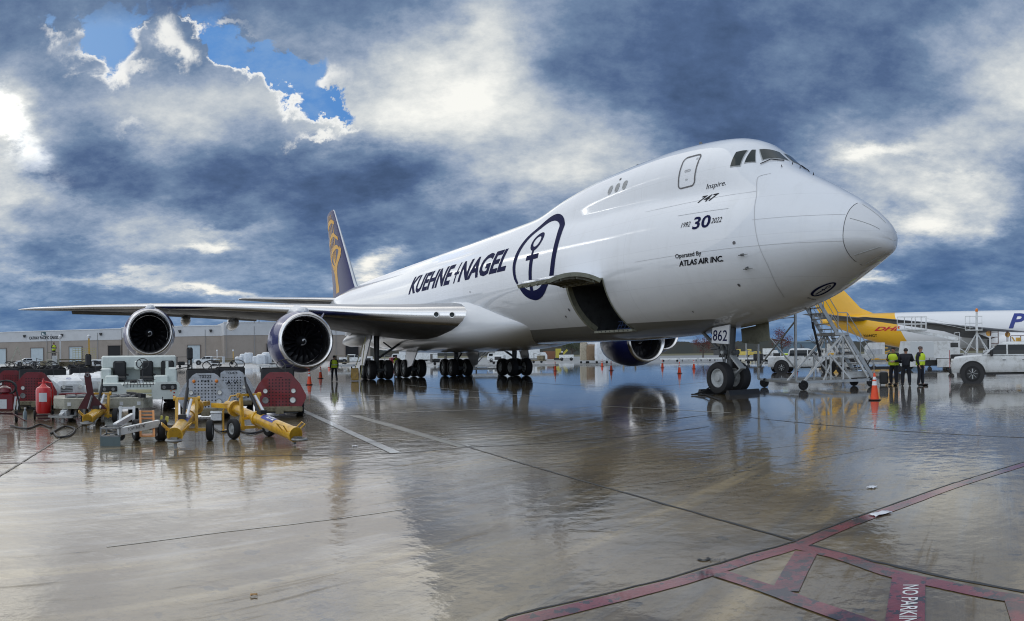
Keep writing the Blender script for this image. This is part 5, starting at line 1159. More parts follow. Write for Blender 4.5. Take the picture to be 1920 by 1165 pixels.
def person(loc, rz, label, H=1.76, stride=.0, arms='down', vest=True, hair=M_HAIR, grp=None, vest_m=None, legs=True, cap=False, build=1.):
    """faces local -Y; stands on z = 0"""
    root = empty('person', loc, rz, label, 'person', grp); k = H/1.76; s = stride
    V = {'pel': (0, 0, .98), 'wst': (0, 0, 1.12), 'chs': (0, -.01, 1.32), 'nck': (0, 0, 1.48), 'hd0': (0, -.01, 1.56), 'hd1': (0, -.02, 1.66), 'hd2': (0, -.01, 1.73)}
    V['hl'] = (.10, 0, .93); V['hr'] = (-.10, 0, .93); V['kl'] = (.12, -.22*s-.02, .52); V['kr'] = (-.12, .05*s-.02, .52)
    V['al'] = (.13, -.36*s, .09); V['ar'] = (-.13, .40*s, .10+.06*s); V['tl'] = (.14, -.36*s-.17, .035); V['tr'] = (-.14, .40*s-.16, .035+.0*s)
    V['sl'] = (.19, 0, 1.42); V['sr'] = (-.19, 0, 1.42)
    if arms == 'down': V.update(el=(.26, .04+.1*s, 1.15), er=(-.26, .04-.1*s, 1.15), wl=(.27, -.04+.16*s, .91), wr=(-.27, -.04-.22*s, .92))
    elif arms == 'fold': V.update(el=(.27, -.02, 1.16), er=(-.27, -.02, 1.16), wl=(.06, -.24, 1.16), wr=(-.06, -.25, 1.20))
    elif arms == 'hold': V.update(el=(.26, .0, 1.15), er=(-.25, .0, 1.17), wl=(.16, -.26, 1.10), wr=(-.12, -.30, 1.22))
    else: V.update(el=(.30, -.12, 1.30), er=(-.3, -.12, 1.34), wl=(.22, -.38, 1.42), wr=(-.2, -.38, 1.5))
    for q in 'lr':
        w_, e_ = Vector(V['w'+q]), Vector(V['e'+q]); V['p'+q] = tuple(w_+(w_-e_).normalized()*.09)
    V = {a: tuple(c*k*(build if i < 2 and a[0] not in 'h' else 1) for i, c in enumerate(b)) for a, b in V.items()}
    ids = list(V); E_ = [('pel', 'wst'), ('wst', 'chs'), ('chs', 'nck'), ('nck', 'hd0'), ('hd0', 'hd1'), ('hd1', 'hd2'), ('pel', 'hl'), ('pel', 'hr'), ('hl', 'kl'), ('hr', 'kr'), ('kl', 'al'), ('kr', 'ar'), ('al', 'tl'), ('ar', 'tr'), ('chs', 'sl'), ('chs', 'sr'), ('sl', 'el'), ('sr', 'er'), ('el', 'wl'), ('er', 'wr'), ('wl', 'pl'), ('wr', 'pr')]
    R_ = dict(pel=.13, wst=.12, chs=.14, nck=.055, hd0=.075, hd1=.098, hd2=.07, hl=.085, hr=.085, kl=.058, kr=.058, al=.04, ar=.04, tl=.035, tr=.035, sl=.06, sr=.06, el=.042, er=.042, wl=.028, wr=.028, pl=.03, pr=.03)
    idx = {a: i for i, a in enumerate(ids)}
    body = skinmesh('body', [V[a] for a in ids], [(idx[a], idx[b]) for a, b in E_], [R_[a]*k for a in ids], M_SKIN_H, root)
    # five fingers on each hand
    fg = MB()
    for q, sx in (('l', 1), ('r', -1)):
        p, w_ = Vector(V['p'+q]), Vector(V['w'+q]); d = (p-w_).normalized(); sd_ = d.cross(Vector((0, 1, .01))).normalized()
        for i in range(4): b_ = p-d*.01+sd_*(i-1.5)*.019; fg.tube([b_, b_+d*.035, b_+d*.060+Vector((0, -.012, 0)), b_+d*(.078-.006*abs(i-1.5))+Vector((0, -.026, -.003))], [.009, .0085, .008, .006], 6)
        b_ = w_+d*.03+sd_*-.028; fg.tube([b_, b_+d*.03-sd_*.022, b_+d*.055-sd_*.026], [.011, .010, .008], 6)
    fg.build('fingers', M_SKIN_H, body)
    fc = MB(); hz_ = Vector(V['hd1']); 
    fc.prism([(hz_.y-.125*k, hz_.z-.035), (hz_.y-.09*k, hz_.z+.015), (hz_.y-.09*k, hz_.z-.045)], 'x', -.014, .014)
    for s_ in (1, -1): fc.lathe([(-.006, 0), (0, .022), (.012, .02), (.014, 0)], (s_*.092*k, hz_.y+.0, hz_.z-.01), (s_, 0, 0), 8); fc.lathe([(0, .012), (.005, 0)], (s_*.033*k, hz_.y-.092*k, hz_.z+.014), (0, -1, 0), 8, mi=1)
    fc.bar((-.022, hz_.y-.091*k, hz_.z-.062*k), (.022, hz_.y-.091*k, hz_.z-.062*k), .008, mi=2); fc.build('face', [M_SKIN_H, M_HAIR, mat('lips', (.3, .1, .08), .5)], body)
    hr = MB(); rg = []
    for z_, f_ in ((-.035, .96), (.0, 1.02), (.04, 1.02), (.075, .86), (.10, .55), (.112, .1)): rg.append([(cos(t)*.098*k*f_, hz_.y+.018+sin(t)*.105*k*f_, hz_.z+z_*k+(.045*max(0, -sin(t)) if z_ < .05 else 0)) for t in [2*pi*i/18 for i in range(18)]])
    hr.loft(rg); 
    if cap: hr.box((0, hz_.y-.11, hz_.z+.05), (.13, .09, .015))
    hr.build('hair', hair, root)
    tr_ids = ['wst', 'pel', 'hl', 'hr', 'kl', 'kr', 'al', 'ar']; ii = {a: i for i, a in enumerate(tr_ids)}
    skinmesh('trousers', [V[a] for a in tr_ids], [(ii[a], ii[b]) for a, b in (('wst', 'pel'), ('pel', 'hl'), ('pel', 'hr'), ('hl', 'kl'), ('hr', 'kr'), ('kl', 'al'), ('kr', 'ar'))], [(.135 if a in ('wst', 'pel') else .105 if a[0] == 'h' else .078 if a[0] == 'k' else .065)*k*build for a in tr_ids], M_DNAVY, root, root_i=1)
    jk = ['pel', 'wst', 'chs', 'nck', 'sl', 'sr', 'el', 'er', 'wl', 'wr']; ii = {a: i for i, a in enumerate(jk)}
    skinmesh('jacket', [V[a] if a != 'pel' else (0, 0, .96*k) for a in jk], [(ii[a], ii[b]) for a, b in (('pel', 'wst'), ('wst', 'chs'), ('chs', 'nck'), ('chs', 'sl'), ('chs', 'sr'), ('sl', 'el'), ('sr', 'er'), ('el', 'wl'), ('er', 'wr'))],
             [dict(pel=.16, wst=.155, chs=.17, nck=.07, sl=.085, sr=.085, el=.062, er=.062, wl=.045, wr=.045)[a]*k*build for a in jk], M_DNAVY, root, root_i=1)
    if vest:
        v_ = MB(); rg = []
        for z_, a, b_ in ((.93, .215, .165), (1.02, .215, .17), (1.15, .215, .175), (1.28, .225, .185), (1.38, .205, .175), (1.455, .14, .12)): rg.append([(cos(t)*a*k*build, sin(t)*b_*k*build-.005, z_*k) for t in [2*pi*i/24 for i in range(24)]])
        v_.loft(rg, cap=False); vo = v_.build('safety_vest', vest_m or M_HIVIS, root)
        tp = MB(); tp.lathe([(.0, 1.0), (.05, 1.0)], (0, 0, 0), (0, 0, 1), 24); tp.v = [Vector((p.x*.222*k*build, p.y*.180*k*build-.005, p.z+1.10*k)) for p in tp.v]; tp.build('reflective_tape', M_REFL, vo, recalc=False)
    sh = MB()
    for q, sx in (('l', 1), ('r', -1)):
        a_, t_ = Vector(V['a'+q]), Vector(V['t'+q]); fz = max(0, a_.z-.09*k); sh.rbox(((a_.x+t_.x)/2, (a_.y+t_.y)/2-.02, .05+fz*.6), (.105, .29, .10), .04); sh.cyl((a_.x, a_.y, .05+fz), (a_.x, a_.y, .2+fz), .062, .058, 10)
    sh.build('boots', M_SHOE, root)
    return root
person(at(627, 715.5), face(627)+pi+.1, 'worker in a yellow-green vest walking away, below the inboard engine', 1.70, .9, 'down')
person(at(1676, 723), face(1676)-.5, 'leftmost of the three standing people, dark clothes and open yellow vest', 1.78, .1, 'hold', build=1.22, grp='three people talking by the stairs')
person(at(1699, 724), face(1699)+pi, 'middle one of the three standing people, all in dark clothes without a vest', 1.72, .1, 'hold', vest=False, build=1.28, grp='three people talking by the stairs')
person(at(1726, 724), face(1726)+1.2, 'rightmost of the three standing people, yellow vest, turned sideways', 1.80, .1, 'down', hair=mat('grey_hair', (.12, .09, .08), .6), build=1.2, grp='three people talking by the stairs')
person(polar(742.5, 62), face(742)+.3, 'worker in a yellow vest seen between the main wheels', 1.7, .1, 'raise')
px = 1657; root = empty('suitcase', at(px, 722.5), face(px), 'black rolling suitcase standing beside the leftmost of the three people', 'suitcase')
MB().rbox((0, 0, .34), (.40, .26, .56), .05).build('shell', M_BLK, root); MB().tube([(-.12, .1, .6), (-.12, .1, .74), (.12, .1, .74), (.12, .1, .6)], .012, 6).build('handle', M_STEEL, root)
for s_ in (1, -1): MB().wheel((s_*.15, 0, .035), (1, 0, 0), .035, .03, n=12).build('wheel', M_TYRE, root)

# ------------------------------------------------------------------ wheeled stairs beyond the nose
def stairs():
    o = at(1506, 732); th0 = .0
    root = empty('wheeled_stairs', o, .155, 'tall white wheeled stairs with open treads beyond the airplane nose', 'stairs')
    # local x: along the stairs (to the right), y: away from the camera
    Wd = 3.25; b = MB(); h = .33
    for y_ in (0, Wd): b.bar((0, y_, h), (3.9, y_, h), .09, .12)
    for x_ in (0, 1.3, 2.6, 3.9): b.bar((x_, 0, h-.01), (x_, Wd, h-.01), .08, .10)
    b.build('base_frame', M_SILV, root)
    p = MB()
    for y_ in (0, Wd): p.bar((0-.35, y_, h+.05), (-.35, y_, 4.3), .085)
    p.bar((-.35, 0, 4.25), (-.35, Wd, 4.25), .07); p.bar((-.35, 0, 3.05), (-.35, Wd, 3.05), .03); p.bar((-.35, 0, 2.9), (-.35, Wd, .9), .05); p.bar((-.35, Wd, 2.9), (-.35, 0, .9), .05)
    for y_ in (0, Wd): p.bar((-.35, y_, .38), (0, y_, .36), .085)
    p.build('mast_frame', M_SILV, root)
    t = MB()
    for y_ in (0, 1.3):
        t.bar((0, y_, h), (2.05, y_, 2.35), .08); t.bar((1.0, y_, h), (2.0, y_, 2.2), .05); t.bar((1.35, y_, 1.5), (2.5, y_, h), .07); t.bar((2.05, y_, 2.35), (3.4, y_, h+.1), .09); t.bar((2.05, y_, 2.2), (2.05, y_, h), .06); t.bar((1.4, y_, 1.45), (1.4, y_, h), .06); t.bar((.9, y_, 1.4), (2.9, y_, 1.4), .06)
    t.build('support_truss', M_WHITE, root)
    pf_ = MB(); pf_.rbox((2.05, .75, 2.36), (.75, 1.5, .14), .02); pf_.rbox((.02, .75, 4.55), (1.0, 1.5, .1), .02); pf_.build('landing', M_SILV, root)
    def flight(x0, z0, x1, z1, n, nm):
        f_ = MB()
        for y_ in (.10, 1.25): f_.bar((x0, y_, z0), (x1, y_, z1), .05, .18)
        for i in range(n): t_ = (i+.5)/n; f_.box((x0+(x1-x0)*t_, .68, z0+(z1-z0)*t_+.02), (.26, 1.1, .035))
        f_.build(nm, M_SILV, root)
    flight(.35, 4.5, 1.8, 2.45, 9, 'stair_flight'); flight(2.35, 2.3, 3.75, .45, 8, 'stair_flight')
    r = MB()
    for y_ in (.05, 1.30):
        r.bar((.35, y_, 5.4), (1.85, y_, 3.3), .028); r.bar((.35, y_, 5.0), (1.85, y_, 2.9), .022); r.bar((1.85, y_, 3.3), (2.35, y_, 3.3), .028); r.bar((2.35, y_, 3.3), (3.85, y_, 1.35), .028); r.bar((2.35, y_, 2.9), (3.85, y_, .95), .022)
        for x_, z0, z1 in ((1.85, 2.4, 3.3), (2.35, 2.4, 3.3), (3.05, 1.45, 2.4), (3.8, .4, 1.4), (1.1, 3.5, 4.35), (.4, 4.5, 5.4)): r.bar((x_, y_, z0), (x_, y_, z1), .03)
    r.build('handrail', M_SILV, root)
    j = MB(); j.cyl((.85, .7, 3.6), (.95, .7, 2.6), .02, n=8); j.cyl((.95, .7, 2.9), (1.35, .7, 1.4), .055, n=10); j.build('hydraulic_ram', M_BLK, root)
    for x_, y_ in ((0, 0), (-.05, Wd), (3.6, 0), (3.6, 1.3)): MB().wheel((x_, y_-.02 if y_ == 0 else y_, .21), (.35, 1, 0), .21, .14, n=20).build('wheel', M_TYRE, root, smooth=35)
    MB().rbox((3.2, .7, .55), (1.2, .5, .3), .03).build('tool_box', M_WHITE, root)
stairs()

# ------------------------------------------------------------------ pickup truck
def pickup(loc, rz, label, crew=True, name='pickup_truck', col=None, grp=None):
    """front points to local -X"""
    col = col or M_WHITE; root = empty(name, loc, rz, label, 'pickup truck', grp); Wd = 1.0
    def prof(x):   # hood / body upper line
        return float(np.interp(x, [-2.95, -2.9, -2.75, -1.55, -1.45, 2.95], [1.05, 1.22, 1.30, 1.40, 1.38, 1.38]))
    b = MB(); rg = []
    for x_ in (-3.0, -2.95, -2.8, -2.4, -1.9, -1.5, -.5, .6, 1.2, 1.8, 2.5, 2.95):
        zt = prof(x_); zb = .52; hw = Wd*(.86 if x_ < -2.97 else .94 if x_ < -2.9 else .985)
        rg.append([(x_, -hw+.04, zb), (x_, -hw, zb+.1), (x_, -hw, .95), (x_, -hw+.03, zt-.08), (x_, -hw+.13, zt), (x_, hw-.13, zt), (x_, hw-.03, zt-.08), (x_, hw, .95), (x_, hw, zb+.1), (x_, hw-.04, zb)])
    b.loft(rg); bo = b.build('body', col, root, smooth=35)
    # wheel arches cut
    cut = MB(); 
    for x_ in (-1.95, 1.85): cut.cyl((x_, -1.3, .46), (x_, 1.3, .46), .60, n=28)
    co_ = cut.build('arch_cutter', col, None); md = bo.modifiers.new('b', 'BOOLEAN'); md.object = co_; md.operation = 'DIFFERENCE'; md.solver = 'EXACT'
    dg = bpy.context.evaluated_depsgraph_get(); m2 = bpy.data.meshes.new_from_object(bo.evaluated_get(dg)); bo.modifiers.clear(); bo.data = m2; bpy.data.objects.remove(co_)
    m2.set_sharp_from_angle(angle=radians(35))
    cb_ = MB(); rg = []
    for z_, xa, xb, hw in ((1.34, -1.5, 1.35, .96), (1.6, -1.15, 1.32, .93), (1.88, -.62, 1.22, .84), (1.98, -.40, 1.12, .78), (2.01, -.2, 1.0, .7)): rg.append([(xa, -hw, z_), (xb, -hw, z_), (xb, hw, z_), (xa, hw, z_)])
    cb_.loft(rg); cb_.build('cab', col, root, smooth=40)
    hwz = lambda z_: float(np.interp(z_, [1.34, 1.6, 1.88], [.96, .93, .84]))+.010
    for s_ in (-1, 1):
        for (xa0, xa1), (xb0, xb1) in (((-1.26, -.72), (-.30, -.30)), ((-.22, -.22), (1.22, 1.14))):
            g_ = MB(); zs_ = (1.40, 1.6, 1.86); vv_ = []
            for z_ in zs_: t = (z_-1.40)/.46; vv_ += [(xa0+(xa1-xa0)*t, s_*hwz(z_), z_), (xb0+(xb1-xb0)*t, s_*hwz(z_), z_)]
            g_.add(vv_, [(0, 1, 3, 2), (2, 3, 5, 4)]); g_.build('side_window', M_VGLASS, root, smooth=0)
        MB().rbox((-1.02, s_*1.12, 1.46), (.14, .18, .32), .04).build('mirror', M_BLK, root)
        for x_ in (-.42, .55): MB().rbox((x_, s_*.995, 1.12), (.16, .03, .035), .01).build('door_handle', M_BLK, root)
        dln = MB()
        for x_ in (-1.25, -.28, .85): dln.box((x_, s_*.987, .93), (.012, .004, .62))
        dln.box((-.2, s_*.988, .64), (2.1, .004, .012)); dln.build('door_gap', M_GREYLINE, root)
        MB().box((-.1, s_*.93, .44), (2.6, .10, .07)).build('running_board', M_BLK, root)
        MB().rbox((-2.93, s_*.80, 1.10), (.12, .26, .14), .03).build('headlight', M_LAMP, root)
    MB().add([(-1.49, -.86, 1.38), (-1.49, .86, 1.38), (-.66, .76, 1.90), (-.66, -.76, 1.90)], [(0, 1, 2, 3)]).build('windscreen', M_VGLASS, root, smooth=0)
    MB().rbox((-3.0, 0, 1.06), (.06, 1.25, .30), .02).rbox((-3.03, 0, .60), (.14, 1.86, .26), .05, mi=1).build('grille', [M_BLK, M_BLK], root)
    for x_ in (-1.95, 1.85):
        for s_ in (1, -1):
            w_ = MB().wheel((x_, s_*.86, .46), (0, 1, 0), .46, .28, n=28, fill=False).build('wheel', M_TYRE, root, smooth=35)
            MB().cyl((x_, -.993, .46), (x_, .993, .46), .592, n=28).build('wheel_well', M_BLK, root) if s_ > 0 else None; fl_ = MB(); fl_.tube([(x_+.60*cos(t), s_*.985, .46+.60*sin(t)) for t in [pi*i/16 for i in range(17)]], .035, 6); fl_.build('arch_trim', M_BLK, root); r_ = MB(); r_.rim((x_, s_*.88, .46), (0, 1, 0), .42, .24, mi=1, n=24)
            for k in range(8): a = 2*pi*k/8; r_.bar((x_+.05*cos(a), s_*1.005, .46+.05*sin(a)), (x_+.25*cos(a), s_*1.0, .46+.25*sin(a)), .06, .02)
            r_.build('rim', [M_GEARL, M_BLK], w_, smooth=35)
    return root
pk_ = polar(1823, 35.2); pk1 = pickup((pk_.x+1.95*cos(.62)+.0, pk_.y+.9-1.95*sin(.62)*.0, 0), 0, 'white crew-cab pickup truck at the right edge of the apron')
dirx = Vector((cos(-.70), sin(-.70), 0)); fw_ = polar(1823, 34.6); pk1.rotation_euler = (0, 0, -.62); d_ = Vector((cos(-.62), sin(-.62), 0)); nn = Vector((sin(-.62)*-1, cos(-.62), 0))
pk1.location = fw_+d_*1.95+nn*.86
# ================================================================== BACKGROUND
def mound(name, pts, depth, material, jag, kind='structure', seed=1, trees=0.):
    """long ridge: pts = (column, distance, height); a real slab with thickness"""
    rnd = random.Random(seed); mb = MB(); fr_, tp, bk = [], [], []
    xs_ = [p[0] for p in pts]; N = int((xs_[-1]-xs_[0])/3)
    for i in range(N+1):
        c = xs_[0]+(xs_[-1]-xs_[0])*i/N; r = float(np.interp(c, xs_, [p[1] for p in pts])); h = float(np.interp(c, xs_, [p[2] for p in pts]))
        h += jag*(rnd.random()*.6+.5*sin(i*.31+seed)+.4*sin(i*.11+2*seed)+.3*sin(i*.83)); a = polar(c, r); b = polar(c, r+depth)
        fr_.append((a.x, a.y, -.5)); tp.append((a.x*1.01, a.y*1.01, h)); bk.append((b.x, b.y, h*1.05))
    n = N+1; mb.add(fr_+tp+bk, [(i, i+1, n+i+1, n+i) for i in range(N)]+[(n+i, n+i+1, 2*n+i+1, 2*n+i) for i in range(N)])
    o = mb.build(name, material, smooth=30); o['kind'] = kind; return o
M_HILL = mat('far_woods', (.045, .05, .045), .9, dirt=.8, dscale=.02, dcol=(.09, .07, .05)); M_GRASS = mat('dry_grass', (.13, .12, .055), .9, dirt=.6, dscale=.05, dcol=(.06, .07, .03))
mound('hills', [(600, 900, 15), (900, 900, 14), (1150, 900, 15), (1300, 880, 13), (1430, 850, 15), (1600, 820, 11), (1800, 800, 13), (2000, 800, 13)], 300, M_HILL, 1.8)
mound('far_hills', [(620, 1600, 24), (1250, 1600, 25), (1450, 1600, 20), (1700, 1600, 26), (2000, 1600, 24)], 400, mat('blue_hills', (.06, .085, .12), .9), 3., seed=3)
gp = [polar(c, r) for c, r in ((640, 420), (900, 400), (1200, 380), (1500, 360), (1800, 330), (2100, 330))]; gq = [polar(c, 900) for c in (640, 900, 1200, 1500, 1800, 2100)]
mb = MB(); mb.add([(p.x, p.y, .05) for p in gp]+[(p.x, p.y, .05) for p in gq], [(i, i+1, 7+i, 6+i) for i in range(5)]); tag(mb.build('grass_field', M_GRASS, smooth=0), kind='structure')

# warehouse
M_BUPP = mat('wall_pale', (.54, .55, .56), .8, dirt=.25, dscale=.3, dcol=(.33, .33, .33)); M_BLOW = mat('wall_beige', (.33, .285, .245), .85, dirt=.3, dscale=.25, dcol=(.2, .17, .14)); M_DOORW = mat('dock_door_pale', (.46, .53, .56), .6, dirt=.2, dscale=.8)
def warehouse(name, a, b, H, Hb, label, doors, lights, pipes, step=None):
    """a, b = (column, distance) of the two front corners"""
    A, B_ = polar(*a), polar(*b); d = (B_-A); L = d.length; d.normalize(); rz = atan2(d.y, d.x)
    root = empty(name, A, rz, label, 'warehouse'); D_ = 40.
    loc = lambda px: (lambda q: ((q-A).dot(d)))(inter(px, A, d))
    MB().box((L/2, D_/2, (H+Hb)/2), (L, D_, H-Hb)).build('upper_wall', M_BUPP, root, smooth=0)
    MB().box((L/2, D_/2+.15, Hb/2), (L-.2, D_, Hb)).build('wall', M_BLOW, root, smooth=0)
    MB().box((L/2, -.0, H+.1), (L+.2, .5, .25)).build('roof_edge', M_WHITEP, root, smooth=0)
    for px0, px1, zt, dark in doors:
        x0, x1 = loc(px0), loc(px1); f = MB().box(((x0+x1)/2, .10, zt/2), (x1-x0, .2, zt)).build('door', M_DARK if dark else M_DOORW, root, smooth=0)
        MB().box(((x0+x1)/2, -.06, zt+.12), (x1-x0+.5, .4, .24)).box((x0-.12, -.02, zt/2), (.22, .3, zt)).box((x1+.12, -.02, zt/2), (.22, .3, zt)).build('door_frame', mat('frame_brown', (.18, .15, .13), .7), f, smooth=0)
    for px_ in lights: x_ = loc(px_); MB().prism([(-.5, .5), (.5, .5), (.15, -.5), (-.15, -.5)], 'y', -.9, 0).build('wall_lamp', M_BLK, root); o = bpy.data.objects[-1] if False else None; w_ = ALLCH(root)[-1]; w_.location = (x_, -.05, H-1.9)
    pm = MB()
    for px_ in pipes: x_ = loc(px_); pm.box((x_, -.08, H*.45), (.14, .14, H*.9))
    if pipes: pm.build('drainpipe', mat('pipe_grey', (.3, .3, .3), .6), root, smooth=0)
    return root, loc, L
def inter(px, A, d):
    q = polar(px, 1.); t = (A.x*q.y-A.y*q.x)/(d.y*q.x-d.x*q.y); return A+d*t
wr, loc, L = warehouse('warehouse', (-160, 325), (228, 272), 13.0, 8.9, 'long pale and beige warehouse with blue lettering, behind the left tractors',
    [(-14, 11, 6.2, 0), (58, 81, 6.2, 0), (130, 153, 6.4, 0), (203, 226, 6.6, 1), (-80, -55, 6.2, 0)], (47, 117, 190, -30), (88, 96, 183))
x_ = loc(55); w_ = loc(111)-x_
sign('wall_lettering', 'CATHAY PACIFIC CARGO', frameM((x_, -.05, 9.7), (1, 0, 0), (0, 0, 1)), 1.25, M_BLACKD, wr, w=w_, offset=.035)
lx = loc(78); q = MB(); q.box((lx+1.0, -.05, 12.0-.05), (2.0, .1, 1.35)); sg_ = q.build('wall_logo', mat('logo_teal', (.01, .07, .09), .5), wr, smooth=0)
MB().add([(lx+.3, -.12, 11.5), (lx+1.8, -.12, 11.7), (lx+1.1, -.12, 11.9), (lx+.5, -.12, 12.4)], [(0, 1, 2, 3)]).build('logo_mark', M_WHITEP, sg_, smooth=0)
wr2, loc2, L2 = warehouse('warehouse', (229, 268), (419, 257), 13.2, 9.5, 'warehouse wing with one pale door, seen between the two engines', [(352, 375, 6.2, 0)], (338, 396), (240, 385))
wr3, loc3, L3 = warehouse('warehouse', (420, 249), (695, 262), 13.9, 9.4, 'warehouse end block with dark open doorways behind the inboard engine', [(500, 530, 6.2, 1), (648, 672, 6.4, 1)], (436, 640), (424, 477, 630, 560))
mb = MB()
for px_ in (477, 486): x_ = loc3(px_); mb.tube([(x_, -.3, 13.9), (x_, -.3, 16.6)], .12, 6)
x_ = loc3(477); mb.tube([(x_, -.3, 15.6), (x_+2., -.3, 15.6), (x_+2., -.3, 16.8)], .1, 6); mb.build('antenna', M_STEEL, wr3)
# blue-grey metal shed on the right
A = polar(1452, 262); root = empty('metal_shed', A, face(1500), 'low blue-grey corrugated metal shed behind the white stairs', 'metal shed')
sh = MB(); sh.box((9.4, 8, 2.4), (18.6, 16, 4.8))
for k in range(34): sh.box((.3+k*.555, -.03, 2.6), (.12, .08, 4.2), mi=0)
sh.build('wall', mat('shed_blue', (.11, .17, .22), .6, dirt=.3, dscale=.8), root, smooth=0); MB().prism([(-.3, 4.8), (19.1, 4.8), (18.8, 5.3), (.2, 5.3)], 'y', -.4, 16.5).build('roof', mat('shed_roof', (.17, .24, .29), .5), root, smooth=0); MB().box((9, -.05, .5), (18, .12, .9)).build('base_band', M_WHITEP, root, smooth=0)

# trees
def tree(px, r, h, w, crown_m, label, bare=False, seed=1):
    rnd = random.Random(seed); root = empty('tree', polar(px, r), 0, label, 'tree', 'trees beyond the apron')
    t = MB(); tips = []
    t.tube([(0, 0, 0), (.05, 0, h*.25), (0, .05, h*.5), (.1, 0, h*.8)], [w*.045, w*.035, w*.025, w*.01], 6)
    for k in range(16 if bare else 11):
        a = rnd.uniform(0, 2*pi); z0 = h*rnd.uniform(.22, .6); l_ = w*rnd.uniform(.25, .5); e = Vector((l_*cos(a), l_*sin(a), z0+h*rnd.uniform(.15, .4))); m_ = Vector((e.x*.5, e.y*.5, (z0+e.z)/2-.03*h))
        t.tube([(0, 0, z0), m_, e], [w*.018, w*.012, w*.005], 5); tips.append(e)
        if bare:
            for q in range(7): e2 = e+Vector((rnd.uniform(-1, 1)*w*.16, rnd.uniform(-1, 1)*w*.16, rnd.uniform(0, 1)*h*.2)); t.tube([m_+(e-m_)*rnd.random(), e2], [w*.006, w*.003], 4)
    t.build('trunk', mat('bark', (.07, .055, .045), .9), root)
    if not bare or True:
        c = MB(); n = 1500 if not bare else 260
        for k in range(n):
            e = rnd.choice(tips+[Vector((0, 0, h*.75))]*2); g_ = lambda s_: rnd.gauss(0, s_)
            p = e+Vector((g_(w*.11), g_(w*.11), g_(h*.09))); s_ = w*rnd.uniform(.012, .03)*(1 if not bare else .6); u_ = Vector((g_(1), g_(1), g_(1))).normalized()*s_; v_ = Vector((g_(1), g_(1), g_(1))).normalized()*s_
            if p.z < h*.2: continue
            c.add([p-u_, p+v_, p+u_, p-v_], [(0, 1, 2, 3)])
        co = c.build('crown', crown_m, root, smooth=0, recalc=False)
M_RLEAF = mat('red_leaves', (.13, .025, .02), .8, dirt=.6, dscale=1.5, dcol=(.05, .015, .015)); M_BLEAF = mat('brown_leaves', (.09, .045, .035), .8, dirt=.5, dscale=1.); M_GLEAF = mat('green_leaves', (.05, .065, .03), .8, dirt=.5, dscale=1.)
tree(1318, 215, 6.0, 5.2, M_RLEAF, 'dark red leaved tree between the far engine and the nose gear plate', seed=2)
tree(1466, 205, 7.6, 5.6, M_RLEAF, 'reddish tree seen through the stair mast frame', seed=5); tree(1533, 225, 7.5, 5.2, M_BLEAF, 'bare twiggy tree behind the stairs', True, 8); tree(1505, 235, 3.9, 2.0, M_BLEAF, 'small bare tree left of the bare twiggy one', True, 11)
tree(1072, 240, 6., 7., M_GLEAF, 'dark green tree left of the wrapped cargo pile, behind the apron', seed=14); tree(1376, 260, 3.4, 3., M_BLEAF, 'small brown bush-like tree right behind the nose gear', seed=15)
tree(1712, 240, 5.5, 7., M_GLEAF, 'dark tree under the yellow airplane tail', seed=21)

# ---------------------------------------------------------------- second airplane: yellow tail, white body
M_DYEL = mat('tail_yellow', (.83, .44, .008), .35, coat=.5)
sp_ = empty('parked_airplane', (0, 0, 0), 0, 'yellow-tailed white cargo airplane parked behind the stairs and pickup', 'airplane')
o1 = Vector((56.5, 93.2, 0)); fd = Vector((.705, -.709, 0)); ad = -fd; lat = Vector((-.709, -.705, 0))
# local: x = aft, y = towards the camera side, z up; local origin on the fuselage where column 1690 cuts it
sp_.matrix_basis = Matrix(((ad.x, lat.x, 0, o1.x), (ad.y, lat.y, 0, o1.y), (0, 0, 1, 0), (0, 0, 0, 1)))
det = sp_.matrix_basis.to_3x3().determinant()
SG = 1
if det < 0:      # keep a proper rotation: mirror y instead
    sp_.matrix_basis = Matrix(((ad.x, -lat.x, 0, o1.x), (ad.y, -lat.y, 0, o1.y), (0, 0, 1, 0), (0, 0, 0, 1))); SG = -1
f2 = MB(); rg = []
for x_, zc, ry, rzz in ((-41, 4.3, .05, .05), (-40.5, 4.35, .7, .7), (-39, 4.5, 1.5, 1.5), (-37, 4.65, 2.1, 2.15), (-34, 4.65, 2.45, 2.65), (-30, 4.62, 2.6, 2.78), (-10, 4.62, 2.6, 2.78), (-3, 4.62, 2.6, 2.78), (0, 4.66, 2.55, 2.72), (3, 4.95, 2.35, 2.42), (6, 5.4, 1.95, 1.92), (9, 5.95, 1.3, 1.25), (11.5, 6.2, .75, .75), (13, 6.35, .25, .35)):
    rg.append([(x_, ry*cos(t), zc+rzz*sin(t)) for t in [2*pi*i/32 for i in range(32)]])
f2.loft(rg)
m = bpy.data.materials.new('parked_paint'); m.use_nodes = True; T = NT(m.node_tree); b_ = T.n['Principled BSDF']; co = T.new('ShaderNodeTexCoord').outputs['Object']; x, y, z = T.sep(co)
k_ = T.smooth(T.m('ADD', x, T.m('MULTIPLY', T.m('SUBTRACT', z, 7.3), -.5)), .75, .8)
T.put(b_.inputs['Base Color'], T.mix(k_, (.78, .79, .80, 1), (.83, .44, .008, 1))); b_.inputs['Roughness'].default_value = .3; b_.inputs['Coat Weight'].default_value = .5
fo = f2.build('fuselage', m, sp_, smooth=60)
fz = [(6.9, 1.4, 11.4), (7.3, 4.2, 8.8), (8.2, 6.4, 7.2), (14.5, 12.4, 4.4), (15.6, 13.4, 3.4)]
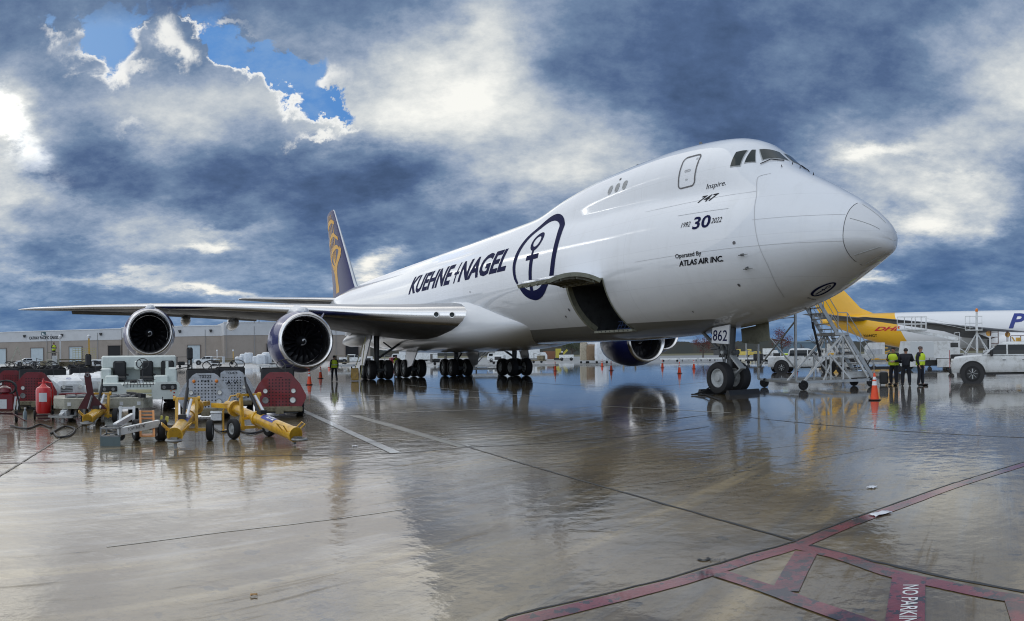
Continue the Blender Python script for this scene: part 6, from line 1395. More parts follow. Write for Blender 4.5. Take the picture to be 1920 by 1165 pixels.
t_ = MB(); t_.loft([[(lx+c_*x, .1*c_*zz_*.9, z_) for x, zz_ in foil(10)] for z_, lx, c_ in fz], mif=lambda k, i: 1 if (foil(10)[i][0]+foil(10)[(i+1) % 20][0])/2 < .012 else 0); t_.build('tail_fin', [M_DYEL, M_WHITEP], sp_, smooth=50)
for s_ in (1, -1):
    for nm, st in (('wing', [(1.5, -20.5, 10.5, 3.7, .6, 2), (8, -15.4, 7.2, 4.3, .5, 1), (21.5, -3.9, 3.0, 5.4, .45, 0), (23.6, -1.8, 1.6, 5.6, .4, 0)]), ('tailplane', [(1., 4.2, 6.2, 6.3, .5, 0), (9., 10.2, 2.4, 7.0, .45, 0)])):
        rg = [[(lx+c_*x_, s_*y_, z_+c_*(zz_*tc_*.2-x_*sin(radians(tw)))) for x_, zz_ in FO] for y_, lx, c_, z_, tc_, tw in st]
        w_ = MB(); w_.loft(rg); w_.build(nm, M_WING_SHADED, sp_, smooth=50)
    e_ = MB(); e_.lathe([(.0, 1.12), (-.05, 1.2), (.2, 1.33), (1.2, 1.42), (2.6, 1.38), (4.2, 1.0), (5.4, .6), (5.6, .2), (5.6, 0)], (-20.2, s_*7.9, 2.5), (1, 0, 0), 32); e_.lathe([(.0, 1.12), (.2, 1.05), (1.0, 1.05), (1.0, 0)], (-20.2, s_*7.9, 2.5), (1, 0, 0), 32, mis=[0, 1, 1]); e_.build('engine', [M_WHITEP, M_DARK], sp_, smooth=50)
    MB().prism([(-19, 3.9), (-15.0, 4.1), (-12.5, 4.0), (-14.5, 3.2), (-18, 3.5)], 'y', s_*7.9-.2, s_*7.9+.2).build('pylon', M_WHITEP, sp_)
for x_, y_ in ((-36, 0), (-14, 4.6), (-14, -4.6)):
    g_ = MB(); g_.cyl((x_, y_, .5), (x_, y_, 3.), .2); 
    for q in (-.5, .5): g_.wheel((x_+ (q if y_ else 0)*1.2, y_+(.0 if y_ else q), .55), (0, 1, 0), .55, .4, mi=1)
    g_.build('landing_gear', [M_GEAR, M_TYRE], sp_)
# right-reading on the side towards the camera: forward is to the right, so text runs towards -x
def dtext(body, x0, z0, h, w, mt, shear=.25, off=.03, nm='side_lettering'):
    vs, fs = text2d(body, w, h, shear, off); v, f = dice(vs, fs, 0, .3)
    mb = MB()
    def q(u, v_):
        z_ = z0+v_; xx = x0-u; zc = float(np.interp(xx, [-3, 0, 3, 6, 9], [4.62, 4.66, 4.95, 5.4, 5.95])); ry = float(np.interp(xx, [-3, 0, 3, 6, 9], [2.6, 2.55, 2.35, 1.95, 1.3])); rz_ = float(np.interp(xx, [-3, 0, 3, 6, 9], [2.78, 2.72, 2.42, 1.92, 1.25])); t = max(-1, min(1, (z_-zc)/rz_)); return (xx, SG*(ry*sqrt(max(0, 1-t*t))+.03), z_)
    mb.add([q(*p) for p in v], f); mb.build(nm, mt, sp_, smooth=0, recalc=False)
dtext('POLAR', -16.7, 4.6, 2.3, 12.5, mat('polar_blue', (.01, .03, .22), .3)); dtext('DHL', 3.6, 4.55, .62, 4.2, mat('logo_red', (.55, .01, .02), .4), .5); dtext('N644GT', 5.5, 3.65, .42, 2.3, M_BLACKD, 0, .01)

# ---------------------------------------------------------------- ramp vehicles in the middle distance
def box_truck(px, r, rz, label, L=6.5, Wd=2.4, H=2.9, col=M_WHITE, cab=True, grp=None, name='box_truck', cat='truck'):
    root = empty(name, polar(px, r), face(px)+rz, label, cat, grp)
    MB().rbox((0, 0, .62+H/2-.3), (L*.7, Wd, H-.6), .05).build('cargo_box', col, root)
    if cab: c_ = MB(); c_.loft([[(-L*.35-1.7, -Wd*.46, z_), (-L*.35-.05, -Wd*.46, z_), (-L*.35-.05, Wd*.46, z_), (-L*.35-1.7+(.5 if z_ > 1.8 else 0), Wd*.46, z_)] if False else [(-L*.35-1.7+o_, -Wd*.46, z_), (-L*.35-.05, -Wd*.46, z_), (-L*.35-.05, Wd*.46, z_), (-L*.35-1.7+o_, Wd*.46, z_)] for z_, o_ in ((.5, 0), (1.3, .0), (1.95, .35), (2.05, .5))]); c_.build('cab', col, root); MB().box((-L*.35-.9, -Wd*.47, 1.6), (.8, .02, .5)).box((-L*.35-1.50, 0, 1.62), (.03, Wd*.8, .5), ry=.45).build('window', M_VGLASS, root, smooth=0)
    MB().box((0, 0, .5), (L, .9, .2)).build('chassis', M_BLK, root)
    for x_ in (-L*.35-.8, L*.22):
        for s_ in (1, -1): MB().wheel((x_, s_*Wd*.42, .42), (0, 1, 0), .42, .28, n=16).build('wheel', M_TYRE, root, smooth=35)
    return root
bt = box_truck
# catering style high-lift truck right of the three people
px = 1690; A = polar(1683, 58); root = empty('high_lift_truck', A, face(1740)+.05, 'white box-bodied lift truck with a railed platform above, beside the pickup', 'lift truck')
MB().prism([(0, .95), (5.1, .95), (5.1, 2.35), (.25, 2.35)], 'y', 0, 2.3).build('body', M_WHITE, root, smooth=0); MB().box((2.0, -.01, 1.65), (1.9, .02, 1.3)).box((4.55, -.012, 1.65), (.02, .02, 1.35)).build('door_panel', mat('panel_white', (.62, .65, .66), .5), root, smooth=0)
MB().box((4.62, -.02, 2.02), (.62, .03, .36)).build('window', M_VGLASS, root, smooth=0); MB().box((2.6, 1.2, .55), (5.4, 1.6, .45)).rbox((4.0, -.2, .55), (1.6, .3, .7), .03, mi=1).rbox((.9, .2, .5), (1.4, .4, .5), .03, mi=1).build('chassis', [M_BLK, M_WHITE], root)
ar = MB(); ar.bar((.6, .6, 3.35), (5.0, .6, 2.5), .14, .22); ar.bar((.6, 1.8, 3.35), (5.0, 1.8, 2.5), .14, .22); ar.build('lift_arm', M_WHITE, root)
pl_ = MB(); pl_.box((1.2, 1.2, 3.30), (2.5, 1.8, .12))
for y_ in (.3, 2.1):
    for z_ in (3.8, 4.35): pl_.bar((0, y_, z_), (2.4, y_, z_), .045)
    for x_ in (0, .6, 1.2, 1.5, 2.0, 2.4): pl_.bar((x_, y_, 3.3), (x_, y_, 4.35), .045)
pl_.bar((2.4, .3, 4.2), (6.2, .3, 3.4), .025); pl_.bar((2.4, .3, 4.0), (6.2, .3, 3.2), .025); pl_.build('railed_platform', M_WHITE, root)
for x_ in (.9, 4.3):
    for s_ in (.3, 2.): MB().wheel((x_, s_, .42), (0, 1, 0), .42, .28, n=18).build('wheel', M_TYRE, root, smooth=35)
px = 1785; root = empty('ground_power_cart', polar(px+9, 50), face(px), 'black and white boxy ground power cart just ahead of the pickup bumper', 'power cart'); MB().rbox((0, 0, 1.0), (.9, .8, .6), .04).rbox((0, 0, .55), (.9, .8, .3), .04, mi=1).build('body', [M_BLK, M_WHITE], root); MB().bar((-.5, -.4, .3), (-.5, -.4, 1.6), .05).build('post', M_REDL, root)
for s_ in (-.4, .4): MB().wheel((s_, -.3, .22), (0, 1, 0), .22, .12, n=14).build('wheel', M_TYRE, root, smooth=35)
# maintenance mast stand
px = 1832; root = empty('maintenance_stand', polar(px, 62), face(px), 'white latticed maintenance stand with a small railed cage on a mast', 'maintenance stand')
m_ = MB(); m_.bar((0, 0, .3), (0, 0, 4.9), .20); 
for x_, y_ in ((-1.7, -.9), (1.7, -.9), (-1.4, 1.), (1.4, 1.)): m_.bar((x_, y_, .3), (0, 0, 3.1), .07); m_.bar((x_, y_, .3), (0, 0, .4), .06)
m_.bar((-1.7, -.9, .3), (1.7, -.9, .3), .08); m_.bar((0, 0, 2.9), (1.9, -.4, .4), .05); m_.build('mast', M_WHITE, root)
c_ = MB(); c_.box((-.25, 0, 3.3), (1.5, 1.2, .07))
for x_ in (-1., -.6, -.1, .45):
    for y_ in (-.6, .6): c_.bar((x_, y_, 3.3), (x_, y_, 4.5), .035)
for z_ in (3.9, 4.5): c_.bar((-1., -.6, z_), (.45, -.6, z_), .035); c_.bar((-1., .6, z_), (.45, .6, z_), .035); c_.bar((-1., -.6, z_), (-1, .6, z_), .035)
c_.build('cage', M_WHITE, root); s_ = MB(); s_.bar((-1.5, -.7, 1.75), (.6, -.7, .35), .09); 
for k in range(6): s_.box((-1.35+k*.36, -.9, 1.6-k*.24), (.3, .5, .03))
s_.bar((-1.5, -.7, 2.6), (-.1, -.7, 1.6), .03); s_.bar((-1.9, -.7, .3), (-1.9, -.7, 3.1), .04); s_.bar((-1.5, -.7, .3), (-1.5, -.7, 3.1), .04); s_.bar((-1.9, -.7, 3.1), (-1.5, -.7, 3.1), .04); s_.build('steps', M_WHITE, root)
MB().lathe([(0, .12), (.2, .14), (.3, .05), (.3, 0)], (0, 0, 4.9), (0, 0, 1), 12).build('beacon', M_AMBER, root)
# yellow-red loader behind the pickup roof
px = 1893; root = empty('cargo_loader', polar(px, 58), face(px), 'cargo loader with dark red posts and yellow platform behind the pickup roof', 'cargo loader')
l_ = MB(); l_.box((0, 0, 1.1), (4.2, 2.4, .9)); l_.build('chassis', M_WHITE, root); r_ = MB()
for x_ in (-1.5, -.9, -.2, .1, .9, 1.7): r_.bar((x_, -1, 1.4), (x_, -1, 3.1 if x_ < 0 else 2.7), .07)
for z_ in (2.1, 2.6, 3.0): r_.bar((-1.5, -1, z_), (-.9, -1, z_), .05)
r_.bar((.1, -1, 2.1), (1.9, -1, 2.1), .05); r_.bar((.1, -1, 2.7), (1.9, -1, 2.7), .05); r_.build('railing', MDR, root); y_ = MB(); y_.lathe([(-.1, .22), (.1, .22), (.1, 0)], (-1.65, -1.05, 2.9), (0, 1, 0), 14); y_.lathe([(-.1, .22), (.1, .22), (.1, 0)], (-.15, -1.05, 2.8), (0, 1, 0), 14); y_.box((.7, -1.05, 2.0), (.4, .1, 1.1)); y_.bar((.2, -1.05, 2.6), (.8, -1.05, 1.6), .12); y_.build('yellow_fittings', M_YEL, root); w_ = MB(); w_.bar((-1.55, -1.06, 1.4), (-1.55, -1.06, 2.7), .14); w_.bar((-.1, -1.06, 1.4), (-.1, -1.06, 2.6), .14); w_.build('white_post', M_WHITEP, root)
for s_ in (-1.5, 1.5): MB().wheel((s_, -.9, .4), (0, 1, 0), .4, .3, n=14).build('wheel', M_TYRE, root, smooth=35)
# conveyor loader and containers between stairs and people
px = 1615; root = empty('belt_loader', polar(px, 52), face(px), 'long low white roller-bed loader behind the three people', 'loader')
b_ = MB(); b_.box((0.6, 0, 1.15), (5.4, 2.0, .16)); b_.box((.6, -1.02, 1.22), (5.4, .06, .26)); b_.box((.6, 0, .72), (4.6, 1.6, .18)); b_.build('bed', M_SILV, root)
r_ = MB(); 
for k in range(16): r_.cyl((-1.9+k*.34, -.95, 1.27), (-1.9+k*.34, .95, 1.27), .05, n=8)
r_.build('rollers', M_STEEL, root); u_ = MB()
for x_ in (-1.6, .2, 2.4): u_.bar((x_, -.8, .2), (x_+.5, -.8, 1.1), .08); u_.bar((x_+.5, -.8, .2), (x_, -.8, 1.1), .08)
u_.box((.6, 0, .35), (5., 1.2, .2)); u_.build('undercarriage', M_BLK, root)
for x_ in (-1.5, 2.6): MB().wheel((x_, -.8, .3), (0, 1, 0), .3, .2, n=14).build('wheel', M_TYRE, root, smooth=35)
px = 1640; root = empty('air_container', polar(px, 70), face(px), 'small pale grey air cargo container behind the roller loader', 'cargo container'); MB().prism([(-1., .9), (1., .9), (1., 2.4), (-.6, 2.4), (-1., 2.0)], 'y', 0, 1.5).build('shell', M_WHITE, root, smooth=0); MB().box((0, -.01, 1.4), (1.5, .02, .7)).build('panel', M_LGREY, root, smooth=0); MB().box((0, .7, .6), (2.2, 1.6, .2)).build('base', M_STEEL, root)
root = empty('yellow_scissor_lift', polar(1655, 80), face(1655), 'yellow scissor lift far behind under the yellow tail', 'scissor lift'); s_ = MB()
for k in range(3): s_.bar((-1.2+k*.2, 0, .6+k*.25), (1.2-k*.2, 0, 1.1+k*.25), .12); s_.bar((1.2-k*.2, 0, .6+k*.25), (-1.2+k*.2, 0, 1.1+k*.25), .12)
s_.box((0, .3, .5), (2.8, 1.4, .3)); s_.box((0, .3, 1.9), (1.2, .8, .12)); s_.build('scissor_frame', M_YEL, root); 
for s in (-1, 1): MB().wheel((s, -.4, .25), (0, 1, 0), .25, .2, n=12).build('wheel', M_TYRE, root, smooth=35)
# white utility truck seen through the stairs
ut = pickup(polar(1508, 54), face(1508)+pi, 'white utility truck seen through the white stairs, yellow part at its nose', name='utility_truck'); ut.scale = (.92, .92, .92); ut['category'] = 'utility truck'
root = empty('engine_tractor', polar(1464, 56), face(1464)+.1, 'small white tractor with black open front left of the utility truck', 'tractor'); MB().rbox((.2, 0, .85), (1.3, 1.2, .8), .05).box((-.7, 0, .9), (.1, 1.3, 1.2)).build('body', M_WHITE, root); MB().box((-.35, -.3, 1.15), (.5, .9, .7)).build('engine', M_BLK, root); MB().rbox((.4, -.3, 1.4), (.6, .7, .14), .03).build('cover', M_HIVIS, root)
for s_ in (-.5, .6): MB().wheel((s_, -.55, .33), (0, 1, 0), .33, .2, n=14).build('wheel', M_TYRE, root, smooth=35)
# flat dollies in rows
fd0 = roller_dolly(polar(1292, 128), face(1292), 3.4, 1.6, 'white flat dolly in the long far row left of the nose gear', rollers=False, name='flat_dolly', grp='flat dollies parked in a row', m=M_WHITE, cat='dolly')
k_ = 0
for px_, r_, lb in ((1255, 126, 'white flat dolly at the far end of the row beside the far engine'), (1327, 128, 'white flat dolly in the row just left of the nose wheels'), (1345, 127, 'white flat dolly partly behind the nose wheels'),
                    (1402, 118, 'flat dolly just right of the nose gear'), (1425, 114, 'flat dolly behind the left stair mast post'), (1448, 112, 'flat dolly left of the white tractor, behind the stair frame')):
    dup(fd0, polar(px_, r_), face(px_)+random.uniform(-.2, .2), lb)
dup(fd0, polar(505, 95), face(505), 'flat dolly on the apron left of the inboard engine'); dup(fd0, polar(640, 88), face(640), 'flat dolly right of the walking worker, beyond'); dup(fd0, polar(915, 74), face(915), 'flat dolly behind the port wheels'); dup(fd0, polar(1016, 73), face(1016), 'flat dolly right of the port main wheels')
# wrapped cargo
M_WRAP = mat('plastic_wrap', (.62, .66, .70), .25, coat=.6, dirt=.5, dscale=2.5, dcol=(.35, .32, .28), bump=.8, bscale=3.); M_BOXB = mat('brown_cartons', (.22, .15, .09), .7, dirt=.5, dscale=1.5, bump=.3, bscale=4); M_NETC = mat('tan_wrapped', (.38, .33, .24), .5, coat=.4, dirt=.7, dscale=3., bump=.6, bscale=5.)
def cargo(px, r, w, h, m_, label, dome=.25, grp='plastic wrapped cargo on the apron', base=True, z0=.5):
    root = empty('cargo_pallet', polar(px, r), face(px)+random.uniform(-.1, .1), label, 'cargo pallet', grp); c_ = MB(); rnd = random.Random(px); rg = []
    for z_, f_ in ((z0, .97), (z0+h*.2, 1.), (z0+h*.7, 1.), (z0+h*.92, .95), (z0+h, .80), (z0+h*1.03, .5)):
        q = []
        for i in range(16):
            t = 2*pi*(i+.5)/16; cx_, cy_ = cos(t), sin(t); s_ = 1/max(abs(cx_), abs(cy_))**.85; q.append((cx_*s_*w/2*f_*(1+rnd.uniform(-.03, .03)), cy_*s_*w/2*f_*(1+rnd.uniform(-.03, .03)), z_+rnd.uniform(-.05, .05)*h*(z_ > z0+h*.5)))
        rg.append(q)
    c_.loft(rg); c_.build('wrapped_load', m_, root, smooth=30)
    if base: MB().box((0, 0, z0-.06), (w*1.08, w*1.08, .1)).build('pallet', M_SILV, root)
    if base and z0 > .3:
        for x_ in (-w*.35, w*.35): MB().wheel((x_, -w*.4, .2), (0, 1, 0), .2, .14, n=12).build('wheel', M_TYRE, root, smooth=35)
    return root
cargo(1095, 118, 1.35, 2.9, M_NETC, 'tan wrapped cargo stack at the left of the tall pile under the nose'); cargo(1110, 118, 2.0, 2.5, M_BOXB, 'brown carton stack in the middle of the pile right of the dark cone'); cargo(1128, 116, 2.3, 2.8, M_WRAP, 'silvery plastic wrapped stack beside the far engine'); cargo(1114, 121, 3.6, 3.5, M_WRAP, 'tall silvery plastic wrapped stack on top behind the brown cartons')
for px_, r_, w_, h_, lb in ((458, 190, 2.6, 2.2, 'wrapped pallet far left of the inboard engine, first of its row'), (466, 186, 2.4, 2.5, 'tall wrapped pallet, second of the far row left of the inboard engine'), (490, 150, 2.2, 1.9, 'low wrapped pallet beside the inboard engine nacelle'), (500, 152, 2.2, 2.3, 'wrapped pallet between the low one and the engine nacelle'), (481, 165, 2.0, 1.6, 'small grey pallet before the far warehouse end block'), (448, 170, 2.0, 1.5, 'small wrapped pallet beside the yellow post loader')): cargo(px_, r_, w_, h_, M_WRAP, lb, z0=.25)
# loaders with posts and worker
def post_loader(px, r, W_, label, z0=1.0, s=1.):
    root = empty('cargo_loader', polar(px, r), face(px), label, 'cargo loader'); b = MB(); b.box((0, 0, z0), (W_, 2.2, .5)); b.box((0, 0, z0+.5), (W_*.9, 2.0, .12)); 
    for k in range(8): b.bar((-W_/2+k*W_/8, -1.1, z0-.4), (-W_/2+(k+1)*W_/8, -1.1, z0+.2), .08)
    b.build('platform', M_RUST, root)
    for x_ in (-W_*.42, W_*.42): MB().bar((x_, -.9, z0), (x_, -.9, z0+2.7*s), .16).lathe([(0, .0), (.02, .16), (.25, .2), (.4, .1), (.42, 0)], (x_, -.9, z0+2.7*s), (0, 0, 1), 10, mi=1).build('post', [M_YEL if x_ > 0 else M_WHITEP, M_WHITEP], root)
    for x_ in (-W_*.35, W_*.35): MB().wheel((x_, -.9, .4), (0, 1, 0), .4, .3, n=12).build('wheel', M_TYRE, root, smooth=35)
    return root
post_loader(140, 76, 3.6, 'rusty cargo loader with two tall lamp posts, a worker standing on its left', 1.1)
post_loader(422, 165, 4.4, 'cargo loader with a yellow post and a white post, left of the far wrapped pallets', .9, .8)
root = empty('control_stand', polar(99, 74), face(99), 'pale yellow control stand the worker stands on', 'control stand'); MB().rbox((0, 0, .9), (1.3, .9, 1.5), .04).bar((-.6, -.4, 1.6), (-.6, -.4, 2.4), .08).bar((.6, -.4, 1.6), (.6, -.4, 2.4), .08).bar((-.6, -.4, 2.35), (.6, -.4, 2.35), .08).build('frame', M_DECK, root); MB().rbox((.2, -.48, 1.5), (.5, .1, 1.0), .02).build('panel', M_WHITE, root)
person(polar(101, 74.5, 1.65), face(101)+.4, 'worker in bright yellow jacket standing up on the control stand by the warehouse', 1.75, .0, 'hold', hair=M_HAIR)
root = empty('yellow_cage', polar(158, 150), face(158), 'yellow mesh cage standing before the white warehouse door', 'cage'); g_ = MB()
for k in range(9): g_.bar((-2.4+k*.6, 0, 0), (-2.4+k*.6, 0, 3.9), .09); g_.bar((-2.4, 0, .2+k*.46), (2.4, 0, .2+k*.46), .09)
g_.box((0, 1, .1), (4.8, 2, .2)); g_.build('mesh_panel', mat('cage_yellow', (.40, .36, .18), .6), root)
for q, (px_, r_, rz, lb) in enumerate(((50, 180, .2, 'small white pickup parked before the warehouse, left of the white door'), (388, 165, 0, 'small white pickup parked between the two engines'), (662, 150, pi, 'small white pickup right of the inboard engine by the dark doorway'), (300, 185, 0, 'small pickup in front of the warehouse under the outboard engine'))):
    c = dup(pk1, polar(px_, r_), face(px_)+rz, lb); c['category'] = 'pickup truck'
root = empty('mobile_steps', polar(30, 170), face(30), 'tan mobile steps leaning up by the warehouse wall', 'mobile steps'); s_ = MB(); s_.bar((-1.6, 0, .3), (.4, 0, 4.8), .3); s_.bar((-1.6, 1.4, .3), (.4, 1.4, 4.8), .3); s_.bar((1.6, 0, .3), (.4, 0, 4.8), .2)
for k in range(9): s_.box((-1.5+k*.22, .7, .5+k*.48), (.4, 1.3, .08))
s_.build('steps', M_DECK, root)
bt(770, 150, .0, 'white box truck seen between the main landing gears', 7, 2.5, 3.2); bt(800, 170, .1, 'white box truck farther back between the main gears', 7, 2.5, 3.2); bt(952, 150, 0, 'white box truck seen behind the port main gear', 7.5, 2.5, 3.3); bt(995, 165, pi, 'pale van right of the port main gear', 6, 2.3, 3.0); bt(1440, 235, pi, 'small white van beside the metal shed', 5., 2.2, 2.6); bt(1573, 120, 0, 'white van behind the stair truss', 6, 2.4, 2.8)
px = 905; root = empty('aircraft_steps', polar(px, 62), face(px), 'grey truss steps standing between the centre and port main gears', 'aircraft steps'); s_ = MB()
for y_ in (0, 1.2): s_.bar((-1.2, y_, .5), (.9, y_, 2.7), .14); s_.bar((-.9, y_, .5), (1.2, y_, 2.7), .10); s_.bar((-.75, y_, .4), (-.75, y_, 2.6), .12); s_.bar((-1.3, y_, .4), (1.9, y_, .4), .14)
s_.bar((-1.2, 0, 2.7), (2.6, 0, 2.9), .09)
for k in range(8): s_.box((-1.1+k*.27, .6, .6+k*.28), (.3, 1.1, .05))
s_.build('truss', M_SILV, root)
for s in (-1.1, 1.5): MB().wheel((s, -.1, .22), (0, 1, 0), .22, .14, n=12).build('wheel', M_TYRE, root, smooth=35)
px = 1047; root = empty('yellow_lift', polar(px, 175), face(px), 'yellow lift machine far behind, between the port gear and the wrapped pile', 'lift machine'); MB().box((0, 0, 1.6), (1.4, 1.4, 2.6)).bar((.6, 0, 1.), (2.2, 0, 2.6), .5).build('mast', mat('dirty_yellow', (.45, .38, .05), .6), root); MB().box((0, 0, .4), (2.2, 1.6, .5)).build('chassis', M_BLK, root)
px = 1062; root = empty('white_tractor', polar(px, 165), face(px), 'low white tractor beside the far yellow lift machine', 'tractor'); MB().rbox((0, 0, .95), (3.4, 1.6, .9), .1).rbox((-1.2, 0, 1.5), (.9, 1.4, .8), .05, mi=1).build('body', [M_WHITE, M_BLK], root)
for s_ in (-1.1, 1.1): MB().wheel((s_, -.7, .4), (0, 1, 0), .4, .3, n=12).build('wheel', M_TYRE, root, smooth=35)
px = 1030; root = empty('brown_container', polar(px, 180), face(px), 'rust brown container left of the far yellow lift machine', 'container'); MB().rbox((0, 0, 1.3), (3., 2., 2.), .03).build('shell', mat('container_brown', (.20, .09, .05), .7, dirt=.4), root); MB().box((2.6, 0, 1.4), (1.6, 1.5, 1.8)).build('panel', M_WHITE, root)
for px_, r_, lb in ((1392, 225, 'yellow service vehicle far behind the nose gear door'), (1412, 228, 'second yellow service vehicle far behind, left of the stair mast')):
    root = empty('service_vehicle', polar(px_, r_), face(px_), lb, 'service vehicle', 'yellow vehicles by the treeline'); MB().rbox((0, 0, 1.1), (4.6, 2., 1.2), .1).rbox((-1.2, 0, 2.), (1.4, 1.8, .9), .1).build('body', mat('vehicle_yellow', (.62, .48, .10), .5, dirt=.3), root)
    for s_ in (-1.5, 1.5): MB().wheel((s_, -.9, .4), (0, 1, 0), .4, .3, n=12).build('wheel', M_TYRE, root, smooth=35)
px = 655; root = empty('yellow_ladder', polar(672, 47), face(672), 'yellow stepladder with small platform beside the starboard main wheels', 'stepladder'); s_ = MB()
for y_ in (0, .5): s_.bar((-.5, y_, .1), (.5, y_, 2.9), .05); s_.bar((.1, y_, .1), (.5, y_, 2.9), .05)
for k in range(8): s_.bar((-.45+k*.12, 0, .3+k*.33), (-.45+k*.12, .5, .3+k*.33), .05)
s_.build('ladder_frame', mat('cage_yellow2', (.55, .5, .2), .5), root); MB().rbox((-.25, .2, .45), (.5, .5, .8), .05).build('orange_case', M_YEL, root)
px = 858; root = empty('ground_power_unit', polar(px, 60), face(px), 'pale grey box unit with a white panel beside the body gear', 'power unit'); MB().rbox((0, 0, .8), (.9, .8, .9), .03).build('housing', M_LGREY, root); sign('unit_text', '01', frameM((-.3, -.41, .55), (1, 0, 0), (0, 0, 1)), .4, M_BLACKD, root, w=.6)
for s_ in (-.3, .3): MB().wheel((s_, -.3, .2), (0, 1, 0), .2, .12, n=12).build('wheel', M_TYRE, root, smooth=35)
# fence posts and lamp pole beyond the grass
px = 1400; root = empty('lamp_pole', polar(1399, 150), 0, 'thin pale pole standing right of the nose gear door', 'pole'); MB().cyl((0, 0, 0), (0, 0, 8.5), .10, .07, 8).build('shaft', M_SILV, root); MB().box((0, 0, .1), (.5, .5, .2)).build('foot', M_STEEL, root)

# small carts and boxes scattered along the far apron
def cart(px, r, col, label, kind=0, W_=2.4, H=1.1):
    nm = ('baggage_cart', 'equipment_cart', 'generator_cart')[kind]; root = empty(nm, polar(px, r), face(px)+random.uniform(-.4, .4), label, nm.replace('_', ' '), 'small carts on the far apron')
    if kind == 0: MB().box((0, 0, .5), (W_, 1.4, .12)).box((-W_/2, 0, .5+H*.6), (.07, 1.4, H*1.2)).box((W_/2, 0, .5+H*.6), (.07, 1.4, H*1.2)).box((0, 0, .5+H*1.2), (W_, 1.5, .07)).build('frame', col, root); MB().rbox((-.4, 0, .8), (W_*.45, 1., .5), .08).build('load', M_BLK, root)
    elif kind == 1: MB().box((0, 0, .5), (W_, 1.4, .2)).rbox((W_*.2, 0, .6+H*.35), (W_*.5, 1.1, H*.7), .06).build('bed', col, root); MB().bar((-W_*.4, 0, .5), (-W_*.4, 0, 1.9), .1).bar((-W_*.4, 0, 1.8), (W_*.1, 0, 1.5), .08).build('mast', M_STEEL, root)
    else: MB().rbox((0, 0, .45+H*.5), (W_*.8, 1.3, H), .06).build('housing', col, root); MB().box((0, -.66, .45+H*.5), (W_*.5, .02, H*.5)).build('grille', M_BLK, root)
    MB().bar((-W_*.5, 0, .35), (-W_*.5-.9, 0, .2), .07).build('drawbar', M_STEEL, root)
    for x_ in (-W_*.32, W_*.32): MB().wheel((x_, -.6, .24), (0, 1, 0), .24, .16, n=12).build('wheel', M_TYRE, root, smooth=35)
for a in ((78, 120, M_RUST, 'rusty equipment cart left of the rusty post loader', 1), (182, 118, M_WHITE, 'white generator cart right of the rusty post loader', 2), (205, 135, M_BLK, 'black equipment cart before the dark warehouse doorway', 1), (232, 125, M_YEL, 'yellow equipment cart just left of the outboard engine', 1), (318, 130, M_YEL, 'yellow generator cart just right of the outboard engine', 2),
          (344, 120, M_BLK, 'black baggage cart left of the small pickup between the engines', 0), (408, 140, M_WHITE, 'white baggage cart between small pickup and far post loader', 0), (520, 120, M_BLK, 'black equipment cart beside the left edge of the inboard engine', 1), (641, 130, M_RUST, 'rusty baggage cart right of the walking worker', 0), (688, 120, M_WHITE, 'white generator cart beyond the starboard main wheels', 2),
          (732, 115, M_RED, 'red equipment cart between the two right side main gears', 1), (748, 128, M_WHITE, 'white baggage cart beside the vested worker between the gears', 0), (822, 118, M_BLK, 'black baggage cart behind the body gears', 0), (936, 120, M_WHITE, 'white generator cart behind the port wheels', 2), (1010, 130, M_RUST, 'rusty equipment cart right of the port wheels', 1), (1180, 140, M_RUST, 'rusty baggage cart beneath the far inboard engine', 0), (1415, 95, M_BLK, 'black equipment cart right of the nose gear', 1), (1555, 90, M_YEL, 'yellow equipment cart behind the stair truss', 1), (1590, 75, M_BLK, 'black generator cart at the foot of the stairs', 2), (1760, 70, M_BLK, 'black equipment cart under the lift truck rear', 1)): cart(*a)
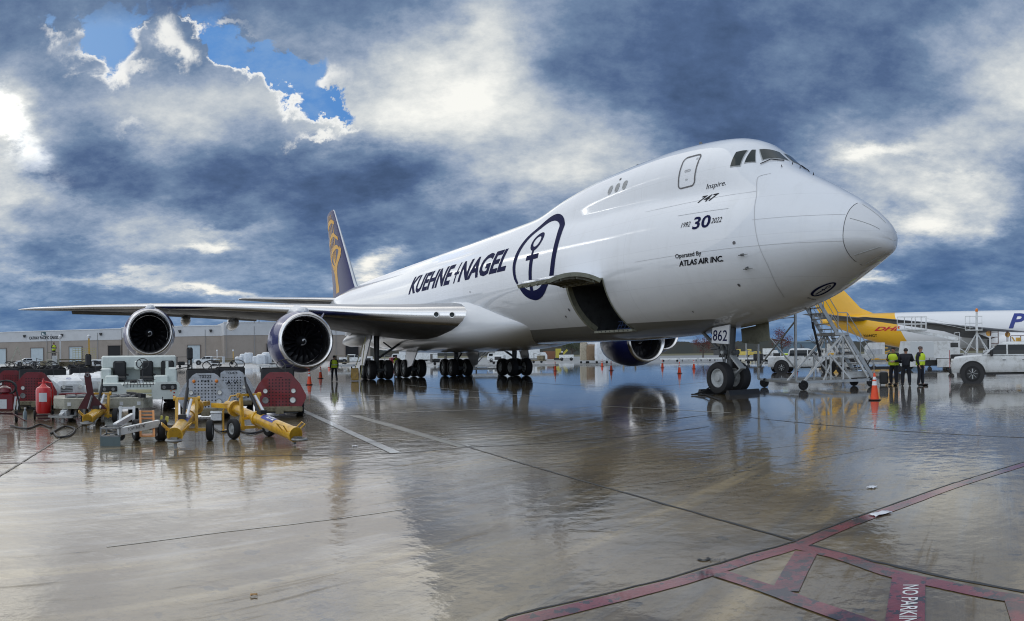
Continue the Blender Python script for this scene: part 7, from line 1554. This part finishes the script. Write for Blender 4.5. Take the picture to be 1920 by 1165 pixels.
# ------------------------------------------------------------------ repeated small parts become objects of their own
def split_parts(stem, new, gap=.015):
    for o in [x for x in bpy.data.objects if x.type == 'MESH' and x.name.split('.')[0] == stem]:
        me = o.data; n = len(me.vertices); par = list(range(n))
        def find(a):
            while par[a] != a: par[a] = par[par[a]]; a = par[a]
            return a
        for e in me.edges:
            a, b = find(e.vertices[0]), find(e.vertices[1])
            if a != b: par[a] = b
        isl = {}
        for i in range(n): isl.setdefault(find(i), []).append(i)
        co = np.array([v.co for v in me.vertices]); keys = list(isl); bb = [(co[isl[k]].min(0)-gap, co[isl[k]].max(0)+gap) for k in keys]; g = list(range(len(keys)))
        def fg_(a):
            while g[a] != a: a = g[a]
            return a
        for i in range(len(keys)):
            for j in range(i):
                if (bb[i][0] <= bb[j][1]).all() and (bb[j][0] <= bb[i][1]).all():
                    a, b = fg_(i), fg_(j)
                    if a != b: g[a] = b
        groups = {}
        for i, k in enumerate(keys): groups.setdefault(fg_(i), set()).update(isl[k])
        if len(groups) < 2: continue
        kids = ALLCH(o)
        for q, vs in enumerate(groups.values()):
            idx = sorted(vs); mp = {v: i for i, v in enumerate(idx)}; fs = [p for p in me.polygons if p.vertices[0] in mp]
            m2 = bpy.data.meshes.new(new); m2.from_pydata([tuple(co[i]) for i in idx], [], [[mp[v] for v in p.vertices] for p in fs])
            for mt in me.materials: m2.materials.append(mt)
            m2.polygons.foreach_set('material_index', [p.material_index for p in fs]); m2.polygons.foreach_set('use_smooth', [p.use_smooth for p in fs])
            if fs and fs[0].use_smooth: m2.set_sharp_from_angle(angle=radians(40))
            c = bpy.data.objects.new(new, m2); COL.objects.link(c); c.parent = o.parent; c.matrix_basis = o.matrix_basis
            if q == 0:
                for k in kids: k.parent = c
        bpy.data.objects.remove(o)
for a_, b_ in (('wiper', 'wiper'), ('pitot_probe', 'pitot_probe'), ('lightning_strip', 'lightning_strip'), ('skin_seam', 'skin_seam'), ('boots', 'boot'), ('drainpipe', 'drainpipe'), ('antenna', 'antenna'), ('door_panel', 'door_panel'),
               ('white_post', 'post'), ('support_truss', 'support_truss'), ('landing', 'landing'), ('handrail', 'handrail'), ('rollers', 'roller'), ('stops', 'stop_block'), ('flap', 'flap'), ('nacelle_strake', 'nacelle_strake'), ('wedge', 'wedge'), ('sign_panel', 'sign_panel'), ('yellow_sill', 'yellow_sill'), ('headlight_pair', 'headlight'), ('mirror_arm', 'mirror_arm'), ('door_gap', 'door_gap'), ('yellow_fittings', 'yellow_fitting')): split_parts(a_, b_)
# the fingers and the face belong to the body: one mesh with it
for o in [x for x in bpy.data.objects if x.name.split('.')[0] in ('fingers', 'face')]:
    b_ = o.parent
    if len(o.data.materials) > 1: [b_.data.materials.append(mt) for mt in list(o.data.materials)[1:]]
    bm = bmesh.new(); bm.from_mesh(b_.data); bm.from_mesh(o.data); bm.to_mesh(b_.data); bm.free(); bpy.data.objects.remove(o)
